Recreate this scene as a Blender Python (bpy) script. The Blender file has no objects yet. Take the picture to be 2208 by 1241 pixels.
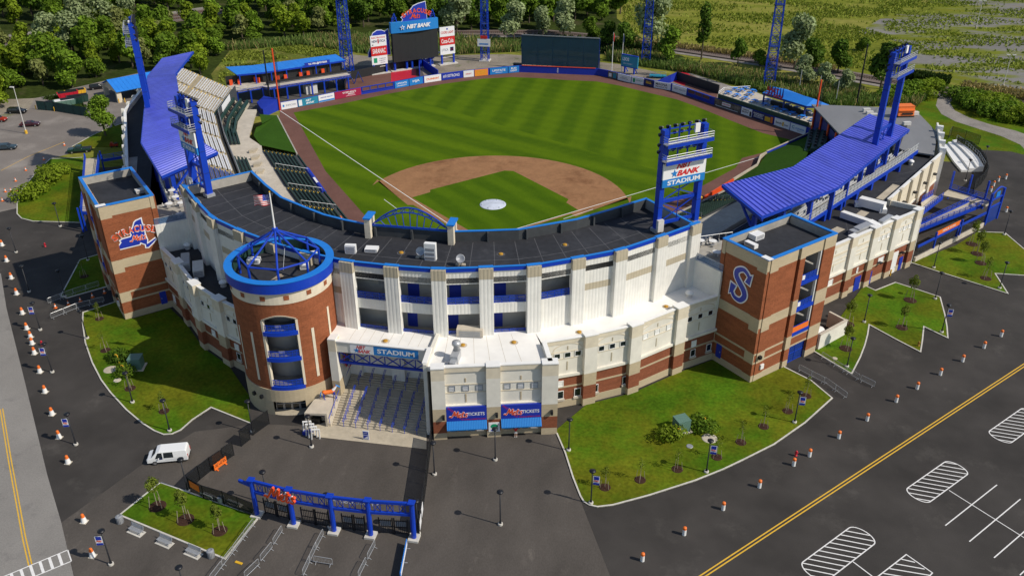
import bpy, math, random
import numpy as np
from mathutils import Vector, Matrix
from mathutils.geometry import tessellate_polygon

S=bpy.context.scene
COL=S.collection
PI=math.pi
R=math.radians

# ------------------------------------------------------------------ camera, sky, sun, exposure

cam_data=bpy.data.cameras.new('camera')
cam=bpy.data.objects.new('camera', cam_data)
COL.objects.link(cam)
S.camera=cam
cam_data.sensor_width=36.0
cam_data.lens=36.0*1888.17/2208
cam_data.clip_start=1.0
cam_data.clip_end=2500.0
_yaw, _pitch, _roll=-0.183205, -0.505292, -0.001826
_fw=Vector((math.sin(_yaw)*math.cos(_pitch),math.cos(_yaw)*math.cos(_pitch),math.sin(_pitch)))
_rt=Vector((math.cos(_yaw),-math.sin(_yaw),0.0))
_up=_rt.cross(_fw)
_r2=math.cos(_roll)*_rt+math.sin(_roll)*_up
_u2=-math.sin(_roll)*_rt+math.cos(_roll)*_up
cam.matrix_world=Matrix(((_r2.x,_u2.x,-_fw.x,35.066),(_r2.y,_u2.y,-_fw.y,-149.225),(_r2.z,_u2.z,-_fw.z,74.357),(0,0,0,1)))

SUN_EL, SUN_AZ=R(42.5), R(-11.0)
world=bpy.data.worlds.new('World')
S.world=world
world.use_nodes=True
_n=world.node_tree.nodes
_bg=_n['Background']
_sky=_n.new('ShaderNodeTexSky')
_sky.sky_type='NISHITA'
_sky.sun_disc=False
_sky.sun_elevation=SUN_EL
_sky.sun_rotation=R(90)-SUN_AZ
_sky.air_density=1.0
_sky.dust_density=0.6
world.node_tree.links.new(_sky.outputs['Color'], _bg.inputs['Color'])
_bg.inputs['Strength'].default_value=0.105

sun_data=bpy.data.lights.new('sun', 'SUN')
sun_data.energy=4.0
sun_data.angle=R(0.5)
sun_data.color=(1.0, 0.93, 0.82)
sun=bpy.data.objects.new('sun', sun_data)
COL.objects.link(sun)
_d=Vector((math.cos(SUN_EL)*math.cos(SUN_AZ),math.cos(SUN_EL)*math.sin(SUN_AZ),math.sin(SUN_EL)))
sun.rotation_euler=_d.to_track_quat('Z', 'Y').to_euler()
sun.location=(120, -60, 140)

S.view_settings.view_transform='Standard'
S.view_settings.look='None'
S.view_settings.exposure=0.0
S.view_settings.gamma=1.0
S.view_settings.use_curve_mapping=False
S.render.engine='CYCLES'
S.cycles.max_bounces=5
S.cycles.transparent_max_bounces=12

# ------------------------------------------------------------------ materials

MATS={}

def mat(name, col, rough=0.8, var=0.0, scale=1.0, var2=0.0, scale2=0.05, bump=0.0, bscale=None, metal=0.0, stretch=(1,1,1), alpha=1.0, hue=None, ribs=None, spec=0.5, coord='Object', island=0.0, objvar=0.0, transl=0.0, stains=None):
 """Procedural material: base colour with fine and broad noise, optional ribs (along UV u), wear and bump."""
 m=bpy.data.materials.new(name)
 m.use_nodes=True
 nt=m.node_tree
 N, L=nt.nodes, nt.links
 b=N['Principled BSDF']
 b.inputs['Roughness'].default_value=rough
 b.inputs['Metallic'].default_value=metal
 b.inputs['Specular IOR Level'].default_value=spec
 tc=N.new('ShaderNodeTexCoord')
 if coord=='World':
  g=N.new('ShaderNodeNewGeometry')
  src=g.outputs['Position']
 else:
  src=tc.outputs[coord]
 mp=N.new('ShaderNodeMapping')
 mp.inputs['Scale'].default_value=stretch
 L.new(src, mp.inputs['Vector'])
 vec=mp.outputs['Vector']
 cur=None

 def noise(sc, detail=4, rg=0.6):
  t=N.new('ShaderNodeTexNoise')
  t.inputs['Scale'].default_value=sc
  t.inputs['Detail'].default_value=detail
  t.inputs['Roughness'].default_value=rg
  L.new(vec, t.inputs['Vector'])
  return t.outputs['Fac']

 def scale_by(sock, lo, hi, fmin=0.3, fmax=0.7):
  r=N.new('ShaderNodeMapRange')
  r.inputs['From Min'].default_value=fmin
  r.inputs['From Max'].default_value=fmax
  r.inputs['To Min'].default_value=lo
  r.inputs['To Max'].default_value=hi
  L.new(sock, r.inputs['Value'])
  return r.outputs['Result']

 def mul(a, bsock):
  if a is None:
   return bsock
  x=N.new('ShaderNodeMath')
  x.operation='MULTIPLY'
  L.new(a, x.inputs[0])
  L.new(bsock, x.inputs[1])
  return x.outputs[0]

 fac=None
 if var:
  fac=mul(fac, scale_by(noise(scale),1-var,1+var))
 if var2:
  fac=mul(fac, scale_by(noise(scale2,3),1-var2,1+var2))
 if island:
  g2=N.new('ShaderNodeNewGeometry')
  fac=mul(fac, scale_by(g2.outputs['Random Per Island'],1-island,1+island,0,1))
 if objvar:
  oi=N.new('ShaderNodeObjectInfo')
  fac=mul(fac, scale_by(oi.outputs['Random'],1-objvar,1+objvar,0,1))
 colsock=None
 if hue is not None:
  hcol, hscale, hlo, hhi=hue
  mx=N.new('ShaderNodeMix')
  mx.data_type='RGBA'
  mx.inputs[6].default_value=(*col, 1)
  mx.inputs[7].default_value=(*hcol, 1)
  L.new(scale_by(noise(hscale,5,0.65),0,1,hlo,hhi), mx.inputs[0])
  colsock=mx.outputs[2]
 if stains is not None:
  scol, sscale, slo, shi=stains
  mx=N.new('ShaderNodeMix')
  mx.data_type='RGBA'
  if colsock is None:
   mx.inputs[6].default_value=(*col, 1)
  else:
   L.new(colsock, mx.inputs[6])
  mx.inputs[7].default_value=(*scol, 1)
  L.new(scale_by(noise(sscale,6,0.7),0,1,slo,shi), mx.inputs[0])
  colsock=mx.outputs[2]
 if fac is not None:
  vm=N.new('ShaderNodeVectorMath')
  vm.operation='SCALE'
  if colsock is None:
   vm.inputs[0].default_value=col
  else:
   L.new(colsock, vm.inputs[0])
  L.new(fac, vm.inputs['Scale'])
  L.new(vm.outputs[0], b.inputs['Base Color'])
 elif colsock is not None:
  L.new(colsock, b.inputs['Base Color'])
 else:
  b.inputs['Base Color'].default_value=(*col, 1)
 hsock=None
 if ribs:
  period, depth=ribs
  sep=N.new('ShaderNodeSeparateXYZ')
  L.new(tc.outputs['UV'], sep.inputs[0])
  w=N.new('ShaderNodeMath');w.operation='MULTIPLY';w.inputs[1].default_value=1.0/period
  L.new(sep.outputs[0], w.inputs[0])
  fr=N.new('ShaderNodeMath');fr.operation='PINGPONG';fr.inputs[1].default_value=0.5
  L.new(w.outputs[0], fr.inputs[0])
  hsock=scale_by(fr.outputs[0], 0, 1, 0.12, 0.3)
  bp=N.new('ShaderNodeBump');bp.inputs['Distance'].default_value=depth;bp.inputs['Strength'].default_value=1.0
  L.new(hsock, bp.inputs['Height'])
  L.new(bp.outputs[0], b.inputs['Normal'])
 elif bump:
  bp=N.new('ShaderNodeBump');bp.inputs['Distance'].default_value=bump;bp.inputs['Strength'].default_value=1.0
  L.new(noise(bscale or scale,5), bp.inputs['Height'])
  L.new(bp.outputs[0], b.inputs['Normal'])
 out=N['Material Output']
 if transl:
  tr=N.new('ShaderNodeBsdfTranslucent')
  tr.inputs['Color'].default_value=(col[0]*1.3, col[1]*1.5, col[2]*0.8, 1)
  ms=N.new('ShaderNodeMixShader');ms.inputs[0].default_value=transl
  L.new(b.outputs[0], ms.inputs[1]);L.new(tr.outputs[0], ms.inputs[2])
  L.new(ms.outputs[0], out.inputs['Surface'])
 if alpha<1:
  tp=N.new('ShaderNodeBsdfTransparent')
  ms=N.new('ShaderNodeMixShader');ms.inputs[0].default_value=alpha
  L.new(tp.outputs[0], ms.inputs[1]);L.new(b.outputs[0], ms.inputs[2])
  L.new(ms.outputs[0], out.inputs['Surface'])
 MATS[name]=m
 return m

 # ------------------------------------------------------------------ mesh builder

class MB:
 def __init__(s):
  s.v, s.f, s.m=[], [], []

 def add(s, verts, faces, m=0):
  o=len(s.v)
  s.v+=[tuple(p)for p in verts]
  s.f+=[tuple(i+o for i in f)for f in faces]
  s.m+=[m]*len(faces)
  return s

 def quad(s, a, b, c, d, m=0):
  return s.add([a,b,c,d],[(0,1,2,3)], m)

 def box(s, x, y, z0, sx, sy, sz, rz=0.0, m=0):
  c, n=math.cos(rz), math.sin(rz)
  vs=[]
  for z in(z0, z0+sz):
   for a, b in((-1,-1),(1,-1),(1,1),(-1,1)):
    px, py=a*sx/2, b*sy/2
    vs.append((x+px*c-py*n,y+px*n+py*c,z))
  return s.add(vs,[(3,2,1,0),(4,5,6,7),(0,1,5,4),(1,2,6,5),(2,3,7,6),(3,0,4,7)], m)

 def seg(s, A, B, w, z0, z1, m=0, ext=0.0, off=0.0):
  """upright slab along the plan segment A-B; off shifts it to the right of A->B"""
  dx, dy=B[0]-A[0], B[1]-A[1]
  l=math.hypot(dx, dy)
  nx, ny=dy/l, -dx/l
  return s.box((A[0]+B[0])/2+nx*off,(A[1]+B[1])/2+ny*off, z0, l+2*ext, w, z1-z0, math.atan2(dy,dx), m)

 def hexa(s, p, m=0):
  """eight corners, bottom ring then top ring, counter-clockwise"""
  return s.add(p,[(3,2,1,0),(4,5,6,7),(0,1,5,4),(1,2,6,5),(2,3,7,6),(3,0,4,7)], m)

 def beam(s, P, Q, w, h=None, m=0):
  h=h or w
  P, Q=Vector(P), Vector(Q)
  d=(Q-P)
  if d.length<1e-6:
   return s
  d.normalize()
  ref=Vector((0,0,1))if abs(d.z)<0.95 else Vector((1,0,0))
  a=d.cross(ref).normalized()*(w/2)
  b=a.cross(d).normalized()*(h/2)
  vs=[]
  for C in(P, Q):
   vs+=[C-a-b, C+a-b, C+a+b, C-a+b]
  return s.hexa(vs, m)

 def tube(s, P, Q, r, n=6, r2=None, m=0, cap=True):
  r2=r if r2 is None else r2
  P, Q=Vector(P), Vector(Q)
  d=Q-P
  if d.length<1e-6:
   return s
  d.normalize()
  ref=Vector((0,0,1))if abs(d.z)<0.95 else Vector((1,0,0))
  a=d.cross(ref).normalized()
  b=d.cross(a).normalized()
  vs=[]
  for C, rr in((P,r),(Q,r2)):
   for i in range(n):
    t=2*PI*i/n
    vs.append(C+(a*math.cos(t)+b*math.sin(t))*rr)
  fs=[(i,i+n,(i+1)%n+n,(i+1)%n)for i in range(n)]
  if cap:
   fs+=[tuple(range(n)), tuple(range(2*n-1,n-1,-1))]
  return s.add(vs, fs, m)

 def path(s, pts, r, n=6, m=0):
  for a, b in zip(pts, pts[1:]):
   s.tube(a, b, r, n, m=m)
  return s

 def cyl(s, x, y, z0, z1, r, n=12, r2=None, m=0):
  return s.lathe([(0,z0),(r,z0),(r if r2 is None else r2,z1),(0,z1)], x, y, n, m)

 def lathe(s, prof, x=0, y=0, n=16, m=0, a0=0.0, a1=2*PI):
  full=abs(a1-a0-2*PI)<1e-6
  k=n if full else n+1
  base=len(s.v)
  for(r, z)in prof:
   for i in range(k):
    t=a0+(a1-a0)*i/n
    s.v.append((x+r*math.cos(t),y+r*math.sin(t),z))
  for j in range(len(prof)-1):
   if prof[j][0]<1e-6 and prof[j+1][0]<1e-6:
    continue
   for i in range(n):
    i2=(i+1)%k
    a, b_, c, d=base+j*k+i, base+j*k+i2, base+(j+1)*k+i2, base+(j+1)*k+i
    if prof[j][0]<1e-6:
     s.f.append((a,c,d))
    elif prof[j+1][0]<1e-6:
     s.f.append((a,b_,d))
    else:
     s.f.append((a,b_,c,d))
    s.m.append(m)
  return s

 def sheet(s, poly, z=0.0, m=0):
  ps=[Vector((p[0],p[1],p[2]if len(p)>2 else z))for p in poly]
  tr=tessellate_polygon([ps])
  fs=[]
  for t in tr:
   a, b, c=(ps[i]for i in t)
   if(b-a).cross(c-a).z<0:
    t=(t[0], t[2], t[1])
   fs.append(tuple(t))
  return s.add(ps, fs, m)

 def prism(s, poly, z0, z1, m=0, mt=None, bottom=False):
  s.sheet(poly, z1, m if mt is None else mt)
  a=sum(p[0]*q[1]-q[0]*p[1]for p, q in zip(poly,poly[1:]+poly[:1]))
  P=poly if a>0 else poly[::-1]
  n=len(P)
  vs=[(p[0],p[1],z0)for p in P]+[(p[0],p[1],z1)for p in P]
  return s.add(vs,[(i,(i+1)%n,(i+1)%n+n,i+n)for i in range(n)], m)

 def frame_rect(s, O, U, V, w, h, t, d, m=0):
  """rectangular frame in the plane O + u*U + v*V, bar width t, depth d along U x V"""
  O, U, V=Vector(O), Vector(U).normalized(), Vector(V).normalized()
  Nn=U.cross(V)
  for(u0, v0, u1, v1)in((0,0,w,t),(0,h-t,w,h),(0,t,t,h-t),(w-t,t,w,h-t)):
   s.slab(O, U, V, u0, v0, u1, v1, d, m)
  return s

 def slab(s, O, U, V, u0, v0, u1, v1, d, m=0, d0=0.0):
  """box standing proud of the plane O,U,V by d (starting d0 off it)"""
  O, U, V=Vector(O), Vector(U).normalized(), Vector(V).normalized()
  Nn=U.cross(V)
  vs=[]
  for k in(d0, d):
   for(u, v)in((u0,v0),(u1,v0),(u1,v1),(u0,v1)):
    vs.append(O+U*u+V*v+Nn*k)
  return s.hexa(vs, m)

 def plate(s, poly, O, U, V, d, m=0, d0=0.0):
  """flat plate of outline poly (u,v) standing proud of plane O,U,V"""
  O, U, V=Vector(O), Vector(U).normalized(), Vector(V).normalized()
  Nn=U.cross(V)
  a=sum(p[0]*q[1]-q[0]*p[1]for p, q in zip(poly,poly[1:]+poly[:1]))
  P=list(poly)if a>0 else list(poly)[::-1]
  n=len(P)
  tr=tessellate_polygon([[Vector((p[0],p[1],0))for p in P]])
  fs=[]
  for t in tr:
   A, B, C=(P[i]for i in t)
   if(B[0]-A[0])*(C[1]-A[1])-(B[1]-A[1])*(C[0]-A[0])<0:
    t=(t[0], t[2], t[1])
   fs.append(tuple(i+n for i in t))
  vs=[O+U*p[0]+V*p[1]+Nn*d0 for p in P]+[O+U*p[0]+V*p[1]+Nn*d for p in P]
  fs+=[(i,(i+1)%n,(i+1)%n+n,i+n)for i in range(n)]
  return s.add(vs, fs, m)

 def mesh(s, name, mats, smooth=False, off=(0,0,0)):
  me=bpy.data.meshes.new(name)
  vs=s.v
  if any(off):
   vs=[(p[0]-off[0],p[1]-off[1],p[2]-off[2])for p in vs]
  me.from_pydata(vs,[], s.f)
  for mm in(mats if isinstance(mats,(list,tuple))else[mats]):
   me.materials.append(MATS[mm]if isinstance(mm,str)else mm)
  if s.m and max(s.m)>0:
   me.polygons.foreach_set('material_index', s.m)
  if smooth:
   me.polygons.foreach_set('use_smooth',[True]*len(me.polygons))
  box_uv(me)
  me.update()
  return me

 def build(s, name, mats, parent=None, smooth=False, label=None, kind=None, **kw):
  off=(0, 0, 0)
  q=parent
  while q is not None:
   off=(off[0]+q.location[0], off[1]+q.location[1], off[2]+q.location[2])
   q=q.parent
  o=bpy.data.objects.new(name, s.mesh(name,mats,smooth,off))
  COL.objects.link(o)
  if parent is not None:
   o.parent=parent
  if label or kind or kw:
   tag(o, label, kind=kind, **kw)
  return o

def box_uv(me):
 n=len(me.loops)
 if n==0:
  return
 uv=me.uv_layers.new(name='UVMap')
 co=np.empty(len(me.vertices)*3, 'f');me.vertices.foreach_get('co', co);co=co.reshape(-1, 3)
 li=np.empty(n, 'i');me.loops.foreach_get('vertex_index', li)
 tot=np.empty(len(me.polygons), 'i');me.polygons.foreach_get('loop_total', tot)
 nor=np.empty(len(me.polygons)*3, 'f');me.polygons.foreach_get('normal', nor);nor=nor.reshape(-1, 3)
 nl=np.repeat(nor, tot, axis=0)
 p=co[li]
 up=np.abs(nl[:,2])>0.75
 h=np.hypot(nl[:,0], nl[:,1])+1e-9
 u=np.where(up, p[:,0],(-nl[:,1]*p[:,0]+nl[:,0]*p[:,1])/h)
 v=np.where(up, p[:,1], p[:,2])
 uv.data.foreach_set('uv', np.stack([u,v],1).astype('f').ravel())

LABELS={}

def tag(o, label=None, cat=None, group=None, kind=None):
 if label:o['label']=label
 if cat:o['category']=cat
 if group:o['group']=group
 if kind:o['kind']=kind
 return o

def thing(name, label, cat, loc=(0,0,0), rz=0.0, group=None):
 o=bpy.data.objects.new(name, None)
 o.empty_display_size=0.3
 COL.objects.link(o)
 o.location=loc
 o.rotation_euler=(0, 0, rz)
 return tag(o, label, cat, group)

def kids(o):
 return[c for c in o.children]

def copy_tree(o, loc, rz=0.0, label=None, group=None, scale=None):
 c=o.copy()
 COL.objects.link(c)
 c.location=loc
 c.rotation_euler=(0, 0, rz)
 if scale is not None:
  c.scale=(scale, )*3 if not isinstance(scale, tuple)else scale
 if label:c['label']=label
 if group:c['group']=group
 for ch in kids(o):
  d=ch.copy();COL.objects.link(d);d.parent=c
  for g in kids(ch):
   e=g.copy();COL.objects.link(e);e.parent=d
 return c

def struct(mb, name, mats, parent=None, smooth=False):
 return mb.build(name, mats, parent, smooth, kind='structure')

 # local-frame builder: parts are modelled around the origin, then hung under a thing

def part(mb, name, mats, parent, smooth=False, label=None, kind=None):
 o=bpy.data.objects.new(name, mb.mesh(name,mats,smooth))
 COL.objects.link(o)
 o.parent=parent
 if label or kind:tag(o, label, kind=kind)
 return o

def inst(me, name, parent, loc=(0,0,0), rot=(0,0,0)):
 o=bpy.data.objects.new(name, me)
 COL.objects.link(o)
 o.parent=parent
 o.location=loc
 o.rotation_euler=rot
 return o

 # ------------------------------------------------------------------ lettering

_TXT={}

def glyphs(txt, size=1.0, bold=0.0, shear=0.0, space=1.0):
 key=(txt, size, bold, shear, space)
 if key not in _TXT:
  cu=bpy.data.curves.new('lettering', 'FONT')
  cu.body=txt
  cu.size=size
  cu.offset=bold
  cu.shear=shear
  cu.space_character=space
  cu.resolution_u=3
  ob=bpy.data.objects.new('lettering', cu)
  COL.objects.link(ob)
  dg=bpy.context.evaluated_depsgraph_get()
  me=bpy.data.meshes.new_from_object(ob.evaluated_get(dg))
  vs=[tuple(v.co)for v in me.vertices]
  fs=[tuple(p.vertices)for p in me.polygons]
  bpy.data.meshes.remove(me)
  bpy.data.objects.remove(ob)
  bpy.data.curves.remove(cu)
  _TXT[key]=(vs, fs)
 return _TXT[key]

def put_text(mb, txt, O, U, V, width, height=None, m=0, bold=0.0, shear=0.0, d=0.03, center=True, space=1.0):
 """flat lettering in the plane O,U,V, fitted to width x height, centred on O"""
 vs, fs=glyphs(txt, 1.0, bold, shear, space)
 if not vs:
  return
 x0=min(v[0]for v in vs);x1=max(v[0]for v in vs)
 y0=min(v[1]for v in vs);y1=max(v[1]for v in vs)
 sx=width/(x1-x0)
 sy=sx if height is None else height/(y1-y0)
 O, U, V=Vector(O), Vector(U).normalized(), Vector(V).normalized()
 Nn=U.cross(V)
 cx, cy=((x0+x1)/2,(y0+y1)/2)if center else(x0, y0)
 mb.add([O+U*((v[0]-cx)*sx)+V*((v[1]-cy)*sy)+Nn*d for v in vs], fs, m)

def spline(pts, k=6):
 """Catmull-Rom through the points (any dimension)"""
 P=[pts[0]]+list(pts)+[pts[-1]]
 out=[]
 for i in range(1, len(P)-2):
  a, b, c, d=P[i-1], P[i], P[i+1], P[i+2]
  for j in range(k):
   t=j/k
   out.append(tuple(0.5*((2*b[q])+(-a[q]+c[q])*t+(2*a[q]-5*b[q]+4*c[q]-d[q])*t*t+(-a[q]+3*b[q]-3*c[q]+d[q])*t**3)for q in range(len(b))))
 out.append(tuple(pts[-1]))
 return out

def ribbon(pts):
 """outline polygon of a stroke; pts = (u, v, width)"""
 L_, R_=[], []
 n=len(pts)
 for i, p in enumerate(pts):
  a=pts[max(0,i-1)];b=pts[min(n-1,i+1)]
  dx, dy=b[0]-a[0], b[1]-a[1]
  l=math.hypot(dx, dy)or 1
  nx, ny=-dy/l, dx/l
  L_.append((p[0]+nx*p[2]/2,p[1]+ny*p[2]/2))
  R_.append((p[0]-nx*p[2]/2,p[1]-ny*p[2]/2))
 return L_, R_

def put_strokes(mb, strokes, O, U, V, scale, m=0, d=0.03, grow=0.0, d0=0.0, shear=0.0):
 """thick brush strokes in plane O,U,V; each stroke lies 3 mm above the one before"""
 O, U, V=Vector(O), Vector(U).normalized(), Vector(V).normalized()
 Nn=U.cross(V)
 for k, st in enumerate(strokes):
  pts=spline([(p[0]+shear*p[1],p[1],p[2]+grow)for p in st], 5)
  L_, R_=ribbon(pts)
  n=len(L_)
  dd=d+k*0.004
  q=lambda p, h:O+U*(p[0]*scale)+V*(p[1]*scale)+Nn*h
  vs=[q(p,dd)for p in L_]+[q(p,dd)for p in R_]+[q(p,d0)for p in L_]+[q(p,d0)for p in R_]
  fs=[]
  for i in range(n-1):
   fs.append((n+i,n+i+1,i+1,i))
   fs.append((i,i+1,2*n+i+1,2*n+i))
   fs.append((3*n+i,3*n+i+1,n+i+1,n+i))
  fs.append((0,2*n,3*n,n));fs.append((n-1,2*n-1,4*n-1,3*n-1))
  mb.add(vs, fs, m)

  # brush script of the team name (unit height about 1, width about 2.6)

SCRIPT=[[(-0.18,0.02,.10),(-0.22,0.14,.13),(-0.08,0.16,.12),(0.06,0.02,.15),(0.30,0.55,.17),(0.48,1.0,.2),(0.55,1.12,.14)],[(0.52,1.05,.2),(0.55,0.6,.19),(0.62,0.3,.17),(0.80,0.62,.16),(1.02,1.06,.17)],[(1.0,1.02,.19),(0.98,0.5,.2),(1.0,0.1,.19),(1.1,0.02,.14)],[(1.12,0.3,.1),(1.36,0.34,.11),(1.47,0.5,.12),(1.36,0.6,.12),(1.22,0.46,.15),(1.22,0.16,.16),(1.38,0.0,.14),(1.58,0.12,.11)],[(1.82,0.98,.16),(1.74,0.5,.17),(1.72,0.14,.16),(1.84,0.0,.13),(1.98,0.1,.1)],[(1.56,0.66,.1),(1.8,0.7,.12),(2.04,0.74,.1)],[(2.46,0.52,.12),(2.34,0.64,.13),(2.18,0.52,.14),(2.28,0.34,.14),(2.4,0.18,.15),(2.26,0.0,.14),(2.06,0.08,.11)], ]
# state outline (unit: about 1.35 wide)

STATE=[(0,0),(0,0.10),(0.14,0.25),(0.11,0.33),(0.2,0.37),(0.5,0.38),(0.56,0.46),(0.53,0.56),(0.6,0.66),(0.68,0.78),(0.75,0.93),(0.82,0.98),(1.0,1.02),(1.0,0.85),(1.04,0.6),(1.02,0.38),(1.06,0.1),(1.02,-0.06),(1.09,-0.04),(1.36,0.09),(1.38,0.05),(1.28,-0.04),(1.05,-0.2),(0.97,-0.18),(0.98,-0.06),(0.86,0.03),(0.8,0.08),(0.76,0.0)]

def grow_poly(poly, g):
 n=len(poly)
 a=sum(p[0]*q[1]-q[0]*p[1]for p, q in zip(poly,poly[1:]+poly[:1]))
 sg=1 if a>0 else-1
 out=[]
 for i in range(n):
  p0, p1, p2=poly[i-1], poly[i], poly[(i+1)%n]
  d1=(p1[0]-p0[0], p1[1]-p0[1]);d2=(p2[0]-p1[0], p2[1]-p1[1])
  l1=math.hypot(*d1)or 1;l2=math.hypot(*d2)or 1
  n1=(d1[1]/l1*sg, -d1[0]/l1*sg);n2=(d2[1]/l2*sg, -d2[0]/l2*sg)
  mx, my=n1[0]+n2[0], n1[1]+n2[1]
  l=math.hypot(mx, my)or 1
  k=g/max(0.55,(mx*n1[0]+my*n1[1])/l)
  out.append((p1[0]+mx/l*k,p1[1]+my/l*k))
 return out

def arc_text(mb, txt, O, U, V, r, a0, a1, h, m=0, d=0.03, bold=0.0):
 """letters fanned along an arc: radius r about O, from angle a0 to a1 (radians, left to right)"""
 U, V=Vector(U).normalized(), Vector(V).normalized()
 O=Vector(O)
 n=len(txt)
 for i, chh in enumerate(txt):
  t=a0+(a1-a0)*i/(n-1)
  C=O+U*(r*math.cos(t))+V*(r*math.sin(t))
  u=U*math.sin(t)-V*math.cos(t)
  v=U*math.cos(t)+V*math.sin(t)
  w=abs(a1-a0)/(n-1)*r*0.86
  put_text(mb, chh, C, u, v, w, h, m, bold, 0, d+(i%2)*0.004)

def star(r, r2=None, n=5, a=PI/2):
 r2=r2 or r*0.42
 return[((r if k%2==0 else r2)*math.cos(a+k*PI/n),(r if k%2==0 else r2)*math.sin(a+k*PI/n))for k in range(2*n)]

def perp(A, B):
 """unit vector to the right of A->B"""
 dx, dy=B[0]-A[0], B[1]-A[1]
 l=math.hypot(dx, dy)
 return(dy/l, -dx/l)

def lerp(A, B, t):
 return tuple(a+(b-a)*t for a, b in zip(A,B))

def dist(A, B):
 return math.hypot(A[0]-B[0], A[1]-B[1])

def along(poly, d):
 """point and direction at arc length d of a polyline"""
 for a, b in zip(poly, poly[1:]):
  l=dist(a, b)
  if d<=l:
   return lerp(a, b, d/l), ((b[0]-a[0])/l,(b[1]-a[1])/l)
  d-=l
 a, b=poly[-2], poly[-1]
 l=dist(a, b)
 return b, ((b[0]-a[0])/l,(b[1]-a[1])/l)

def length(poly):
 return sum(dist(a,b)for a, b in zip(poly,poly[1:]))

def offset(poly, d):
 """polyline moved to its right by d"""
 out=[]
 for i, p in enumerate(poly):
  if i==0:n=perp(poly[0], poly[1]);k=1
  elif i==len(poly)-1:n=perp(poly[-2], poly[-1]);k=1
  else:
   a, b=perp(poly[i-1], p), perp(p, poly[i+1])
   mx, my=a[0]+b[0], a[1]+b[1]
   l=math.hypot(mx, my);n=(mx/l, my/l);k=1/max(0.4, n[0]*a[0]+n[1]*a[1])
  out.append((p[0]+n[0]*d*k,p[1]+n[1]*d*k))
 return out

def wall(mb, poly, w, z0, z1, m=0, closed=False):
 """mitred wall along a polyline, its face on the line, thickness w to the left"""
 P=list(poly)
 if closed:
  Q=offset(P[-1:]+P+P[:1], -w)[1:-1]
 else:
  Q=offset(P, -w)
 n=len(P)
 zz=lambda z, i:z[i]if isinstance(z,(list,tuple))else z
 vs=[(p[0],p[1],zz(z0,i))for i, p in enumerate(P)]+[(p[0],p[1],zz(z1,i))for i, p in enumerate(P)]+[(p[0],p[1],zz(z0,i))for i, p in enumerate(Q)]+[(p[0],p[1],zz(z1,i))for i, p in enumerate(Q)]
 fs=[]
 for i in range(n if closed else n-1):
  j=(i+1)%n
  fs+=[(i,j,n+j,n+i),(2*n+j,2*n+i,3*n+i,3*n+j),(n+i,n+j,3*n+j,3*n+i),(j,i,2*n+i,2*n+j)]
 if not closed:
  fs+=[(2*n,0,n,3*n),(n-1,3*n-1,4*n-1,2*n-1)]
 return mb.add(vs, fs, m)

def mir(poly):
 return[(-p[0],*p[1:])for p in poly]

 # ------------------------------------------------------------------ the materials of the place

mat('asphalt',(0.047,0.042,0.038), 0.9, .12, 9, .28, .11, stains=((0.085,0.077,0.068),.16,.56,.8), coord='World', spec=.25)
mat('asphalt_worn',(0.085,0.074,0.064), 0.9, .14, 7, .22, .16, stains=((0.15,0.13,0.11),.35,.6,.8), coord='World', spec=.25, stretch=(1,.45,1))
mat('asphalt_old',(0.24,0.225,0.205), 0.9, .14, 6, .1, .1, coord='World', stains=((0.17,0.16,0.15),.3,.55,.75), spec=.2)
mat('lot_asphalt',(0.20,0.175,0.155), 0.9, .12, 4, .15, .06, stains=((0.28,0.25,0.22),.12,.5,.75), coord='World', spec=.2)
mat('gravel',(0.26,0.235,0.21), 0.95, .2, 3, .2, .2, coord='World', spec=.1)
mat('ballast',(0.17,0.135,0.12), 0.95, .25, 3, .12, .1, coord='World', spec=.1)
mat('dirt_yard',(0.25,0.215,0.17), 0.95, .2, 2, .25, .12, stains=((0.09,0.12,0.03),.2,.55,.7), coord='World', spec=.1)
mat('dark_yard',(0.09,0.085,0.08), 0.9, .15, 2, .15, .12, coord='World', spec=.1)
mat('meadow',(0.185,0.205,0.024), 0.95, .3, .9, .22, .035, stretch=(.45,1.2,1), coord='World', spec=.05, hue=((0.23,0.20,0.055),.035,.42,.66), stains=((0.085,0.115,0.012),.06,.52,.7))
mat('meadow_gravel',(0.205,0.195,0.18), 0.95, .15, 1.5, .15, .08, stretch=(.4,1.3,1), coord='World', spec=.05, hue=((0.15,0.17,0.02),.045,.47,.56), stains=((0.24,0.17,0.015),.07,.6,.72))
mat('field_grass',(0.105,0.135,0.02), 0.95, .2, 1.2, .25, .06, coord='World', spec=.05, hue=((0.20,0.17,0.05),.09,.45,.65))
mat('forest_floor',(0.035,0.05,0.010), 0.95, .35, .8, .2, .1, coord='World', spec=.05, hue=((0.10,0.085,0.045),.08,.55,.75))
mat('lawn',(0.060,0.128,0.006), 0.95, .28, 2.2, .26, .14, coord='World', spec=.05, hue=((0.115,0.125,0.008),.10,.38,.62), stains=((0.19,0.165,0.05),.55,.66,.8))
mat('turf_dark',(0.030,0.075,0.008), 0.95, .16, 3, .1, .2, coord='World', spec=.05)
mat('kerb',(0.56,0.53,0.47), 0.85, .12, 2, .1, .4, coord='World')
mat('concrete',(0.46,0.40,0.30), 0.9, .1, 1.5, .14, .3, coord='World')
mat('concrete_grey',(0.36,0.335,0.29), 0.9, .1, 1.5, .15, .3, coord='World')
mat('concrete_warm',(0.52,0.46,0.37), 0.9, .12, .8, .12, .15, coord='World')
mat('tread_tan',(0.34,0.285,0.19), 0.9, .15, 1.5, .15, .3, coord='World')
mat('track',(0.155,0.078,0.062), 0.95, .1, 2, .12, .2, coord='World', spec=.1)
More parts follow.
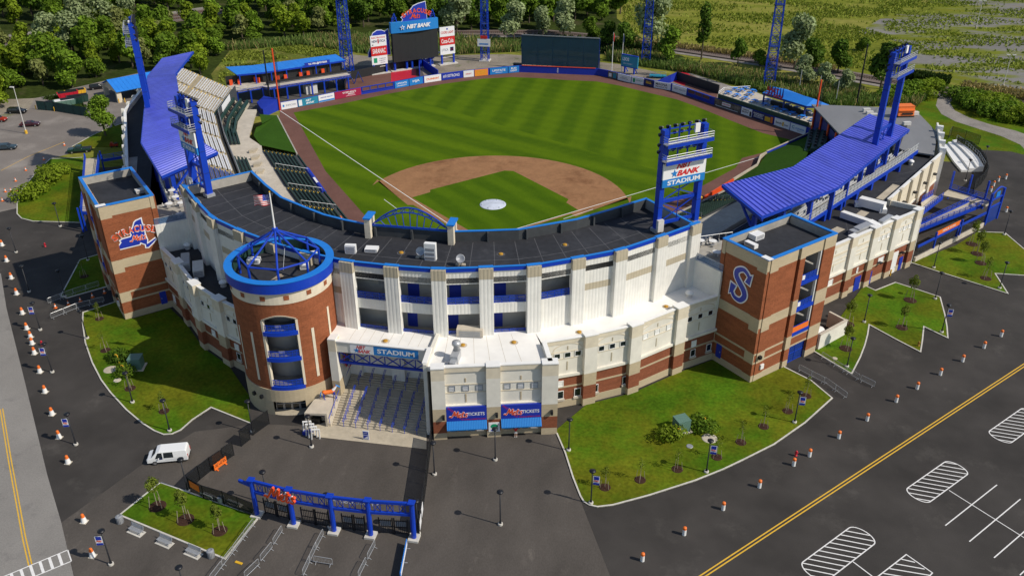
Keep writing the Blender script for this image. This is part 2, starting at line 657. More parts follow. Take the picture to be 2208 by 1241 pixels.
mat('infield',(0.30,0.155,0.075), 0.95, .1, 1.5, .12, .3, coord='World', spec=.1, stains=((0.20,0.095,0.045),.09,.52,.66))
mat('infield_edge',(0.40,0.215,0.10), 0.95, .1, 1.5, coord='World', spec=.1)
mat('line_white',(0.8,0.8,0.76), 0.8, .06, 4, coord='World')
mat('paint_white',(0.78,0.76,0.73), 0.7, .08, 3, coord='World')
mat('paint_yellow',(0.72,0.42,0.03), 0.7, .12, 3, coord='World')
mat('mulch',(0.05,0.026,0.018), 0.95, .4, 8, coord='World', spec=.1)
mat('brick',(0.27,0.088,0.038), 0.85, .28, 3.2, .16, .35, stretch=(1,1,4.2), coord='World', spec=.2, bump=.01, bscale=5)
mat('brick_dark',(0.235,0.078,0.04), 0.85, .28, 3.2, .12, .35, stretch=(1,1,4.2), coord='World', spec=.2)
mat('tan_block',(0.47,0.385,0.255), 0.85, .08, 2.5, .06, .3, stretch=(1,1,3), coord='World', spec=.2)
mat('cream',(0.66,0.585,0.45), 0.85, .06, 1.2, .05, .3, coord='World', spec=.2)
mat('render_white',(0.72,0.685,0.60), 0.8, .04, 1.0, .07, .25, coord='World', spec=.2, stains=((0.55,0.51,0.43),.25,.62,.85))
mat('siding',(0.74,0.725,0.67), 0.6, .04, .8, .05, .2, ribs=(.5,.018), spec=.3)
mat('siding_tan',(0.46,0.40,0.29), 0.6, .05, .8, ribs=(.5,.018), spec=.3)
mat('inner_wall',(0.42,0.41,0.38), 0.8, .06, .6)
mat('roof_dark',(0.030,0.031,0.036), 0.8, .18, 1.2, .25, .12, coord='World', stains=((0.075,0.075,0.08),.22,.6,.8), spec=.3)
mat('roof_seam',(0.085,0.085,0.09), 0.8, .3, 2, coord='World')
mat('roof_dark_face',(0.05,0.055,0.058), 0.7, .15, 1, coord='World')
mat('roof_white',(0.82,0.80,0.755), 0.75, .03, .6, .05, .15, coord='World', stains=((0.56,0.46,0.33),.21,.69,.83))
mat('roof_grey',(0.20,0.20,0.205), 0.75, .06, .5, .1, .1, stretch=(1,.25,1), coord='World')
mat('blue_cap',(0.012,0.19,0.62), 0.45, .06, 1, spec=.4)
mat('blue_steel',(0.006,0.045,0.42), 0.4, .06, .6, spec=.4)
mat('blue_dark',(0.008,0.03,0.20), 0.5, .1, 1, spec=.4)
mat('blue_pad',(0.012,0.035,0.36), 0.6, .06, .8, .08, .15, spec=.3)
mat('canopy_blue',(0.085,0.105,0.56), 0.42, .08, .5, .1, .12, spec=.5, objvar=.07)
mat('sky_blue_roof',(0.02,0.20,0.66), 0.5, .05, .4, .07, .1)
mat('blue_sign',(0.012,0.20,0.56), 0.5)
mat('royal',(0.010,0.032,0.36), 0.5)
mat('navy',(0.012,0.02,0.10), 0.5)
mat('teal_sign',(0.02,0.24,0.36), 0.5, .1, .4)
mat('white_sign',(0.8,0.8,0.8), 0.5)
mat('red_sign',(0.60,0.02,0.02), 0.5)
mat('maroon_sign',(0.36,0.012,0.055), 0.5)
mat('orange_sign',(0.78,0.27,0.03), 0.5)
mat('orange',(0.80,0.17,0.02), 0.55, .06, 2)
mat('orange_deep',(0.72,0.075,0.012), 0.55, .05, 1)
mat('red',(0.55,0.02,0.015), 0.5)
mat('crimson',(0.50,0.012,0.03), 0.5)
mat('green_sign',(0.01,0.30,0.14), 0.5)
mat('grey_print',(0.28,0.30,0.34), 0.6)
mat('dark_print',(0.03,0.03,0.035), 0.6)
mat('photo_print',(0.12,0.10,0.085), 0.6, .7, 1.2, .5, .5)
mat('gold',(0.70,0.40,0.02), 0.5, .15, 2)
mat('black',(0.012,0.012,0.014), 0.5)
mat('black_metal',(0.010,0.011,0.015), 0.45, spec=.4)
mat('screen_black',(0.014,0.015,0.016), 0.6, .1, .8)
mat('dark_green',(0.012,0.045,0.035), 0.6, .15, .6)
mat('seat_green',(0.018,0.04,0.03), 0.55, .2, 2, objvar=.12)
mat('seat_navy',(0.02,0.045,0.14), 0.5, .2, 2)
mat('aluminium',(0.66,0.67,0.69), 0.5, .1, 2, objvar=.08)
mat('bench_navy',(0.06,0.085,0.26), 0.5, .2, 2)
mat('galvanised',(0.46,0.47,0.48), 0.4, .08, 2, metal=.35)
mat('steel_grey',(0.30,0.31,0.33), 0.5, .1, 2, metal=.2)
mat('hvac',(0.62,0.60,0.56), 0.6, .1, 2)
mat('white_metal',(0.80,0.79,0.76), 0.5, .04, 1)
mat('yellow_step',(0.72,0.48,0.04), 0.7, .15, 4)
mat('glass_dark',(0.012,0.018,0.022), 0.08, spec=.6)
mat('glass_car',(0.02,0.026,0.03), 0.06, spec=.6)
mat('glass_rail',(0.10,0.20,0.36), 0.1, alpha=.45, spec=.6)
mat('blue_mesh',(0.012,0.05,0.30), 0.5, alpha=.62)
mat('mesh_black',(0.008,0.009,0.010), 0.7, alpha=.62)
mat('mesh_thin',(0.02,0.022,0.025), 0.7, alpha=.30)
mat('mesh_grey',(0.45,0.46,0.47), 0.5, alpha=.45)
mat('eye_mesh',(0.008,0.045,0.075), 0.7, .12, .3, alpha=.86)
mat('windscreen_green',(0.012,0.05,0.045), 0.8, .2, 1, alpha=.93)
mat('tarp',(0.56,0.60,0.68), 0.6, .12, .8, .08, .3)
mat('rust',(0.30,0.16,0.02), 0.8, .2, 4)
mat('drain_amber',(0.46,0.24,0.02), 0.7, .2, 6)
mat('utility_green',(0.10,0.19,0.15), 0.6, .06, 2)
mat('tyre',(0.012,0.012,0.012), 0.85)
mat('rim',(0.45,0.45,0.46), 0.35, metal=.7)
mat('car_white',(0.80,0.80,0.79), 0.25, spec=.6)
mat('car_maroon',(0.06,0.012,0.02), 0.25, spec=.6)
mat('car_blue',(0.035,0.06,0.08), 0.25, spec=.6)
mat('car_black',(0.012,0.012,0.014), 0.25, spec=.6)
mat('car_green',(0.012,0.04,0.03), 0.25, spec=.6)
mat('car_red',(0.35,0.02,0.012), 0.3, spec=.6)
mat('tail_red',(0.45,0.01,0.008), 0.3)
mat('headlamp',(0.6,0.6,0.6), 0.15)
mat('wood',(0.33,0.27,0.20), 0.85, .2, 3)
mat('tie_wood',(0.09,0.065,0.05), 0.9, .2, 3)
mat('rail_steel',(0.16,0.10,0.075), 0.6)
mat('bark',(0.085,0.065,0.045), 0.9, .3, 4)
mat('bark_pale',(0.30,0.25,0.18), 0.9, .3, 4)
mat('skin',(0.55,0.33,0.24), 0.6)
mat('hair',(0.05,0.03,0.02), 0.7)
mat('cloth_red',(0.62,0.015,0.02), 0.8)
mat('cloth_white',(0.8,0.79,0.76), 0.8)
# leaves: every leaf clump keeps its own tint

mat('leaf_mid',(0.115,0.19,0.014), 0.75, island=.42, objvar=.22, transl=.22, spec=.15)
mat('leaf_dark',(0.075,0.135,0.012), 0.75, island=.42, objvar=.22, transl=.2, spec=.15)
mat('leaf_bright',(0.17,0.235,0.014), 0.75, island=.36, objvar=.18, transl=.25, spec=.15)
mat('leaf_silver',(0.25,0.30,0.14), 0.75, island=.38, objvar=.15, transl=.2, spec=.15)
mat('leaf_olive',(0.18,0.20,0.06), 0.75, island=.35, objvar=.15, transl=.2, spec=.15)
mat('leaf_sapling',(0.13,0.165,0.020), 0.75, island=.35, objvar=.15, transl=.25, spec=.15)
mat('reed_green',(0.13,0.19,0.045), 0.85, island=.4, transl=.2, spec=.1)
mat('reed_straw',(0.30,0.235,0.10), 0.85, island=.35, transl=.2, spec=.1)
mat('tuft',(0.20,0.235,0.035), 0.85, island=.4, transl=.2, spec=.1)
mat('hedge',(0.035,0.06,0.012), 0.85, island=.45, transl=.15, spec=.1)

def mow_mat(name, base, dark, period, dirA, dirB=None, split=None):
 """mown stripes: bands perpendicular to dirA (dirB beyond the split line); the cut bends the blades either way"""
 m=bpy.data.materials.new(name);m.use_nodes=True
 nt=m.node_tree;N, L=nt.nodes, nt.links
 b=N['Principled BSDF'];b.inputs['Roughness'].default_value=.95;b.inputs['Specular IOR Level'].default_value=.05
 g=N.new('ShaderNodeNewGeometry')

 def band(d, p, soft=1.6):
  dt=N.new('ShaderNodeVectorMath');dt.operation='DOT_PRODUCT'
  L.new(g.outputs['Position'], dt.inputs[0]);dt.inputs[1].default_value=(d[0]*PI/p, d[1]*PI/p, 0)
  s=N.new('ShaderNodeMath');s.operation='SINE';L.new(dt.outputs['Value'], s.inputs[0])
  k=N.new('ShaderNodeMath');k.operation='MULTIPLY';k.inputs[1].default_value=soft;L.new(s.outputs[0], k.inputs[0])
  r=N.new('ShaderNodeMapRange');r.inputs['From Min'].default_value=-1;r.inputs['From Max'].default_value=1
  L.new(k.outputs[0], r.inputs['Value'])
  return r.outputs['Result']
 f=band(dirA, period)
 if dirB is not None:
  f2=band(dirB, period)
  dt=N.new('ShaderNodeVectorMath');dt.operation='DOT_PRODUCT'
  L.new(g.outputs['Position'], dt.inputs[0]);dt.inputs[1].default_value=(split[0], split[1], 0)
  gt=N.new('ShaderNodeMath');gt.operation='GREATER_THAN';gt.inputs[1].default_value=split[2];L.new(dt.outputs['Value'], gt.inputs[0])
  mx=N.new('ShaderNodeMix');mx.data_type='FLOAT';L.new(gt.outputs[0], mx.inputs[0]);L.new(f, mx.inputs[2]);L.new(f2, mx.inputs[3])
  f=mx.outputs[0]
 f3=band((0.35,0.94), 2.6, 1.0)
 nz=N.new('ShaderNodeTexNoise');nz.inputs['Scale'].default_value=.5;nz.inputs['Detail'].default_value=6;L.new(g.outputs['Position'], nz.inputs['Vector'])
 nb=N.new('ShaderNodeTexNoise');nb.inputs['Scale'].default_value=.05;nb.inputs['Detail'].default_value=2;L.new(g.outputs['Position'], nb.inputs['Vector'])
 nf=N.new('ShaderNodeTexNoise');nf.inputs['Scale'].default_value=4;nf.inputs['Detail'].default_value=4;L.new(g.outputs['Position'], nf.inputs['Vector'])
 mix=N.new('ShaderNodeMix');mix.data_type='RGBA';mix.inputs[6].default_value=(*dark, 1);mix.inputs[7].default_value=(*base, 1)
 a1=N.new('ShaderNodeMath');a1.operation='MULTIPLY_ADD';a1.inputs[1].default_value=.62;L.new(f, a1.inputs[0])
 a2=N.new('ShaderNodeMath');a2.operation='MULTIPLY_ADD';a2.inputs[1].default_value=.18;a2.inputs[2].default_value=-.62;L.new(f3, a2.inputs[0])
 a3=N.new('ShaderNodeMath');a3.operation='MULTIPLY_ADD';a3.inputs[1].default_value=.7;L.new(nz.outputs['Fac'], a3.inputs[0]);L.new(a2.outputs[0], a3.inputs[2])
 a4=N.new('ShaderNodeMath');a4.operation='MULTIPLY_ADD';a4.inputs[1].default_value=.7;L.new(nb.outputs['Fac'], a4.inputs[0]);L.new(a3.outputs[0], a4.inputs[2])
 L.new(a4.outputs[0], a1.inputs[2]);a1.use_clamp=True
 L.new(a1.outputs[0], mix.inputs[0])
 r=N.new('ShaderNodeMapRange');r.inputs['From Min'].default_value=.3;r.inputs['From Max'].default_value=.7;r.inputs['To Min'].default_value=.86;r.inputs['To Max'].default_value=1.14
 L.new(nf.outputs['Fac'], r.inputs['Value'])
 vm=N.new('ShaderNodeVectorMath');vm.operation='SCALE';L.new(mix.outputs[2], vm.inputs[0]);L.new(r.outputs['Result'], vm.inputs['Scale'])
 L.new(vm.outputs[0], b.inputs['Base Color'])
 MATS[name]=m

mow_mat('outfield_grass',(0.092,0.155,0.004),(0.050,0.100,0.003), 4.6,(0.456,0.89),(1.0,-0.026),(0.52,0.854,55.0))
mow_mat('infield_grass',(0.078,0.142,0.004),(0.048,0.100,0.003), 3.2,(0.707,0.707))

# ================================================================== ground, roads, lawns

WALLP=[(-71.07,71.35),(-66.69,75.58),(-59.68,83.53),(-53.59,89.73),(-46.08,96.86),(-39.1,104.11),(-34.46,108.04),(-28.73,112.22),(-21.32,116.76),(-15.58,119.97),(-12.6,121.6)]+[(12.12,122.18),(15.3,120.6),(18.47,118.53),(22.92,115.39),(26.85,113.61),(29.9,111.71),(34.82,109.6),(39.51,105.44),(46.16,98.42),(54.32,90.63),(62.28,82.67),(69.78,75.22)]
WALLP[-1]=(70.6, 74.6)
FOULL=[(-71.3,71.6),(-68.47,64.76),(-51.41,37.27),(-36.85,16.76),(-24.5,0.5),(-15.5,-10.5),(-8,-16.2),(0,-18.5)]
FOULR=[(8,-16.2),(15.5,-10.5),(24.5,0.5),(43.9,28.0),(50.4,39.3),(56.1,49.6),(57.3,55.4),(58.7,58.0),(70.6,74.6)]

g=MB();g.sheet([(-900,-400),(900,-400),(900,1100),(-900,1100)], 0);struct(g, 'ground', 'meadow')
g=MB();g.sheet([(-130,-170),(170,-170),(170,20),(118,62),(97,62),(70,10),(-60,30),(-75,30),(-130,10)], 0.012);struct(g, 'asphalt', 'asphalt')
# worn plaza asphalt with the bare edge of the newer coat

g=MB();g.sheet([(-31.52,-82.95),(-27.38,-70.61),(-24.42,-64.23),(-17.66,-61.45),(-13.91,-60.77),(7.37,-59.44),(23.79,-55.95),(28.99,-69.44),(34.27,-82.43),(36.89,-89.62),(-20.27,-100.08),(-25,-90.07)], 0.020);struct(g, 'plaza', 'asphalt_worn')
g=MB();g.sheet([(-117.51,-21.25),(-90.5,-24.4),(-81.43,-28.37),(-72.06,-39.2),(-55.06,-57.62),(-38.53,-75.66),(-31.57,-82.88),(-25.05,-90.08),(-19.7,-95.39),(-48.64,-114.28)], 0.022);struct(g, 'road', 'asphalt_old')
g=MB();g.sheet([(-114.72,-7.79),(-100.36,-4),(-98.2,-1.67),(-99.87,0.26),(-103.61,7.09),(-107.76,18.19),(-109.79,25.81),(-107.08,30.49),(-107.48,40.68),(-103.02,46.2),(-101.04,56.92),(-122.82,94.37),(-135.23,81.92),(-138.93,78.31),(-145.6,69.54),(-146.9,60.35),(-160.69,45.42)], 0.016);struct(g, 'parking_lot', 'lot_asphalt')
g=MB();g.sheet([(-154.59,66.55),(-145.6,69.54),(-139.55,58.24),(-143.51,48.5),(-151.82,51.86)], 0.020);struct(g, 'gravel_verge', 'dirt_yard')
g=MB();g.sheet([(-141.48,79.81),(-128.59,104.29),(-121.44,91.99),(-120.55,61.64),(-126.13,61.49)], 0.021);struct(g, 'service_yard', 'lot_asphalt')
# painted road marks

def dash(mb, A, B, w, z, m=0):mb.seg(A, B, w, z-.003, z, m)
g=MB()
for a, b in zip([(-53.71,-64.39),(-45.22,-73.87),(-34.21,-85.95),(-30.93,-89.38)],[(-45.22,-73.87),(-34.21,-85.95),(-30.93,-89.38),(-30.79,-89.49)]):
 for o in(-.16, .16):
  n=perp(a, b);dash(g,(a[0]+n[0]*o,a[1]+n[1]*o),(b[0]+n[0]*o,b[1]+n[1]*o), .14, .032)
struct(g, 'centre_line', 'paint_yellow')
g=MB();A, B=[(42.31,-78.43),(96.13,-21.59)]
n=perp(A, B)
for o in(-.2, .2):dash(g,(A[0]+n[0]*o,A[1]+n[1]*o),(B[0]+n[0]*o,B[1]+n[1]*o), .16, .026)
struct(g, 'centre_line', 'paint_yellow')
g=MB()
for a, b in(([(-116.23,16.96),(-116.09,26.27)]),([(-116.09,26.27),(-113.96,37.4)])):dash(g, a, b, .14, .026)
struct(g, 'centre_line', 'paint_yellow')
g=MB()
A, B, C_, D=[(-34.1,-93.13),(-28.08,-86.73),(-26.63,-88.17),(-32.63,-94.42)]
for p, q in((A,B),(B,C_),(D,C_)):dash(g, p, q, .13, .032)
for k in range(9):
 t=k/9;dash(g, lerp(A,B,t), lerp(D,C_,t), .3, .0325)
struct(g, 'crosswalk', 'paint_white')
# hatched islands: straight sides with rounded ends

def oval(A, B, w, hatch=.82, name='parking_island_mark'):
 """A, B: centres of the round ends; w: width"""
 g=MB();dx, dy=B[0]-A[0], B[1]-A[1];l=math.hypot(dx, dy);t=(dx/l, dy/l);n=perp(A, B);r=w/2
 pts=[]
 for k in range(13):a=PI*k/12;pts.append((B[0]+n[0]*r*math.cos(a)+t[0]*r*.62*math.sin(a),B[1]+n[1]*r*math.cos(a)+t[1]*r*.62*math.sin(a)))
 for k in range(13):a=PI*k/12;pts.append((A[0]-n[0]*r*math.cos(a)-t[0]*r*.62*math.sin(a),A[1]-n[1]*r*math.cos(a)-t[1]*r*.62*math.sin(a)))
 wall(g, pts, .13, .023, .027, closed=True)
 # hatch lines lie nearly along x in the place

 h=(0.995, -0.10);hn=(0.10, 0.995)
 ds=[p[0]*hn[0]+p[1]*hn[1]for p in pts]
 d=min(ds)+.45
 while d<max(ds)-.3:
  xs=[]
  for p, q in zip(pts, pts[1:]+pts[:1]):
   a, b=p[0]*hn[0]+p[1]*hn[1]-d, q[0]*hn[0]+q[1]*hn[1]-d
   if a*b<0:s_=a/(a-b);z=lerp(p, q, s_);xs.append(z[0]*h[0]+z[1]*h[1])
  if len(xs)>=2:
   a, b=min(xs)+.05, max(xs)-.05
   g.seg((a*h[0]+d*hn[0],a*h[1]+d*hn[1]),(b*h[0]+d*hn[0],b*h[1]+d*hn[1]), .14, .0225, .0262)
  d+=hatch
 struct(g, name, 'paint_white')
oval((55.35,-74.6),(61.2,-68.2), 3.4)
oval((69.25,-59.7),(74.95,-53.7), 3.15)
oval((82.5,-45.8),(88.2,-39.8), 3.15)
g=MB()
T=[(65.73,-70.36),(67.93,-72.6),(63.4,-78.2),(60.6,-75.8)]
wall(g, T, .13, .023, .027, closed=True)
for k in range(6):
 y=-71.2-k*.85;x0=65.73-(-70.36-y)*.93;x1=min(65.73+(-70.36-y)*.98, 67.93-max(0,-72.6-y)*.8)
 g.seg((x0+.1,y+.1),(x1-.1,y-.12), .14, .0225, .0262)
struct(g, 'parking_island_mark', 'paint_white')
g=MB()
for a, b in(((71.18,-64.66),(79.21,-56.06)),((73.27,-66.88),(81.29,-58.26)),((75.34,-69.01),(83.3,-60.5)),((77.4,-71.2),(85.4,-62.6)),((79.5,-73.3),(87.5,-64.8))):dash(g, a, b, .13, .026)
dash(g,(73.1,-58.2),(84.5,-70.2), .11, .030);dash(g,(59.64,-72.48),(66.5,-79.6), .13, .030)
struct(g, 'parking_bay_line', 'paint_white')

# lawns with kerbs

def lawn(poly, kerbs, name='lawn', m='lawn', h=.13):
 g=MB();g.prism(poly, 0, h-.02);o=struct(g, name, m)
 for kp in kerbs:
  k=MB();wall(k, kp, .2, 0, h+.02);ko=struct(k, 'kerb', 'kerb', o)
 return o
KA=[(-54.83,-33.67),(-58.49,-38.29),(-56.49,-41.42),(-52.4,-46.83),(-47.98,-51.73),(-44,-55.61),(-40.85,-58.22),(-36.31,-61.55),(-32.47,-63.94),(-29.86,-65.22),(-28.2,-65.73),(-27.09,-65.42),(-26.31,-64.37),(-25.86,-61.9),(-24.73,-59),(-17.71,-61.36)]
lawn(KA+[(-20.8,-55.2),(-27.14,-48.67),(-33.29,-44.84),(-39.56,-38.57),(-44.8,-34.4),(-49.2,-38.7)],[KA])
KB=[(-59.22,-28.78),(-64.12,-34.21),(-65.47,-33.8),(-70.43,-20.96),(-68.28,-18.23)]
lawn(KB,[KB+[KB[0]]])
KC=[(-102.7,28.04),(-109.79,25.81),(-107.76,18.19),(-103.61,7.09),(-99.67,0.3),(-96.13,-4.43),(-93.65,-6.33),(-90.51,-7.15),(-80.33,-6)]
lawn(KC+[(-87.72,7.58)],[KC])
KD=[(-109.7,34.36),(-109.73,43.52),(-108.77,49.67),(-107.33,53.41),(-100.62,56.2),(-89.8,37.6)]
lawn(KD,[KD[:4]])
KE=[(-23.53,-74.59),(-8.98,-77.97),(-9.85,-84.68),(-25.25,-80.55)]
lawn(KE,[KE+[KE[0]]])
KF=[(23.77,-55.85),(25.41,-59.67),(27.02,-64.32),(28.32,-67.51),(28.82,-68.41),(29.61,-68.92),(30.64,-69.06),(32.48,-68.4),(36.71,-65.9),(42.3,-62.14),(45.78,-59.38),(48.31,-57.09),(52.56,-53.08),(57.1,-47.52),(61.54,-40.95),(58.99,-36.86),(55.4,-33.94)]
lawn(KF+[(50.1,-39.1),(45.0,-33.8),(39.56,-38.57),(33.29,-44.84),(27.14,-48.67),(23.79,-55.0)],[KF])
KG=[(60.08,-28.68),(62.68,-31.61),(65.11,-34.29),(67.14,-29.25),(68.4,-25.55),(69.36,-22.18),(70.06,-19.17),(73.31,-22.87),(76.49,-26.23),(77.55,-22.51),(78.67,-18.19),(80.22,-19.78),(81.64,-21.21),(82.39,-17.37),(82.92,-13.84),(83.62,-7.24),(80.43,-5.16),(76.98,-3.03),(73.01,-6.67),(71.41,-5.08)]
lawn(KG+[(60.5,-28.6)],[KG])
KH=[(81.22,5.37),(85.2,2.56),(90.61,-0.91),(95.42,-4.11),(95.41,3.5),(100.19,3.65),(107.39,4.06)]
KH2=[(108.03,5.97),(103.67,15.29),(102.29,22.36),(97.11,21.85)]
lawn(KH+KH2+[(91.2,14.46)],[KH,KH2])
# round green and gravel path beyond the right wing

KJ=[(106.08,93.27),(104.61,106.26),(101.88,111.08),(108.67,113.65),(107.58,104.2),(108.36,96.06),(112.82,90.58),(118.04,84.79),(121.06,79.98),(121.25,75.55),(118.66,71.75),(113.5,72.15),(106.66,79.15)]
g=MB();g.sheet([(86.44,65.3),(97.65,108.53),(110.26,120.92),(118.82,100.37),(144.72,105.02),(124.17,45.81),(110.35,72.25)], .014);struct(g, 'lawn', 'lawn')
g=MB()
inner=[(115.53,123.79),(110.55,115.36),(108.37,107.8),(108.1,100.1),(110.21,94.01),(114.59,88.62),(118.78,83.48),(121.44,77.62),(121.3,66.77)]
outer=[(120.63,124.7),(115,116.16),(112.85,111.25),(112.41,104.22),(114.69,98.01),(119.02,92.47),(123.61,88.74),(127.34,82.87),(130.59,73.24)]
g.sheet(inner+outer[::-1], .024);struct(g, 'path', 'gravel')
g=MB();g.sheet([(109.23,72.05),(117.65,71.9),(121.48,69.02),(130.59,73.24),(133.04,47.41),(127.98,34.19),(106.79,28.06),(101.49,41.72)], .0235);struct(g, 'path', 'asphalt')
# yard beyond the outfield, railway, meadow tones

YARD=WALLP+[(78.33,85.94),(60.72,109.7),(39.37,119.15),(27.64,131.01),(16.87,137.13),(-3.52,141.35),(-21.21,143.22),(-37.16,139.11),(-65.11,132.26),(-72.09,133.54),(-77.61,122.09),(-81.08,107.19),(-96.02,84.05),(-93.75,68.57)]+[(-78,60),(-72,70)]
g=MB();g.sheet(YARD, .010);struct(g, 'outfield_yard', 'dirt_yard')
g=MB();g.sheet([(-87.18,69.32),(-90.35,87.48),(-67.23,119.82),(-46.07,124.75),(-40.89,111.65),(-56.08,96.55),(-73.4,77.02),(-76.29,69.57)], .016);struct(g, 'dark_yard', 'dark_yard')
g=MB();g.sheet([(33.64,124.95),(62.57,98.73),(67.87,101.87),(39.25,131.4)], .015);struct(g, 'service_path', 'gravel')
g=MB();g.sheet([(-112.03,118.98),(-116.77,135.39),(-97.38,146.38),(-82.24,154.76),(-72.09,133.54),(-77.61,122.09),(-81.08,107.19),(-96.02,84.05),(-107.67,102.45)], .008);struct(g, 'rough_grass', 'field_grass')
g=MB();g.sheet([(-169.11,19.33),(-141.05,48.94),(-145.6,69.54),(-138.93,78.31),(-128.59,104.29),(-98.27,88.52),(-107.67,102.45),(-112.03,118.98),(-116.77,135.39),(-82.24,154.76),(-37.31,139.72),(-17.12,147.16),(13.43,160.53),(26.02,166.19),(11.48,206.1),(-8.09,456.57),(-612.95,353.16)], .004);struct(g, 'forest_floor', 'forest_floor')
g=MB();g.sheet([(101.12,197.62),(118.41,179.17),(103.61,164.77),(106.01,146.09),(119.39,132.41),(150.31,121.1),(212.96,159.63),(315.22,369.06),(179.01,345.35),(132.05,245.39),(113.87,224.17)], .005);struct(g, 'gravel_meadow', 'meadow_gravel')
RAILC=[(-225.46,87.03),(-200.79,126.64),(-174.4,156.65),(-148.66,192.2)]
RAILR=[(-53.8,167.92),(-11.8,176.11),(17.64,169.6),(35.81,160.49),(63.12,148.94),(85.11,137.92),(102.83,127.93),(119.22,121.1),(133.17,114),(153.84,101.83)]
def railway(line, tracks, w, label):
 g=MB();wall(g, offset(line,w/2), w, 0, .45);o=struct(g, 'railway_bed', 'ballast')
 for t in tracks:
  c=offset(line, t)
  g=MB();wall(g, offset(c,.78), .09, .62, .77);wall(g, offset(c,-.70), .09, .62, .77);g.build('rail', 'rail_steel', o, kind='structure')
  me=MB().box(0, 0, .45, .26, 2.6, .16).mesh('railway_tie', 'tie_wood');L_=length(c);d=2.0;k=0
  g=MB()
  while d<L_:
   p, q=along(c, d);a=math.atan2(q[1], q[0]);d+=.75
   if not(-240<p[0]<160):continue
   g.box(p[0], p[1], .45, .26, 2.6, .16, a)
  g.build('railway_ties', 'tie_wood', o, kind='stuff')
railway(RAILC,(-2.6,2.6), 13, '')
railway(RAILR,(0, ), 7.5, '')
g=MB();wall(g, offset(RAILC,-6.6), 5, 0, .30);struct(g, 'gravel_track', 'gravel')
g=MB();wall(g, offset(RAILR,6.2), 2.2, 0, .08);struct(g, 'gravel_track', 'gravel')

# ================================================================== the playing field

g=MB();g.sheet([WALLP[0]]+FOULL[1:]+FOULR[:-1]+WALLP[::-1][:-1], .026);struct(g, 'warning_track', 'track')
OG=[(-66.57,70.05),(-56.32,80.08),(-46.53,91.47),(-32.88,104.72),(-22.29,112.31),(-13.89,115.66),(-5.05,115.91),(2.97,115.24),(12.5,115.38),(19.66,112.08),(27.82,106.67),(36.8,100.98),(42.04,95.49),(50.98,84.73),(59.08,75.3),(65.98,71.14)]+[(58.38,60.58),(53.11,55.76),(51.34,48.94),(43.12,35.45)]+[(30.5,16.5),(20.2,1.4),(12,-8.5),(5,-12.5),(-5,-12.5),(-12,-8.5),(-22.0,4.1),(-41.95,30.05)]
g=MB();g.sheet(OG, .032);struct(g, 'outfield_grass', 'outfield_grass')
# infield dirt: arc about the pitcher's plate, strips along the base lines, circle at home

ARC=[(28.96*math.cos(a),18.44+28.96*math.sin(a))for a in[R(x)for x in range(10,171,5)]]
DI=[(28.61,27.79)]+ARC+[(-28.51,27.25),(-20.99,18.32),(-17.72,14.6),(-16.56,14.81),(-4.5,4.13)]+[(-3.6,-1.5),(-3,-3.2),(0,-4.4),(3,-3.2),(3.6,-1.5),(6,3.0)]+[(8.52,7.37),(16.93,16.24),(17.95,15),(21.35,19.2)]
g=MB();g.sheet(DI, .036);struct(g, 'infield_dirt', 'infield')
IG=[(-1.26,37.67),(0.8,37.75),(15.42,23.6),(15.16,21.78),(18.13,18.37),(8.56,8.27)]+[(2.6,4.2),(1.2,3.7),(-1.2,3.7),(-2.1,4.6)]+[(-17.96,18.6),(-14.83,22.18),(-15.17,23.45)]
g=MB();wall(g, IG, -.5, .0365, .040, closed=True);struct(g, 'infield_edge', 'infield_edge')
g=MB();g.sheet(IG, .044);struct(g, 'infield_grass', 'infield_grass')
g=MB();g.seg((-1.0,1.0),(-70.9,70.9), .16, .036, .050);struct(g, 'foul_line', 'line_white')
g=MB();g.seg((1.0,1.0),(70.4,70.4), .16, .036, .050);struct(g, 'foul_line', 'line_white')
g=MB();A, B=[(-23.56,16.57),(-19.04,11.9)];g.seg(A, B, .12, .036, .046)
A, B=[(21.13,19.4),(15.66,13.42)];g.seg(A, B, .12, .036, .046);struct(g, 'coach_box_line', 'line_white')
t=MB();t.lathe([(0,.30),(1.2,.29),(2.55,.10),(2.78,.06),(2.8,.03)], 0, 0, 28)
for k in range(6):a=k*1.05+.3;t.box(2.3*math.cos(a), 2.3*math.sin(a), .13, .3, .3, .1, a)
o=thing('pitcher_mound_cover', 'round pale grey tarp lying over the pitching mound on the infield grass', 'tarp',(0,18.0,.03));part(t, 'tarp', 'tarp', o, True)
for(x, y), l in(((19.4,19.4),'white square base bag on the right-hand infield dirt'),((-19.4,19.4),'white square base bag on the left-hand infield dirt'),((0,38.8),'white square base bag at the top of the infield')):pass

# ================================================================== main stand: curved white facade, dark roof

class Face:
 """upright plane from A to B (left to right seen from outside); flip counts s from B"""
 def __init__(s, A, B, flip=False, z=0):
  s.L=dist(A, B);s.O=Vector((A[0],A[1],z));s.U=Vector(((B[0]-A[0])/s.L,(B[1]-A[1])/s.L,0));s.V=Vector((0,0,1));s.N=s.U.cross(s.V);s.flip=flip
  s.A, s.B=A, B
 def rect(s, mb, s0, s1, z0, z1, d=.02, m=0, d0=0.0):
  a, b=(s.L-s1, s.L-s0)if s.flip else(s0, s1)
  mb.slab(s.O, s.U, s.V, a, z0, b, z1, d, m, d0)
  return s
 def pt(s, u, z, d=0.0):
  if s.flip:u=s.L-u
  return s.O+s.U*u+s.V*z+s.N*d

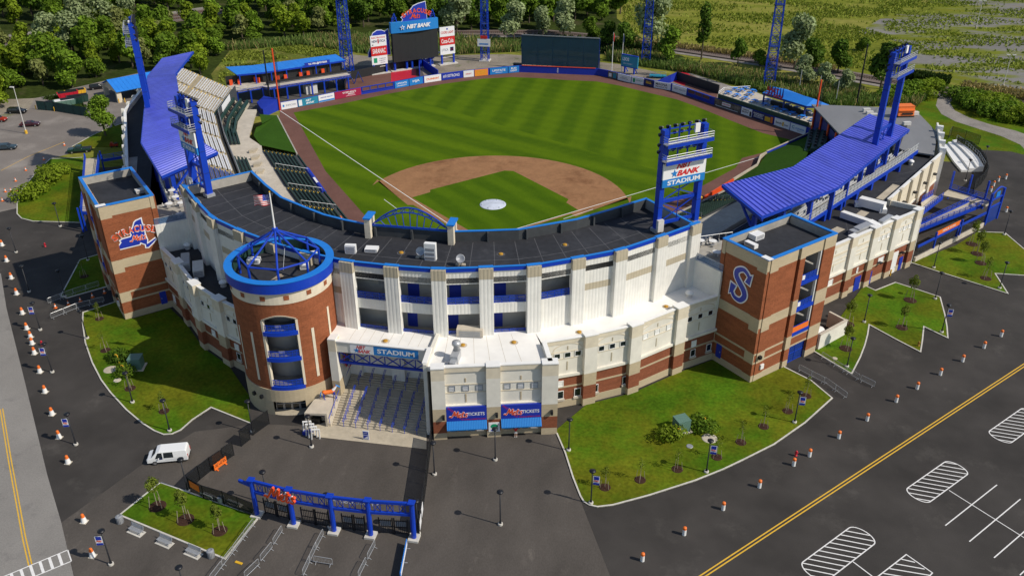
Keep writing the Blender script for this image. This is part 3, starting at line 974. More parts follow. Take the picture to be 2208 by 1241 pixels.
FO=[(-40.1,-30.6),(-35.4,-35.6),(-30.05,-40.9),(-24.0,-44.4),(-18.0,-47.2),(-11.8,-49.4),(-5.6,-50.8),(0.65,-51.05),(7.0,-50.85),(13.05,-49.3),(19.15,-47.5),(24.65,-44.35),(30.05,-40.9),(35.4,-35.6),(40.1,-30.6)]
FI=[(-32.4,-22.4),(-27.5,-27.6),(-22.9,-32.0),(-17.9,-34.9),(-14.0,-37.0),(-10.4,-38.2),(-5.75,-39.3),(5.75,-39.3),(10.4,-38.2),(15.2,-36.9),(22.9,-32.0),(27.5,-27.6),(32.7,-22.3)]
ZT, ZR=20.9, 19.4
ms=thing('main_stand', 'long curved white stand building with dark flat roof and blue roof edge, behind home plate', 'building',(0,-45,0))
OPEN={6:2, 7:2, 8:2, 9:2, 10:1}
walls, panels, tans, caps, fasc=MB(), MB(), MB(), MB(), MB()
for i in range(len(FO)-1):
 A, B=FO[i], FO[i+1]
 f=Face(A, B)
 zs=[(0,20.32)]if i not in OPEN else([(0,10.1),(13.85,15.35),(18.45,20.32)]if OPEN[i]==2 else[(0,15.35),(18.45,20.32)])
 g=MB()
 for z0, z1 in zs:f.rect(g, 0.02, f.L-.02, z0, z1, 0, d0=-.35)
 g.build('wall_panel', 'siding', ms)
 g=MB();f.rect(g, 1.0, f.L-1.0, 20.34, ZT-.04, .12, d0=-.3);g.build('fascia', 'blue_steel', ms)
 g=MB();f.rect(g, 0, f.L, ZT, ZT+.07, .16, d0=-.22);g.build('roof_edge_cap', 'blue_cap', ms)
 if i not in OPEN:
  g=MB();f.rect(g, 1.25, f.L-1.2, 15.6, 16.6, .03);g.build('tan_stripe', 'siding_tan', ms)
 else:
  fi=Face((A[0]-f.N.x*2.6,A[1]-f.N.y*2.6),(B[0]-f.N.x*2.6,B[1]-f.N.y*2.6))
  lv=[(10.1,13.85),(15.0,18.45)]if OPEN[i]==2 else[(15.0,18.45)]
  for zf, zc in lv:
   g=MB();g.slab(f.O, f.U, f.V, 0, zf-.25, f.L, zf, -.36, 0, -2.6);g.build('balcony_floor', 'concrete_grey', ms)
   g=MB();fi.rect(g, 0, fi.L, zf, zc+.3, 0, d0=-.25);bw=g.build('balcony_back_wall', 'inner_wall', ms)
   g=MB();g.slab(f.O, f.U, f.V, 0, zc+.1, f.L, zc+.35, -.36, 0, -2.6);g.build('balcony_ceiling', 'inner_wall', ms)
   zb=15.35 if zf>12 else 10.1
   g=MB()
   for z in(zb+.05, zb+.55, zb+1.0):f.rect(g, .9, f.L-.9, z, z+.06, -.12, d0=-.18)
   s_=1.0
   while s_<f.L-.9:f.rect(g, s_, s_+.07, zb, zb+1.06, -.11, d0=-.19);s_+=1.05
   rl=g.build('balcony_railing', 'blue_steel', ms)
   g=MB();f.rect(g, .9, f.L-.9, zb+.06, zb+1.0, -.14, d0=-.155);g.build('railing_mesh', 'blue_mesh', rl)
  if i in(9, 7, 8):
   g=MB();fi.rect(g, 1.3, 2.9, 15.02, 17.6, .05);g.build('balcony_door', 'royal', ms)
  if i in(7, 8, 9):
   g=MB();fi.rect(g, .9 if i!=7 else 1.0, 2.4, 10.12, 12.6, .05);g.build('balcony_door', 'royal', ms)
  if i==6:
   g=MB();fi.rect(g, 3.2, 4.2, 16.4, 17.4, .06);g.build('vent_grille', 'steel_grey', ms)
for i, p in enumerate(FO):
 a, b=FO[max(0,i-1)], FO[min(len(FO)-1,i+1)]
 ang=math.atan2(b[1]-a[1], b[0]-a[0])
 n=perp(a, b)
 c=(p[0]+n[0]*.08, p[1]+n[1]*.08)
 g=MB();g.box(c[0], c[1], 0, 1.9, 1.0, 19.4, ang);g.build('pilaster', 'siding', ms)
 g=MB();g.box(c[0], c[1], 19.4, 1.94, 1.04, ZT-19.4+.02, ang);g.build('pilaster_head', 'siding_tan', ms)
 g=MB();g.box(c[0]-n[0]*.1, c[1]-n[1]*.1, ZT+.072, 1.95, .62, .07, ang);g.build('pilaster_cap', 'blue_cap', ms)
 # roof deck, inner parapet, end parapets

ring=FO+FI[::-1]
g=MB();g.prism(FO+FI[::-1], 18.6, ZR);g.build('roof', 'roof_dark', ms)
g=MB();rs=offset(FI, -.0)
wall(g, FI, -.35, 0, ZT);g.build('inner_parapet', 'roof_dark_face', ms)
g=MB();wall(g, offset(FI,-.03), -.42, ZT+.005, ZT+.1);g.build('inner_parapet_cap', 'blue_cap', ms)
for A, B in((FI[0],FO[0]),(FO[-1],FI[-1])):
 g=MB();g.seg(A, B, .35, 15.0, ZT-.01, off=-.2, ext=-.4);g.build('end_parapet', 'concrete_grey', ms)
 g=MB();g.seg(A, B, .42, ZT+.01, ZT+.1, off=-.2, ext=-.3);g.build('end_parapet_cap', 'blue_cap', ms)
g=MB()
for k in range(1, 26):
 t=k/26;d=t*length(FO);p, q=along(FO, d);r_, _=along(FI, t*length(FI))
 a, b=lerp(p, r_, .06), lerp(p, r_, .93);g.seg(a, b, .1, ZR, ZR+.008)
mid=[lerp(along(FO,k/26*length(FO))[0],along(FI,k/26*length(FI))[0],.42)for k in range(27)]
wall(g, mid, .1, ZR, ZR+.010)
g.build('roof_seams', 'roof_seam', ms, kind='stuff')
g=MB()
for k in range(2, 27, 2):
 p, q=along(FI, k/28*length(FI));g.box(p[0]-q[1]*-.55, p[1]+q[0]*-.55, ZR, .28, .5, ZT-ZR-.05, math.atan2(q[1],q[0]))
g.build('parapet_brace', 'roof_dark_face', ms)

# arched truss with cream posts on the roof

tr=thing('roof_arch', 'blue arched truss between two cream posts on the dark roof overlooking home plate', 'arch',(0,-39.8,ZR))
for sx in(-1, 1):
 g=MB();g.box(sx*6.15, -40.35, ZR, .85, .85, 3.0);g.box(sx*6.15, -38.7, ZR, .7, .7, 3.0);p=g.build('post', 'cream', tr)
 g=MB();g.box(sx*6.15, -39.6, ZR+3.0, 1.1, 2.6, .22);g.build('post_cap', 'blue_cap', p)
arc=lambda h, k, n=18:(-5.75+11.5*k/n, -39.75, ZT+.25+h*math.sin(PI*k/n)**.9)
g=MB();g.path([arc(3.1,k)for k in range(19)], .11, 6);g.path([arc(2.35,k)for k in range(1,18)], .09, 6);g.build('arch_chord', 'blue_steel', tr)
g=MB();g.beam((-5.75,-39.75,ZT+.3),(5.75,-39.75,ZT+.3), .2, .2);g.build('bottom_chord', 'blue_steel', tr)
g=MB()
for k in range(1, 18):
 g.tube(arc(2.35,k), arc(3.1,k+(1 if k%2 else-1)), .045, 4);g.tube(arc(2.35,k), arc(3.1,k), .045, 4)
for k in range(9):x=-4.4+1.1*k;top=arc(2.35, 9+(x*1.22)/11.5*18*.9);g.tube((x*.86,-39.75,ZT+.3),(x*1.02,-39.75,ZT+.25+2.35*math.sin(PI*(x*1.02+5.75)/11.5)**.9), .06, 4)
g.build('arch_webs', 'blue_steel', tr)

# ================================================================== lower wings with brick base, windows and arches

def wing_pilaster(parent, p, ang, top=11.45, w=1.9, dpt=.8):
 n=(math.sin(ang), -math.cos(ang))
 c=(p[0]-n[0]*.05, p[1]-n[1]*.05)
 for z0, z1, m, nm in((0,1.2,'tan_block','pilaster_base'),(1.2,3.4,'brick_dark','pilaster_brick'),(3.4,5.4,'tan_block','pilaster_band'),(5.4,9.6,'render_white','pilaster_shaft'),(9.6,top,'cream','pilaster_head'),(top,top+.14,'white_metal','pilaster_cap')):
  e=.12 if nm=='pilaster_cap' else 0
  g=MB();g.box(c[0], c[1], z0, w+e, dpt+.5+e, z1-z0, ang);g.build(nm, m, parent)

def window(parent, f, s, z, w, h, pane='glass_dark', frame='white_metal', sill=False):
 g=MB();f.rect(g, s-w/2, s+w/2, z, z+h, .035);o=g.build('window', pane, parent)
 g=MB();t=.07
 for(a, b, c, d)in((s-w/2-t,s+w/2+t,z-t,z),(s-w/2-t,s+w/2+t,z+h,z+h+t),(s-w/2-t,s-w/2,z,z+h),(s+w/2,s+w/2+t,z,z+h)):f.rect(g, a, b, c, d, .09)
 g.build('window_frame', frame, o)
 if sill:
  g=MB();f.rect(g, s-w/2-.2, s+w/2+.2, z-.38, z-.08, .22);g.build('window_sill', 'concrete_warm', o)
 return o

def wing_bay(parent, A, B, pane='glass_dark', wins=3, arch=True, low=(), top=11.3, cap='white_metal', panel=False):
 f=Face(A, B)
 for z0, z1, m, nm, d in((0,1.2,'tan_block','base_course',.06),(1.2,3.3,'brick_dark','brick_course',0),(3.3,3.55,'tan_block','string_course',.07),(3.55,5.0,'brick_dark','brick_course',0),(5.0,5.2,'tan_block','string_course',.07),(5.2,5.6,'render_white','ledge',.28),(5.6,10.55,'render_white','upper_wall',0),(10.55,top-.12,'cream','frieze',.08),(top-.12,top,cap,'coping',.16)):
  g=MB();f.rect(g, 0, f.L, z0, z1, d, d0=-.4);g.build(nm, m, parent)
 mid=f.L/2
 g=MB();f.rect(g, 0.9, f.L-.9, 8.05, 8.2, .05);f.rect(g, .9, f.L-.9, 9.15, 9.3, .05);g.build('trim_band', 'cream', parent)
 if panel:
  g=MB();f.rect(g, 1.3, f.L-1.3, 8.9, 9.1, .05);f.rect(g, 1.3, f.L-1.3, 7.3, 7.5, .05);g.build('trim_band', 'cream', parent)
  wins=0;arch=False
 g=MB();f.rect(g, mid-.09, mid+.09, 6.2, 7.6, .04);f.rect(g, mid-.09, mid+.09, 9.5, 10.1, .04);g.build('wall_slot', 'siding_tan', parent)
 if arch:
  g=MB();pts=[]
  r_=(f.L-2.2)/2
  for k in range(13):a=PI*k/12;pts.append((mid-r_*math.cos(a),9.32+1.1*math.sin(a)))
  q=[(x,z+.17 if 0<i<12 else z)for i,(x,z)in enumerate(pts)]
  g.plate(pts+q[::-1], f.O, f.U, f.V, .05);g.build('blind_arch', 'cream', parent)
 for k in range(wins):
  window(parent, f, mid+(k-(wins-1)/2)*(f.L-1.9)/max(2.9,wins), 8.3, .8, .75, pane)
 for(s, z, w, h, pn, sl)in low:window(parent, f, s*f.L, z, w, h, pn, sill=sl)
 return f

WR=[(21.4,-51.0),(27.14,-48.1),(33.0,-44.4),(39.1,-38.3),(45.0,-33.4)]
WL=[(-p[0],p[1])for p in WR[::-1]]
lows={'r':[[(.36,3.6,.75,.85,'white_metal',False),(.36,1.55,.85,1.2,'glass_dark',True),(.76,1.55,.85,1.2,'glass_dark',True)],[(.16,1.55,.85,1.2,'glass_dark',True),(.86,1.75,.85,1.2,'glass_dark',True)],[],[(.42,3.6,.8,.95,'white_metal',False),(.42,1.9,.8,1.1,'glass_dark',True),(.82,1.9,.8,1.1,'glass_dark',True)]], 'l':[[(.3,1.9,.8,1.1,'white_metal',True)],[(.5,3.6,.8,.9,'white_metal',False)],[(.5,3.6,.9,.95,'white_metal',False)],[(.4,3.6,.9,.95,'white_metal',False),(.42,1.9,.8,1.1,'glass_dark',True)]]}
for side, W in(('r',WR),('l',WL)):
 if side=='r':
  o=thing('ticket_wing', 'low curved brick-based wing with white roof, right of the ticket block', 'building',(32,-43,0))
 else:
  o=thing('concourse_wing', 'low curved brick-based wing with dark roof, left of the round tower', 'building',(-32,-43,0))
 for i in range(4):
  pane='white_metal' if(side=='r' and i==2)else 'glass_dark'
  wing_bay(o, W[i], W[i+1], pane, 3, True, lows[side][i])
 for i in(1, 2, 3):
  a, b=W[i-1], W[i+1];wing_pilaster(o, W[i], math.atan2(b[1]-a[1],b[0]-a[0]))
 inn=[(p[0]*.985,p[1]+.9)for p in FO if(p[0]>17 if side=='r' else p[0]<-14)]
 if side=='r':
  poly=WR[:]+[(44.2,-32.9),(40.4,-29.9)]+inn[::-1]+[(17,-46)]
  poly=[(20.9,-51.2)]+offset(WR, -.3)[1:-1]+[(44.7,-33.1),(40.1,-29.6),(35.1,-34.8),(29.8,-40.1),(24.5,-43.5),(19.0,-46.7)]
  g=MB();g.prism(poly, 10.0, 10.7);g.build('roof', 'roof_white', o)
 else:
  poly=[(-p[0],p[1])for p in[(20.9,-51.2)]+offset(WR,-.3)[1:-1]+[(44.7,-33.1),(40.1,-29.6),(35.1,-34.8),(29.8,-40.1),(24.5,-43.5),(17.0,-46.7)]]
  g=MB();g.prism(poly, 9.7, 10.2);g.build('roof', 'roof_dark', o)
  # link walls with roof terraces beside the brick towers

for sx, nm, lab in((1,'terrace_link','white ribbed link wall with open terrace beside the tower with the large blue letter'),(-1,'terrace_link','white ribbed link wall with open terrace beside the tower with the state emblem')):
 o=thing(nm, lab, 'terrace',(sx*43,-28,0))
 A, B=(sx*40.1, -29.9), (sx*44.6, -33.9)
 g=MB();g.seg(A, B, .35, 9.0, 15.2, off=(.1 if sx>0 else-.1));g.build('link_wall', 'siding', o)
 P=[A, B,(sx*48.2,-28.2),(sx*50.2,-24.6),(sx*46.5,-20.2),(sx*36.0,-25.4)]
 g=MB();g.prism(P, 13.6, 14.1);g.build('terrace_floor', 'concrete_grey', o)
 g=MB();g.seg(A, B, .06, 15.2, 16.2, off=(-.1 if sx>0 else .1));g.build('glass_panel', 'glass_rail', o)
 g=MB();g.tube((A[0],A[1]+.1,16.25),(B[0],B[1]+.1,16.25), .05, 5);g.path([(sx*36.2,-25.2,15.2),(sx*46.5,-20.0,15.2)], .05, 5)
 for k in range(11):q=lerp((sx*36.2,-25.2),(sx*46.5,-20.0), k/10);g.tube((*q,14.1),(*q,15.2), .035, 4)
 g.build('terrace_railing', 'galvanised', o)

# ================================================================== square brick stair towers

def brick_tower(sx, name, label):
 F, I, J=(50.1, -39.1), (44.25, -33.25), (60.25, -28.6)
 K=(I[0]+J[0]-F[0], I[1]+J[1]-F[1])
 m_=lambda p:(sx*p[0], p[1])
 F, I, J, K=m_(F), m_(I), m_(J), m_(K)
 o=thing(name, label, 'tower',(*F,0))
 H=20.2
 front=Face(I, F, True)if sx>0 else Face(F, I, False)
 side=Face(F, J, False)if sx>0 else Face(J, F, True)
 def bands(f, s0, s1, q0, q1, rows=None):
  rows=rows or((0,1.2,'tan_block','base_course',.08),(1.2,3.2,'brick','brick_course',0),(3.2,3.5,'tan_block','string_course',.05),(3.5,4.7,'brick','brick_course',0),(4.7,5.0,'tan_block','string_course',.05),(5.0,9.2,'brick','brick_course',0),(9.2,10.75,'tan_block','belt_course',.05),(10.75,18.3,'brick','brick_course',0),(18.3,H-.1,'tan_block','parapet_band',.03))
  for z0, z1, m, nm, d in rows:
   g=MB();f.rect(g, s0, s1, z0, z1, d, d0=-.5);g.build(nm, m, o)
  for(a, b)in((s0,s0+q0),(s1-q1,s1)):
   if b-a<.1:continue
   g=MB();f.rect(g, a, b, 3.2, 5.0, .12, d0=.0);f.rect(g, a, b, 8.5, 10.75, .12, d0=.0);g.build('quoin', 'tan_block', o)
   g=MB();f.rect(g, a, b, 1.2, 3.2, .12);f.rect(g, a, b, 5.0, 8.5, .12);f.rect(g, a, b, 10.75, 18.0, .12);g.build('quoin_brick', 'brick', o)
   g=MB();f.rect(g, a, b, 18.0, H-.1, .12);g.build('quoin_head', 'tan_block', o)
 bands(front, 0, front.L, 1.7, .6)
 bands(side, .5, 6.3, 1.7, 0)
 bands(side, 6.75, 7.9, 0, 0,((0,1.2,'tan_block','pier_base',.2),(1.2,3.2,'brick','pier_brick',.2),(3.2,5.4,'tan_block','pier_band',.2),(5.4,9.2,'brick','pier_brick',.2),(9.2,10.75+.8,'tan_block','pier_band',.2),(11.55,18.3,'brick','pier_brick',.2),(18.3,H-.1,'tan_block','pier_head',.2)))
 bands(side, 12.0, side.L, 0, 0,((0,1.2,'tan_block','pier_base',.2),(1.2,3.2,'brick','pier_brick',.2),(3.2,5.4,'tan_block','pier_band',.2),(5.4,9.2,'brick','pier_brick',.2),(9.2,11.55,'tan_block','pier_band',.2),(11.55,18.3,'brick','pier_brick',.2),(18.3,H-.1,'tan_block','pier_head',.2)))
 g=MB();side.rect(g, 6.3, 6.75, 0, H-.1, -.35, d0=-.6);g.build('reveal', 'brick_dark', o)
 g=MB();side.rect(g, 7.9, 12.0, 18.3, H-.1, .03, d0=-.5);g.build('lintel', 'tan_block', o)
 g=MB();side.rect(g, 7.9, 12.0, 3.45, 4.75, .0, d0=-.5);g.build('spandrel', 'brick', o)
 g=MB();side.rect(g, 7.9, 12.0, 3.2, 3.45, .06, d0=-.5);side.rect(g, 7.9, 12.0, 4.75, 5.0, .06, d0=-.5);g.build('string_course', 'tan_block', o)
 g=MB();side.rect(g, 6.75, 12.4, 0, 18.2, -3.6, d0=-3.9);g.build('stair_back_wall', 'inner_wall', o)
 g=MB();side.rect(g, 7.5, 7.75, 0, 18.2, -.5, d0=-3.6);side.rect(g, 12.1, 12.35, 0, 18.2, -.5, d0=-3.6);g.build('stair_side_wall', 'inner_wall', o)
 g=MB();side.rect(g, 11.7, 11.98, 5.0, 18.3, -.02, d0=-.45);g.build('jamb', 'white_metal', o)
 for k, zf in enumerate((5.05,9.3,13.7)):
  g=MB();side.rect(g, 7.75, 12.1, zf-.3, zf, -.52, d0=-3.6);g.build('stair_landing', 'concrete_grey', o)
  g=MB();side.rect(g, 7.9, 12.0, zf-.05, zf+.55, .1, d0=-.5);b=g.build('slab_edge', 'blue_steel', o)
  g=MB()
  for z in(zf+.75, zf+1.1, zf+1.45):side.rect(g, 7.95, 11.95, z, z+.06, -.1, d0=-.18)
  for q in range(5):side.rect(g, 7.95+q*.98, 8.03+q*.98, zf+.55, zf+1.5, -.1, d0=-.18)
  rl=g.build('stair_railing', 'blue_steel', o)
  g=MB();side.rect(g, 7.95, 11.95, zf+.6, zf+1.42, -.13, d0=-.145);g.build('railing_mesh', 'blue_mesh', rl)
  g=MB();g.beam(side.pt(8.2,zf+.05,-2.6), side.pt(11.5,zf+2.1,-2.6), 1.4, .25);g.beam(side.pt(11.5,zf+2.1,-1.3), side.pt(8.4,zf+3.9,-1.3), 1.2, .22);g.build('stair_flight', 'concrete_grey', o)
  if k>0:
   g=MB();side.rect(g, 8.3, 8.9, zf+.75, zf+1.4, .0, d0=-.09);g.build('notice', 'white_sign', o)
 if sx>0:
  g=MB();side.rect(g, 8.0, 11.6, 5.75, 6.65, .14, d0=.1);bn=g.build('banner', 'orange', o)
  g=MB();put_text(g, 'SECTION  ENTRY', side.pt(9.8,6.2,0), side.U, side.V, 2.9, .42, d=.16, bold=.01);
 g=MB();side.rect(g, 7.95, 11.95, .05, 3.18, -.25, d0=-.32);gt=g.build('gate', 'blue_mesh', o)
 g=MB()
 for s_ in(7.95, 9.9, 11.87):side.rect(g, s_, s_+.08, .05, 3.18, -.2, d0=-.25)
 side.rect(g, 8.03, 11.87, 1.6, 1.7, -.2, d0=-.25);side.rect(g, 8.03, 11.87, 3.1, 3.18, -.2, d0=-.25);side.rect(g, 8.03, 11.87, .05, .13, -.2, d0=-.25);g.build('gate_frame', 'blue_steel', gt)
 # the two rear walls, roof, coping

 g=MB();g.seg(K, I, .5, 0, H-.1, off=(-.25 if sx<0 else .25)*0, ext=-.05);g.build('rear_wall', 'brick', o)
 g=MB();g.seg(J, K, .5, 0, H-.1, ext=-.05);g.build('rear_wall', 'brick', o)
 ins=[lerp(p,((F[0]+K[0])/2,(F[1]+K[1])/2),.03)for p in(F,J,K,I)]
 g=MB();g.prism(ins, 18.3, 18.9);g.build('roof', 'roof_dark', o)
 g=MB()
 c0=((F[0]+K[0])/2,(F[1]+K[1])/2)
 i2=[lerp(p,c0,.055)for p in(F,J,K,I)]
 for a, b in zip(i2, i2[1:]+i2[:1]):g.seg(a, b, .06, 18.9, H-.12, ext=-.1)
 g.build('parapet_lining', 'concrete_grey', o)
 P=[F, J, K, I]if sx>0 else[F, I, K, J]
 g=MB();wall(g, offset([P[-1]]+P+[P[0]],.14)[1:-1], .5, H-.1, H+.06, closed=True);g.build('coping', 'blue_cap', o)
 g=MB();front.rect(g, -.3, 1.2, H+.1, H+.13, .3, d0=-.6);g.build('coping_corner', 'white_metal', o)
 g=MB();front.rect(g, 6.0, 7.0, 1.0, 3.3, .1);d_=g.build('door', 'royal', o)
 g=MB();front.rect(g, 6.15, 6.25, 2.0, 2.2, .16);g.build('door_handle', 'galvanised', d_)
 g=MB();side.rect(g, 1.5, 2.2, 1.9, 2.7, .35, d0=.12);g.build('utility_box', 'white_metal', o)
 g=MB();side.rect(g, .7, 1.2, 4.0, 4.5, .55, d0=.12);g.build('wall_lamp', 'black_metal', o)
 return o, front, side

tR, frR, sdR=brick_tower(1, 'brick_tower', 'square brick tower bearing one large blue white-edged letter beside the front lawn')
tL, frL, sdL=brick_tower(-1, 'brick_tower', 'square brick stair tower bearing a blue state-shaped emblem with orange lettering')
# tower emblem 1: the big serif letter

g0, g1=MB(), MB()
c=frR.pt(4.2, 14.55)
S_=[[(0.27,0.22,.12),(0.25,0.36,.12),(0.05,0.47,.15),(-0.16,0.36,.19),(-0.17,0.2,.2),(-0.02,0.04,.21),(0.15,-0.12,.21),(0.2,-0.28,.2),(0.06,-0.45,.17),(-0.17,-0.42,.14),(-0.27,-0.25,.12),(-0.25,-0.14,.12)]]
SER=[[(0.16,0.16),(0.33,0.12),(0.37,0.44),(0.25,0.38)],[(-0.14,-0.1),(-0.34,-0.06),(-0.36,-0.42),(-0.22,-0.33)]]
S_=[[(x,y*1.06,w_*.82)for x,y,w_ in S_[0]]]
put_strokes(g0, S_, c, frR.U, frR.V, 5.0, 0, .10, grow=.07)
for q in SER:g0.plate([(x*5,y*5)for x,y in grow_poly(q,.036)], c, frR.U, frR.V, .104)
put_strokes(g1, S_, c, frR.U, frR.V, 5.0, 0, .13, grow=0)
for q in SER:g1.plate([(x*5,y*5)for x,y in q], c, frR.U, frR.V, .134)
e=g0.build('emblem', 'white_sign', tR);g1.build('emblem_letter', 'blue_sign' if 0 else 'royal', e)

def state_emblem(parent, O, U, V, w, big=True, d=.03, outline=True):
 """state outline with arched lettering and brush script; w = width of the state"""
 k=w/1.38
 P=[((x-.69)*k,(y-.4)*k)for x, y in STATE]
 g=MB()
 if outline:g.plate(grow_poly(P,.045*k), O, U, V, d)
 e=g.build('emblem', 'white_sign', parent)if outline else parent
 g=MB();g.plate(P, O, U, V, d+.02);e2=g.build('state_shape', 'royal', parent)
 Ov, Uv, Vv=Vector(O), Vector(U), Vector(V)
 g=MB();g2=MB()
 cen=Ov+Uv*(-.03*k)+Vv*(-1.35*k)
 arc_text(g, 'SYRACUSE', cen, U, V, 1.62*k, R(90+27), R(90-27), .30*k, 0, d+.05, .05)
 g.build('lettering_edge', 'white_sign', e2)
 arc_text(g2, 'SYRACUSE', cen, U, V, 1.62*k, R(90+26.5), R(90-26.5), .235*k, 0, d+.075, .022)
 s0=Ov+Uv*(-.20*k)+Vv*(-.22*k)
 g=MB();put_strokes(g, SCRIPT, s0, U, V, .22*k, 0, d+.06, grow=.1, d0=d+.02, shear=.1);g.build('script_edge', 'white_sign', e2)
 put_strokes(g2, SCRIPT, s0, U, V, .22*k, 0, d+.095, d0=d+.02, shear=.1)
 g2.build('lettering', 'orange_deep', e2)
 return e

state_emblem(tL, frL.pt(4.45,14.2,.04), frL.U, frL.V, 5.7)

# ================================================================== round tower

TC=(-14.7, -52.0)
rt=thing('round_tower', 'round brick stair tower with cream band, blue rim and open pyramid frame on top', 'tower',(*TC,0))
RB=6.75
def arcwall(prof, a0, a1, n=28, m=0, mb=None):
 mb=mb or MB();mb.lathe(prof, TC[0], TC[1], n, m, R(a0), R(a1));return mb
def shell(r, z0, z1, t=.35):return[(r-t,z0),(r,z0),(r,z1),(r-t,z1)]
O0, O1=-93, -54
arcwall(shell(RB+.12,0,2.35), -56.5, 360-93.5).build('base_course', 'tan_block', rt)
arcwall(shell(RB+.12,2.35,4.3), 0, 360, 64).build('base_course', 'tan_block', rt)
arcwall(shell(RB,4.3,15.2), O1, 360+O0, 56).build('brick_wall', 'brick', rt)
arcwall(shell(RB,16.1,17.7), 0, 360, 72).build('brick_wall', 'brick', rt)
g=MB()
n=14
for k in range(n):
 a, b=O0+(O1-O0)*k/n, O0+(O1-O0)*(k+1)/n
 za, zb=(15.2+.72*math.sin(PI*t)for t in(k/n,(k+1)/n))
 pa=lambda ang, z, r=RB:(TC[0]+r*math.cos(R(ang)), TC[1]+r*math.sin(R(ang)), z)
 g.hexa([pa(a,za),pa(b,zb),pa(b,zb,RB-.35),pa(a,za,RB-.35),pa(a,16.1),pa(b,16.1),pa(b,16.1,RB-.35),pa(a,16.1,RB-.35)])
g.build('brick_wall', 'brick', rt)
arcwall(shell(RB,15.2,16.1), O1, 360+O0, 56).build('brick_wall', 'brick', rt)
g=MB()
for k in range(n):
 a, b=O0+(O1-O0)*k/n, O0+(O1-O0)*(k+1)/n
 za, zb=(15.2+.72*math.sin(PI*t)for t in(k/n,(k+1)/n))
 g.hexa([pa(a,za-.02),pa(b,zb-.02),pa(b,zb-.02,RB-.1),pa(a,za-.02,RB-.1),pa(a,za+.2,RB+.1),pa(b,zb+.2,RB+.1),pa(b,zb+.2,RB-.1),pa(a,za+.2,RB-.1)])
g.build('arch_trim', 'cream', rt)
arcwall(shell(RB+.05,17.7,19.65), 0, 360, 72).build('cream_band', 'cream', rt)
for k in range(14):
 a=-61.4+k*360/14
 g=MB();g.lathe(shell(RB+.09,18.3,18.95,.1), TC[0], TC[1], 3, 0, R(a-2.9), R(a+2.9));g.build('brick_square', 'brick', rt)
for a, z0, z1 in((-37,5.5,13.2),(-109,5.5,13.1),(-11,8.0,15.0),(-134,6.0,13.0)):
 g=MB();g.lathe(shell(RB+.05,z0,z1,.1), TC[0], TC[1], 3, 0, R(a-1.7), R(a+1.7));g.build('stone_strip', 'cream', rt)
arcwall([(6.2,19.45),(7.15,19.45),(7.15,20.88),(6.2,20.88)], 0, 360, 80).build('rim', 'blue_steel', rt)
arcwall([(6.15,20.89),(7.22,20.89),(7.22,20.98),(6.15,20.98),(6.15,20.89)], 0, 360, 80).build('rim_cap', 'blue_cap', rt)
arcwall([(6.15,20.88),(6.15,19.3)], 0, 360, 64).build('rim_lining', 'dark_green', rt)
g=MB();g.lathe([(0,19.35),(6.2,19.35)], TC[0], TC[1], 48);g.build('roof', 'roof_dark', rt)
for k, zf in enumerate((4.35,9.0,13.05)):
 arcwall([(RB-.4,zf-.1),(RB+.1,zf-.1),(RB+.1,zf+.5),(RB-.4,zf+.5)], O0, O1, 16).build('slab_edge', 'blue_steel', rt)
 g=MB();g.lathe([(0,zf-.2),(RB-.4,zf-.2),(RB-.4,zf+.1),(0,zf+.1)], TC[0], TC[1], 40);g.build('floor', 'concrete_grey', rt)
 g=MB();g.lathe(shell(RB-.12,zf+1.4,zf+1.47,.07), TC[0], TC[1], 16, 0, R(O0), R(O1));g.lathe(shell(RB-.12,zf+.95,zf+1.0,.05), TC[0], TC[1], 16, 0, R(O0), R(O1))
 for q in range(9):a=R(O0+(O1-O0)*q/8);g.box(TC[0]+(RB-.15)*math.cos(a), TC[1]+(RB-.15)*math.sin(a), zf+.5, .06, .06, .95, a)
 rl=g.build('railing', 'blue_steel', rt)
 g=MB();g.lathe([(RB-.15,zf+.5),(RB-.15,zf+1.4)], TC[0], TC[1], 16, 0, R(O0), R(O1));g.build('railing_mesh', 'blue_mesh', rl)
 g=MB();g.lathe([(3.6,zf+.1),(3.6,zf+4.4)], TC[0], TC[1], 30, 0, R(-180), R(0));g.build('stair_core', 'inner_wall', rt)
 if k:
  a=R(-76);g=MB();g.box(TC[0]+6.3*math.cos(a), TC[1]+6.3*math.sin(a), zf+.55, .1, .8, .75, a);g.build('notice', 'white_sign', rt)
g=MB();
for a in(O0, O1):g.box(TC[0]+(RB-.25)*math.cos(R(a)), TC[1]+(RB-.25)*math.sin(R(a)), 4.8, .5, .3, 10.4, R(a))
g.build('jamb', 'cream', rt)
# glazed entrance doors set back under the band

a0=R(-75);U=Vector((-math.sin(a0),math.cos(a0),0));Ov=Vector((TC[0]+5.2*math.cos(a0),TC[1]+5.2*math.sin(a0),0))
for k in range(4):
 g=MB();g.slab(Ov, U,(0,0,1), -2.2+k*1.1, 0.05, -1.16+k*1.1, 2.3, .05);d_=g.build('door', 'glass_dark', rt)
 g=MB();g.frame_rect(Ov+U*(-2.2+k*1.1), U,(0,0,1), 1.06, 2.3, .1, .1);g.slab(Ov, U,(0,0,1), -2.2+k*1.1, 1.0, -1.16+k*1.1, 1.1, .1);g.build('door_frame', 'galvanised', d_)
g=MB();g.lathe([(0,0.02),(RB,0.02),(RB,.09),(0,.09)], TC[0], TC[1], 24, 0, R(-100), R(-50));g.build('door_step', 'concrete', rt)
for a in(-120, -108):
 g=MB();g.box(TC[0]+7.0*math.cos(R(a)), TC[1]+7.0*math.sin(R(a)), 2.6, .5, .35, .5, R(a));g.build('wall_lamp', 'black_metal', rt)
 # pyramid of blue tubes

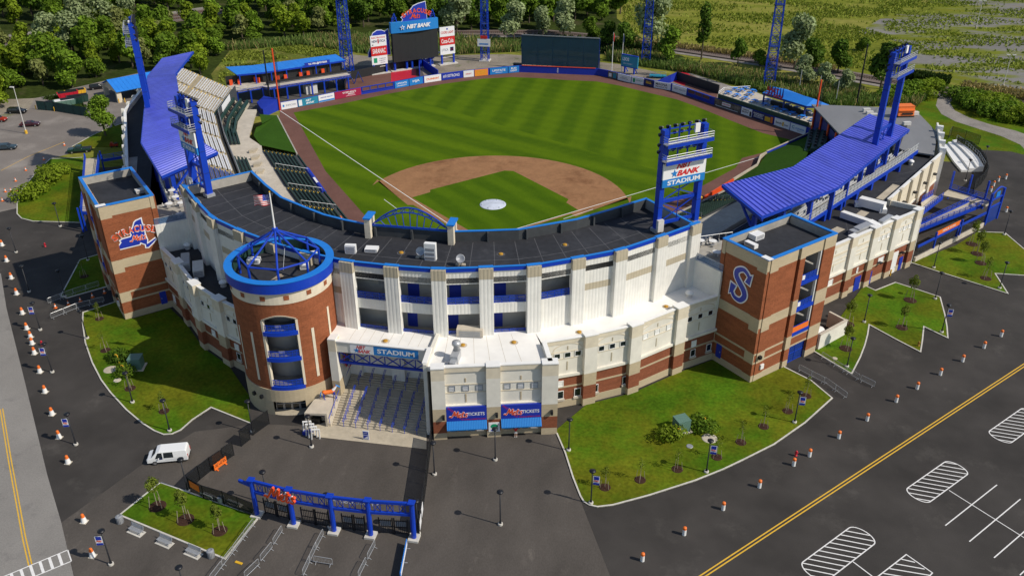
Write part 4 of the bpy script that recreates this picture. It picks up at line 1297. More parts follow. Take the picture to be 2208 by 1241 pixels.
pv=[(TC[0]+5.25*math.cos(R(22.5+45*k)),TC[1]+5.25*math.sin(R(22.5+45*k)),22.0)for k in range(8)]
ap=(TC[0], TC[1], 25.3)
g=MB()
for k in range(8):g.tube(pv[k], pv[(k+1)%8], .13, 8)
g.build('frame_ring', 'blue_steel', rt)
for k in range(8):
 g=MB();g.tube(pv[k], ap, .14, 8);g.build('frame_rib', 'blue_steel', rt)
 g=MB();g.tube((pv[k][0],pv[k][1],19.4),(pv[k][0],pv[k][1],22.05), .17, 8);g.build('frame_leg', 'blue_steel', rt)
g=MB();g.lathe([(0,25.6),(.4,25.5),(.45,25.1),(0,25.0)], *TC, 10);g.build('apex_cap', 'blue_steel', rt)
g=MB();g.path([(TC[0]+.1,TC[1]+.2,25.2),(TC[0]+.4,TC[1]+1.2,22.0),(TC[0]+.5,TC[1]-.3,19.5)], .035, 4);g.build('downlead', 'galvanised', rt)
g=MB();g.beam((TC[0]-.2,TC[1]-5.4,19.5),(TC[0]+.7,TC[1]-1.5,19.5), .35, .12);g.beam((TC[0]+.4,TC[1]-5.2,19.6),(TC[0]+1.2,TC[1]-2.0,19.6), .2, .1);g.build('plank', 'wood', rt)
# flagpole with the flag

fp=thing('flagpole', 'tall pale flagpole rising from the apex of the round tower frame', 'flagpole',(*TC,25.5))
g=MB();g.tube((*TC,25.3),(*TC,30.5), .13, 8, .08);g.build('pole', 'white_metal', fp)
g=MB();g.lathe([(0,30.8),(.13,30.65),(0,30.5)], *TC, 8);g.build('finial', 'gold', fp)
fl=thing('flag', 'striped flag of red and white with starred blue corner flying from the round tower pole', 'flag',(*TC,29))
def flag_pt(u, v):
 w=.22*math.sin(u*3.1+v*1.2)*min(1, u)
 return(TC[0]-.15-u*.93, TC[1]+w-u*.12, 30.3-v-.10*u-.08*math.sin(u*3.0))
ST=13
for k in range(ST):
 g=MB()
 for j in range(10):
  u0, u1=2.3*j/10, 2.3*(j+1)/10;v0, v1=1.45*k/ST, 1.45*(k+1)/ST
  if k<7 and u0<.9:continue
  g.quad(flag_pt(u0,v1), flag_pt(u1,v1), flag_pt(u1,v0), flag_pt(u0,v0))
 g.build('stripe', 'cloth_red' if k%2==0 else 'cloth_white', fl)
g=MB()
for j in range(4):
 u0, u1=.92*j/4, .92*(j+1)/4;g.quad(flag_pt(u0,.78), flag_pt(u1,.78), flag_pt(u1,0), flag_pt(u0,0))
cn=g.build('canton', 'royal', fl)
g=MB()
for j in range(5):
 for k in range(4):
  c=Vector(flag_pt(.1+j*.18,.1+k*.19));g.plate([(x,y)for x,y in star(.06)], c+Vector((0,-.02,0)),(1,0,0),(0,0,1), .004)
g.build('stars', 'cloth_white', cn)

# ================================================================== ticket block, entrance portal and stairs

tb=thing('ticket_block', 'white front block with tan pilasters and two blue ticket signs, right of the stairs', 'building',(15,-57,0))
TA, TB=(8.3, -60.07), (23.79, -55.95)
tf=Face(TA, TB)
Ls=tf.L
ub=(tf.U, tf.V)
bays=[(1.0,6.1),(8.0,14.2)]
bays=[(1.05,6.05),(7.95,14.35)]
bays=[(1.4,6.75),(8.6,14.0)]
for(s0, s1)in bays:
 for z0, z1, m, nm, d in((0,1.1,'tan_block','base_course',-.55),(1.1,2.6,'brick_dark','brick_course',-.6),(2.6,5.0,'render_white','upper_wall',-.6),(5.0,5.3,'render_white','ledge',-.3),(5.3,10.4,'render_white','upper_wall',-.6),(10.4,11.15,'cream','frieze',-.45),(11.15,11.3,'white_metal','coping',-.4)):
  g=MB();tf.rect(g, s0, s1, z0, z1, d, d0=-1.0);g.build(nm, m, tb)
 g=MB();tf.rect(g, s0, s1, 8.35, 8.5, -.54, d0=-.6);tf.rect(g, s0, s1, 7.1, 7.25, -.54, d0=-.6);g.build('trim_band', 'cream', tb)
 mid=(s0+s1)/2
 g=MB();tf.rect(g, mid-.09, mid+.09, 5.6, 6.9, -.55, d0=-.6);tf.rect(g, mid-.09, mid+.09, 8.8, 9.4, -.55, d0=-.6);g.build('wall_slot', 'tan_block', tb)
 f2=Face(tuple(tf.pt(0,0,-.6))[:2], tuple(tf.pt(Ls,0,-.6))[:2])
 for q in(-1, 0, 1):
  w=window(tb, f2, mid+q*1.8, 7.45, .75, .75, 'white_metal', 'steel_grey')
  g=MB()
  for z in(.12, .34, .56):f2.rect(g, mid+q*1.8-.37, mid+q*1.8+.37, 7.45+z, 7.45+z+.08, .06)
  g.build('blind_slat', 'grey_print', w)
for s0, s1 in((-.35,1.4),(6.75,8.6),(14.0,Ls+.1)):
 for z0, z1, m, nm in((0,1.1,'tan_block','pilaster_base'),(1.1,3.0,'brick_dark','pilaster_brick'),(3.0,5.0,'tan_block','pilaster_band'),(5.0,9.5,'render_white','pilaster_shaft'),(9.5,11.3,'cream','pilaster_head'),(11.3,11.45,'white_metal','pilaster_cap')):
  g=MB();tf.rect(g, s0, s1, z0, z1, 0 if nm!='pilaster_cap' else .08, d0=-1.3);g.build(nm, m, tb)
for s_ in(.9, 7.9, 15.2):
 g=MB();tf.rect(g, s_, s_+.3, 3.5, 4.1, .45, d0=0);g.build('wall_lamp', 'black_metal', tb)
 # side walls and roof

g=MB();g.seg((6.95,-59.2),(6.55,-47.0), .5, 0, 11.3);g.build('side_wall', 'render_white', tb)
g=MB();g.seg((6.85,-59.0),(6.55,-55.2), .62, 11.3, 11.45);g.build('coping', 'white_metal', tb)
g=MB();g.seg((22.6,-55.4),(21.2,-51.4), .5, 0, 11.3);g.build('side_wall', 'render_white', tb)
g=MB();g.seg((22.75,-55.6),(21.2,-51.0), .62, 11.3, 11.45);g.build('coping', 'white_metal', tb)
g=MB();g.prism([(-6.4,-55.05),(6.9,-55.05),(7.1,-59.0),(8.3,-59.0),(22.6,-55.2),(21.2,-51.2),(19.0,-46.9),(13,-48.6),(7,-50.2),(0.6,-50.4),(-5.6,-50.2),(-9.2,-49.2),(-9.0,-52.5)], 10.2, 10.7);g.build('roof', 'roof_white', tb)
g=MB()
random.seed(4)
for k in range(9):a=lerp((-5,-54.4),(6,-54.4), k/8);b=lerp((-5,-50.8),(6,-50.8), k/8);g.seg(a, b, .05, 10.7, 10.706)
for k in range(6):a=lerp((9,-58),(21,-55), k/6);b=lerp((8,-51),(18,-48.5), k/6);g.seg(a, b, .05, 10.7, 10.706)
g.build('roof_seams', 'concrete_warm', tb, kind='stuff')
# ticket signs, awnings and counters

for i, (s0, s1)in enumerate(bays):
 sg=thing('ticket_sign',('blue ticket sign with orange script and corrugated awning nearer the entrance stairs','blue ticket sign with orange script and awning above the person in red')[i], 'sign', tuple(tf.pt(s0,2.6,0)), group='ticket signs on the front block')
 g=MB();tf.rect(g, s0+.03, s1-.03, 2.95, 5.15, .0, d0=-.29);g.build('sign_board', 'royal', sg)
 w=s1-s0
 g=MB();O=tf.pt(s0+.35, 3.55)
 put_strokes(g, SCRIPT, tf.pt(s0+.62,3.62), tf.U, tf.V, 1.0*w/6.2, 0, .03, grow=.11, shear=.12);se=g.build('script_edge', 'white_sign', sg)
 g=MB();put_strokes(g, SCRIPT, tf.pt(s0+.62,3.62), tf.U, tf.V, 1.0*w/6.2, 0, .07, shear=.12);g.build('script', 'orange_deep', sg)
 g=MB();put_text(g, 'TICKETS', tf.pt(s0+w*.735,4.05), tf.U, tf.V, w*.42, .52, d=.02, bold=.02);g.build('lettering', 'white_sign', sg)
 g=MB();put_text(g, 'SYRACUSEMETS.COM', tf.pt(s0+w*.70,3.2), tf.U, tf.V, w*.52, .2, d=.02, bold=.015)
 for q in range(7):a=tf.pt(s0+.2+q*.16, 5.0-q*.14, .01);g.slab(a,(tf.U+tf.V*-.6).normalized(),(tf.V+tf.U*.6).normalized(), 0, 0, .07, .3, .012)
 for q in range(5):a=tf.pt(s0+w*.27+q*.15, 3.62-q*.12, .01);g.slab(a,(tf.U+tf.V*-.6).normalized(),(tf.V+tf.U*.6).normalized(), 0, 0, .07, .22, .012)
 g.build('red_print', 'crimson', sg)
 g=MB();nr=int(w/.22)
 for q in range(nr):
  a, b=s0+.03+(w-.06)*q/nr, s0+.03+(w-.06)*(q+.62)/nr
  p=[tf.pt(a,2.95,-.02), tf.pt(b,2.95,-.02), tf.pt(b,2.15,.85), tf.pt(a,2.15,.85)]
  g.hexa([p[3]-Vector((0,0,.06)),p[2]-Vector((0,0,.06)),p[1]-Vector((0,0,.06)),p[0]-Vector((0,0,.06)),p[3]+Vector((0,0,.05)),p[2]+Vector((0,0,.05)),p[1]+Vector((0,0,.05)),p[0]+Vector((0,0,.05))])
 p=[tf.pt(s0+.03,2.95,-.02), tf.pt(s1-.03,2.95,-.02), tf.pt(s1-.03,2.15,.85), tf.pt(s0+.03,2.15,.85)]
 g.hexa([p[3]-Vector((0,0,.09)),p[2]-Vector((0,0,.09)),p[1]-Vector((0,0,.09)),p[0]-Vector((0,0,.09)),*[p[j]-Vector((0,0,.02))for j in(3,2,1,0)]])
 g.build('awning', 'blue_sign', sg)
 for q in range(4):
  s_=s0+w*(.17+.22*q)
  g=MB();tf.rect(g, s_-.45, s_+.45, 1.15, 2.05, -.5, d0=-.6);wn=g.build('ticket_window', 'glass_dark', tb)
  g=MB();tf.rect(g, s_-.5, s_+.5, 1.0, 1.1, -.2, d0=-.6);g.build('counter', 'galvanised', wn)
mp=thing('map_board', 'white notice board with a green printed map on the pilaster between the ticket signs', 'notice board', tuple(tf.pt(7.7,1.2,.05)))
g=MB();tf.rect(g, 6.95, 8.45, 1.0, 2.5, .08, d0=.01);g.build('board', 'white_sign', mp)
g=MB();P=[(7.7+.5*math.cos(a),1.9+.38*math.sin(a))for a in[2*PI*k/14 for k in range(14)]];g.plate(P, tf.O, tf.U, tf.V, .095);g.build('map_print', 'green_sign', mp)
g=MB();g.plate([(7.2,1.15),(8.0,1.15),(7.9,1.45),(7.3,1.35)], tf.O, tf.U, tf.V, .095);g.build('map_key', 'royal', mp)

# portal: fascia with the stadium sign over the broad stairs

po=thing('entrance_portal', 'entrance portal with white pillar, beam sign and blue truss over the broad stairs', 'portal',(0,-55.4,0))
pf=Face((-6.5,-55.45),(6.62,-55.45))
g=MB();pf.rect(g, 0, pf.L, 9.35, 10.95, 0, d0=-.4);g.build('fascia', 'render_white', po)
g=MB();pf.rect(g, 0, pf.L, 10.95, 11.1, .12, d0=-.5);g.build('coping', 'white_metal', po)
sb=MB();pf.rect(sb, 2.0, 5.3, 9.5, 10.85, .08, d0=.005);b1=sb.build('sign_panel', 'white_sign', po)
sb=MB();pf.rect(sb, 5.3, 11.5, 9.5, 10.85, .08, d0=.005);b2=sb.build('sign_panel', 'blue_sign', po)
g=MB();put_text(g, 'NBT', pf.pt(3.55,10.48), pf.U, pf.V, 1.35, .55, d=.09, bold=.035, shear=.3);put_text(g, 'BANK', pf.pt(3.95,9.88), pf.U, pf.V, 1.9, .55, d=.09, bold=.035, shear=.3);g.build('lettering', 'red_sign', b1)
g=MB();c=pf.pt(2.9, 9.95);g.plate(star(.42), c, pf.U, pf.V, .10, 0, .085);g.build('star', 'blue_sign', b1)
g=MB();put_text(g, 'STADIUM', pf.pt(8.4,10.17), pf.U, pf.V, 5.2, .72, d=.09, bold=.03);g.build('lettering', 'white_sign', b2)
for z0, z1, m, nm in((2.2,4.6,'tan_block','pillar_base'),(4.6,9.4,'render_white','pillar'),(9.4,11.2,'cream','pillar_head'),(11.2,11.35,'white_metal','pillar_cap')):
 g=MB();g.box(-7.05, -54.9, z0, 1.1, 1.5, z1-z0);g.build(nm, m, po)
g=MB();g.seg((-6.9,-54.1),(-6.6,-47.2), .4, 0, 10.2);g.build('side_wall', 'render_white', po)
g=MB();yt=-54.9
g.beam((-6.4,yt,9.2),(6.5,yt,9.2), .2, .25);g.beam((-6.4,yt,7.4),(6.5,yt,7.4), .3, .3);g.build('truss_chord', 'blue_steel', po)
g=MB()
for k in range(6):
 x0, x1=-6.4+12.9*k/6, -6.4+12.9*(k+1)/6
 g.beam((x0,yt,7.5),(x1,yt,9.1), .12);g.beam((x0,yt,9.1),(x1,yt+.15,7.5), .12);g.beam((x0,yt-.02,7.4),(x0,yt-.02,9.2), .12)
g.build('truss_webs', 'blue_steel', po)
# round club badge hanging on the side wall

bf=Face((-6.45,-54.0),(-6.3,-48.5));bo=thing('club_badge', 'round dark blue badge with red edge hung on the left wall above the entrance stairs', 'badge', tuple(bf.pt(2.2,6.8,.1)))
def badge(r, d, m, nm):
 g=MB();P=[(2.3+r*math.cos(2*PI*k/24),6.9+r*1.25*math.sin(2*PI*k/24))for k in range(24)]
 g.plate(P, bf.O, bf.U, bf.V, d, 0, .05);return g.build(nm, m, bo)
badge(1.85, .12, 'red_sign', 'rim');b_=badge(1.68, .15, 'navy', 'disc')
g=MB();put_strokes(g, SCRIPT, bf.pt(1.1,6.9), bf.U, bf.V, 1.0, 0, .18);g.build('script', 'orange_deep', bo)
g=MB()
for a, b in(((.9,5.2),(3.6,6.5)),((1.3,5.0),(3.7,6.0))):g.beam(bf.pt(*a,.17), bf.pt(*b,.17), .14, .06)
for k in range(3):g.slab(bf.pt(1.3+k*.5,7.9-abs(k-1)*.2), bf.U, bf.V, 0, 0, .35, .6, .17)
g.build('print', 'white_sign', bo)
# broad stairs

st=thing('entrance_stairs', 'broad concrete entrance stairs in two flights with seven blue handrails', 'stairs',(0,-55,0))
def flight(y0, y1, z0, z1, n, xl, xr):
 for k in range(n):
  ya, yb=y0+(y1-y0)*k/n, y0+(y1-y0)*(k+1)/n
  zt=z0+(z1-z0)*(k+1)/n
  g=MB();g.box((xl+xr)/2,(ya+y1)/2 if 0 else(ya+yb)/2, 0 if k==0 else z0+(z1-z0)*(k-1)/n, xr-xl, yb-ya+.003, zt-(0 if k==0 else z0+(z1-z0)*(k-1)/n));g.build('step', 'concrete', st)
flight(-59.5, -54.5, 0, 2.2, 14, -6.6, 6.65)
g=MB();g.box(0, -53.7, 1.5, 13.2, 1.6, .7);g.build('landing', 'concrete', st)
flight(-52.9, -48.4, 2.2, 4.2, 13, -6.5, 6.5)
g=MB();g.box(0, -45.2, 3.7, 13.2, 6.4, .5);g.build('landing', 'concrete', st)
for k in range(7):
 x=-4.9+1.72*k
 g=MB()
 for dx in(-.09, .09):g.path([(x+dx,-59.7,.95),(x+dx,-54.4,3.15),(x+dx,-54.0,3.15)], .04, 5)
 for q in range(6):y=-59.6+q*1.02;z=max(0,(y+59.5)/5*2.2);g.tube((x,y,z),(x,y,z+.95), .04, 5)
 g.build('handrail', 'blue_steel', st)
 g=MB()
 for dx in(-.09, .09):g.path([(x+dx,-53.0,3.15),(x+dx,-48.3,5.2)], .04, 5)
 for q in range(5):y=-52.9+q*1.1;z=2.2+(y+52.9)/4.5*2.0;g.tube((x,y,z),(x,y,z+.95), .04, 5)
 g.build('handrail', 'blue_steel', st)
g=MB();P=[(-6.95,-59.9,0),(-6.65,-59.9,0),(-6.65,-54.1,0),(-6.95,-54.1,0),(-6.95,-59.9,.55),(-6.65,-59.9,.55),(-6.65,-54.1,2.75),(-6.95,-54.1,2.75)]
g.hexa(P);g.build('cheek_wall', 'concrete_warm', st)
g=MB();g.path([(-6.8,-59.9,1.4),(-6.8,-54.1,3.6),(-6.7,-53.0,3.6),(-6.2,-48.4,5.6)], .05, 5)
for q in range(6):y=-59.8+q*1.1;z=.55+(y+59.9)/5.8*2.2;g.tube((-6.8,y,z),(-6.8,y,z+.87), .035, 4)
g.build('wall_handrail', 'blue_steel', st)
g=MB();g.sheet([(-7.4,-62.34),(7.44,-62.18),(6.47,-58.6),(-7.15,-58.49),(-10.08,-61.1)], .045);struct(g, 'apron', 'concrete')
g=MB()
for x in(-5.2, -2.6, -.6, 1.4, 3.4):g.path([(x,-59.75,.046),(x,-59.75,.55),(x+.35,-59.75,.62),(x+.7,-59.75,.55),(x+.7,-59.75,.046)], .025, 4)
# concrete plinth with the painted horse

pl=thing('concrete_plinth', 'low concrete block with a recessed niche beside the entrance stairs carrying the painted horse', 'plinth',(-8.6,-58.2,0))
P=[(-10.05,-60.35),(-6.98,-60.0),(-6.98,-54.1),(-8.2,-54.2),(-9.0,-55.6),(-9.9,-57.3)]
g=MB();g.prism([(-10.05,-59.0),(-6.98,-58.75),(-6.98,-54.1),(-8.2,-54.2),(-8.7,-55.8),(-9.7,-57.6)], 0, 1.9);g.build('core', 'concrete_warm', pl)
g=MB();g.prism(P, 1.9, 2.2);g.build('slab', 'concrete_warm', pl)
g=MB();g.seg((-10.05,-60.35),(-10.05,-58.9), .3, 0, 1.9, off=-.16*-1);g.seg((-7.14,-60.02),(-7.14,-58.7), .3, 0, 1.9);g.build('side', 'concrete_warm', pl)
g=MB();g.box(-8.9, -59.3, .05, 1.2, .6, .75);tag(g.build('bin','black'), 'black bin standing in the niche of the concrete plinth', 'bin')
g=MB();g.box(-7.9, -59.0, .9, .7, .06, .9);tag(g.build('poster','navy'), 'dark blue poster fixed inside the niche of the concrete plinth', 'poster')
hs=thing('horse_statue', 'painted horse statue in orange, white and blue standing on the concrete plinth', 'statue',(-7.9,-56.6,2.2), R(25))
def blob(mb, pts, n=10, m=0):
 """smooth tube through (x,y,z,r)"""
 P=spline(pts, 4)
 for k, (a, b)in enumerate(zip(P,P[1:])):pass
 base=len(mb.v)
 for i, p in enumerate(P):
  a=Vector(P[max(0,i-1)][:3]);b=Vector(P[min(len(P)-1,i+1)][:3]);d=(b-a).normalized()
  ref=Vector((0,1,0))if abs(d.y)<.9 else Vector((1,0,0))
  u=d.cross(ref).normalized();v=d.cross(u).normalized()
  for j in range(n):t=2*PI*j/n;mb.v.append(tuple(Vector(p[:3])+(u*math.cos(t)+v*math.sin(t))*p[3]))
 for i in range(len(P)-1):
  for j in range(n):mb.f.append((base+i*n+j,base+i*n+(j+1)%n,base+(i+1)*n+(j+1)%n,base+(i+1)*n+j));mb.m.append(m)
 mb.f.append(tuple(base+j for j in range(n))[::-1]);mb.m.append(m)
 mb.f.append(tuple(base+(len(P)-1)*n+j for j in range(n)));mb.m.append(m)
g=MB();blob(g,[(-.85,0,1.12,.14),(-.7,0,1.15,.30),(-.3,0,1.10,.31),(.2,0,1.1,.30),(.6,0,1.18,.29),(.82,0,1.26,.18)]);part(g, 'body', 'orange', hs, True)
g=MB();blob(g,[(.62,0,1.3,.24),(.9,0,1.6,.18),(1.08,0,1.85,.14),(1.2,0,1.95,.13)]);part(g, 'neck', 'white_sign', hs, True)
g=MB();blob(g,[(1.08,0,1.98,.13),(1.3,0,1.9,.12),(1.52,0,1.72,.09),(1.62,0,1.64,.07)]);g.tube((1.08,.07,2.05),(1.06,.09,2.2), .04, 5, .01);g.tube((1.08,-.07,2.05),(1.06,-.09,2.2), .04, 5, .01);part(g, 'head', 'blue_sign', hs, True)
for x, y, kx in((.6,.16,.05),(.66,-.16,.3),(-.62,.16,-.1),(-.7,-.16,.1)):
 g=MB();blob(g,[(x,y,1.15,.16),(x+kx*.3,y,.85,.10),(x+kx*(.6 if x>0 else-.4),y,.55,.065),(x+kx*.7,y,.25,.05),(x+kx,y,.06,.06),(x+kx+.05,y,0,.07)], 8);part(g, 'leg', 'royal', hs, True)
g=MB();blob(g,[(-.9,0,1.2,.05),(-1.05,0,1.1,.08),(-1.15,0,.7,.07),(-1.12,0,.4,.02)], 8);part(g, 'tail', 'blue_sign', hs, True)
g=MB();blob(g,[(.72,0,1.6,.05),(.9,0,1.85,.06),(1.05,0,2.1,.05)], 6);part(g, 'mane', 'orange', hs, True)
# upright white-and-blue information board

ib=thing('sandwich_board', 'white and blue standing notice board on the pale apron at the foot of the stairs', 'sign',(-0.96,-61.76,0))
g=MB();g.box(0, 0, .1, .85, .08, 1.45);part(g, 'panel', 'white_sign', ib)
g=MB();g.box(0, -.05, .95, .66, .02, .45);g.box(0, -.05, .25, .66, .02, .55);part(g, 'print', 'royal', ib)
g=MB();g.plate([(-.28,.32),(.28,.78),(.28,.32),(-.28,.78)][:3],(0,-.062,0),(1,0,0),(0,0,1), .01);put_text(g, 'ENTRY',(0,-.06,1.18),(1,0,0),(0,0,1), .5, .14, d=.012, bold=.02);part(g, 'lettering', 'white_sign', ib)
g=MB();g.tube((-.35,.05,0),(-.35,.02,.3), .03, 5);g.tube((.35,.05,0),(.35,.02,.3), .03, 5);g.tube((0,.5,0),(0,.04,1.2), .025, 5);part(g, 'foot', 'galvanised', ib)
# stack of white and blue turnstile frames

ts=thing('turnstile_rack', 'stacked white and blue metal detector frames left standing beside the lamp post at the plinth', 'rack',(-8.78,-62.19,0))
for k in range(4):
 g=MB();x=-.9+.5*k;y=.1-.3*k
 g.beam((x,y,0),(x+.1,y+.1,2.0-.15*k), .14, .14);g.beam((x+1.0,y+.35,0),(x+1.05,y+.4,2.0-.15*k), .14, .14);g.beam((x,y+.1,2.0-.15*k),(x+1.1,y+.45,2.0-.15*k), .2, .14);part(g, 'frame', 'white_metal', ts)
g=MB();g.box(.35, -.3, 1.15, .8, .3, .12);g.box(.1, .1, .55, .8, .35, .12);g.box(-.6, .1, .05, .7, .5, .5);part(g, 'tray', 'royal', ts)

# ================================================================== right-hand wing with service doors

W2A, W2B=(54.6, -23.0), (81.3, 5.2)
W3=[(81.3,5.2),(75.7,7.7),(90.9,34.9),(92.8,44.8),(94.6,54.5)]
ew=thing('service_wing', 'long cream wing with brick base, blue doors and dark roof, right of the lettered tower', 'building',(70,0,0))
Lw=dist(W2A, W2B)
tsv=[17.2, 23.7, 29.3, 35.9]
ps=[lerp(W2A,W2B,t/Lw)for t in[0.5,8.3,14.0]+tsv+[Lw-.6]]
ps=[lerp(W2A,W2B,t/Lw)for t in(1.0,9.0,18.2,24.6,30.2,36.6,Lw-.3)]if 0 else ps
ps=[lerp(W2A,W2B,t)for t in(.02,.235,.455,.613,.752,.925 if 0 else .90,1.0)]
ps=[(54.9,-22.7),(60.9,-16.3),(67.0,-9.85),(71.2,-5.4),(75.4,-1.0),(79.9,3.7)]
ang=math.atan2(W2B[1]-W2A[1], W2B[0]-W2A[0])
lowW=[[],[(.5,3.6,1.2,1.0,'white_metal',False)],[(.5,3.7,.35,.9,'white_metal',False)],[(.62,3.6,1.5,.9,'white_metal',False)],[]]
for i in range(5):
 wing_bay(ew, ps[i], ps[i+1], 'white_metal', 3, i>=3, lowW[i], panel=i<3)
for p in ps[1:]:wing_pilaster(ew, p, ang, dpt=.55, w=1.6)
fB=Face(ps[2], ps[3]);fC=Face(ps[3], ps[4]);fD=Face(ps[4], ps[5])
for f, s0, s1, z1, m, nm in((fB,2.9,4.6,2.7,'royal','door'),(fC,.9,1.8,2.5,'royal','door'),(fD,1.0,3.0,4.3,'white_metal','shutter_door'),(fD,4.0,5.0,2.6,'royal','door')):
 g=MB();f.rect(g, s0, s1, .02, z1, .12);d_=g.build(nm, m, ew)
 g=MB();f.rect(g, s1-.22, s1-.12, 1.0, 1.2, .2);g.build('door_handle', 'galvanised', d_)
for f, s in((fC,2.9),(fD,3.5)):
 g=MB();f.rect(g, s, s+.7, 3.7, 3.9, .7, d0=0);g.build('wall_lamp', 'black_metal', ew)
 # notch and the rear wall with its row of white piers

g=MB();wall(g,[(81.3,5.2),(75.7,7.7)], .4, 0, 11.3);g.build('end_wall', 'render_white', ew)
fE=Face(W3[1], W3[2])
for k in range(5):
 a, b=lerp(W3[1], W3[2], k/5), lerp(W3[1], W3[2],(k+1)/5)
 f=Face(a, b)
 for z0, z1, m, nm, d in((0,1.2,'tan_block','base_course',.06),(1.2,5.2,'brick_dark','brick_course',0),(5.2,5.6,'render_white','ledge',.2),(5.6,11.2,'cream','upper_wall',0),(11.2,11.35,'white_metal','coping',.12)):
  g=MB();f.rect(g, 0, f.L, z0, z1, d, d0=-.4);g.build(nm, m, ew)
 g=MB();f.rect(g, -.7, .7, 0, 11.5, .5);g.build('pier', 'cream', ew)
 g=MB();f.rect(g, f.L/2-.4, f.L/2+.4, 7.6, 7.9, .7);g.build('wall_lamp', 'black_metal', ew)
for k, (a, b)in enumerate(zip(W3[2:],W3[3:])):
 f=Face(a, b)
 g=MB();f.rect(g, 0, f.L, 0, 11.6, 0, d0=-.4);g.build('parapet_wall', 'render_white', ew)
 for q in(0.02, .5):g=MB();f.rect(g, q*f.L-.1, q*f.L+.9, 0, 12.3, .7, d0=-.5);g.build('pier', 'white_metal', ew)
g=MB();g.prism([(54.4,-22.6),(60.5,-16.0),(79.8,4.2),(81.0,5.4),(75.6,7.9),(90.7,35.0),(84.6,37.2),(79.0,32.0),(60.5,-2.8),(50.0,-20.5)], 9.9, 10.4);g.build('roof', 'roof_dark', ew)
g=MB()
for k in range(1, 7):g.seg(lerp((64.5,-4.5),(83,28),k/7), lerp((62.5,-14.5),(90,34),k/7)if k>3 else lerp((62,-14.6),(80,4),k/4), .08, 10.4, 10.407)
g.build('roof_seams', 'roof_seam', ew, kind='stuff')
# walkway pads, ducts and units on that roof

for a, b, l in(((59.5,-12.5),(65.8,-4.6),'tan walkway pad on the dark wing roof nearest the brick tower'),((68.3,-1.2),(71.0,3.4),'short tan walkway pad on the dark wing roof between the two white ducts'),((74.6,9.6),(79.0,17.4),'long tan walkway pad on the dark wing roof beyond the square white duct')):
 g=MB();g.seg(a, b, 1.5, 10.4, 10.46);tag(g.build('walkway_pad','concrete'), l, 'walkway pad')
g=MB();P=[(70.3,5.9,11.4),(74.2,3.7,11.4)];g.beam(P[0], P[1], 1.5, 1.5);g.box(70.1, 5.8, 10.4, 1.2, 1.2, .8);g.box(74.0, 3.7, 10.4, 1.2, 1.2, .8)
tag(g.build('roof_duct','white_metal'), 'square white duct crossing the dark wing roof below the blue canopy', 'duct')
g=MB();g.beam((66.4,-.2,11.2),(70.6,-3.6,11.2), 1.1, 1.1);g.beam((70.4,-3.4,11.2),(71.6,-4.6,11.0), 1.3, 1.2)
for k in range(4):g.tube((70.9+.35*k,-4.6-.1*k,10.5),(70.9+.35*k,-4.6-.1*k,11.5), .28, 8)
tag(g.build('roof_duct','white_metal'), 'long white duct with stacked bends on the dark wing roof near its front corner', 'duct')
g=MB();g.beam((67.9,-6.6,11.0),(70.2,-4.6,11.3), 1.3, 1.0);g.beam((72.3,-3.4,11.4),(74.4,-.6,11.5), .9, .7);g.box(67.5, -7.0, 10.4, 1.4, 1.2, .9, .7)
tag(g.build('air_handler','galvanised'), 'grey metal air handler with hoods beside the long white duct', 'air handler')
g=MB();g.box(60.9, -14.6, 10.4, 2.6, 1.0, 1.0, .8);g.box(62.8, -12.7, 10.4, 1.6, .9, .8, .8);tag(g.build('air_handler','galvanised'), 'low grey metal roof unit behind the brick tower at the edge of the wing', 'air handler')

# left-hand wing behind the emblem tower

ww=thing('rear_wing', 'long dark-roofed wing with white piers along its outer wall, behind the emblem tower', 'building',(-78,10,0))
WLW=[(-96.4,47.0),(-91.3,31.6),(-69.9,-2.5),(-60.0,-24.5)]
for a, b in zip(WLW, WLW[1:]):
 f=Face(a, b);n_=max(1, round(f.L/6.2))
 g=MB();f.rect(g, 0, f.L, 0, 1.2, .06, d0=-.4);g.build('base_course', 'tan_block', ww)
 g=MB();f.rect(g, 0, f.L, 1.2, 5.3, 0, d0=-.4);g.build('brick_course', 'brick_dark', ww)
 g=MB();f.rect(g, 0, f.L, 5.3, 11.2, 0, d0=-.4);g.build('upper_wall', 'render_white', ww)
 g=MB();f.rect(g, 0, f.L, 11.2, 11.35, .12, d0=-.5);g.build('coping', 'white_metal', ww)
 for k in range(n_):g=MB();s=f.L*k/n_;f.rect(g, s-.5, s+.9, 0, 11.6, .6);g.build('pier', 'render_white', ww)
g=MB();g.prism([(-96.0,47.0),(-90.9,31.7),(-69.6,-2.2),(-59.8,-24.0),(-54.0,-22.0),(-63.5,-4.5),(-87.0,37.5),(-92,52)], 9.7, 10.2);g.build('roof', 'roof_dark', ww)
g=MB();g.seg((-67.6,-4.5),(-73.5,5.8), 1.6, 10.2, 10.26);tag(g.build('walkway_pad','concrete_grey'), 'grey walkway pad on the dark wing roof beside the left canopy', 'walkway pad')

# ================================================================== grandstands

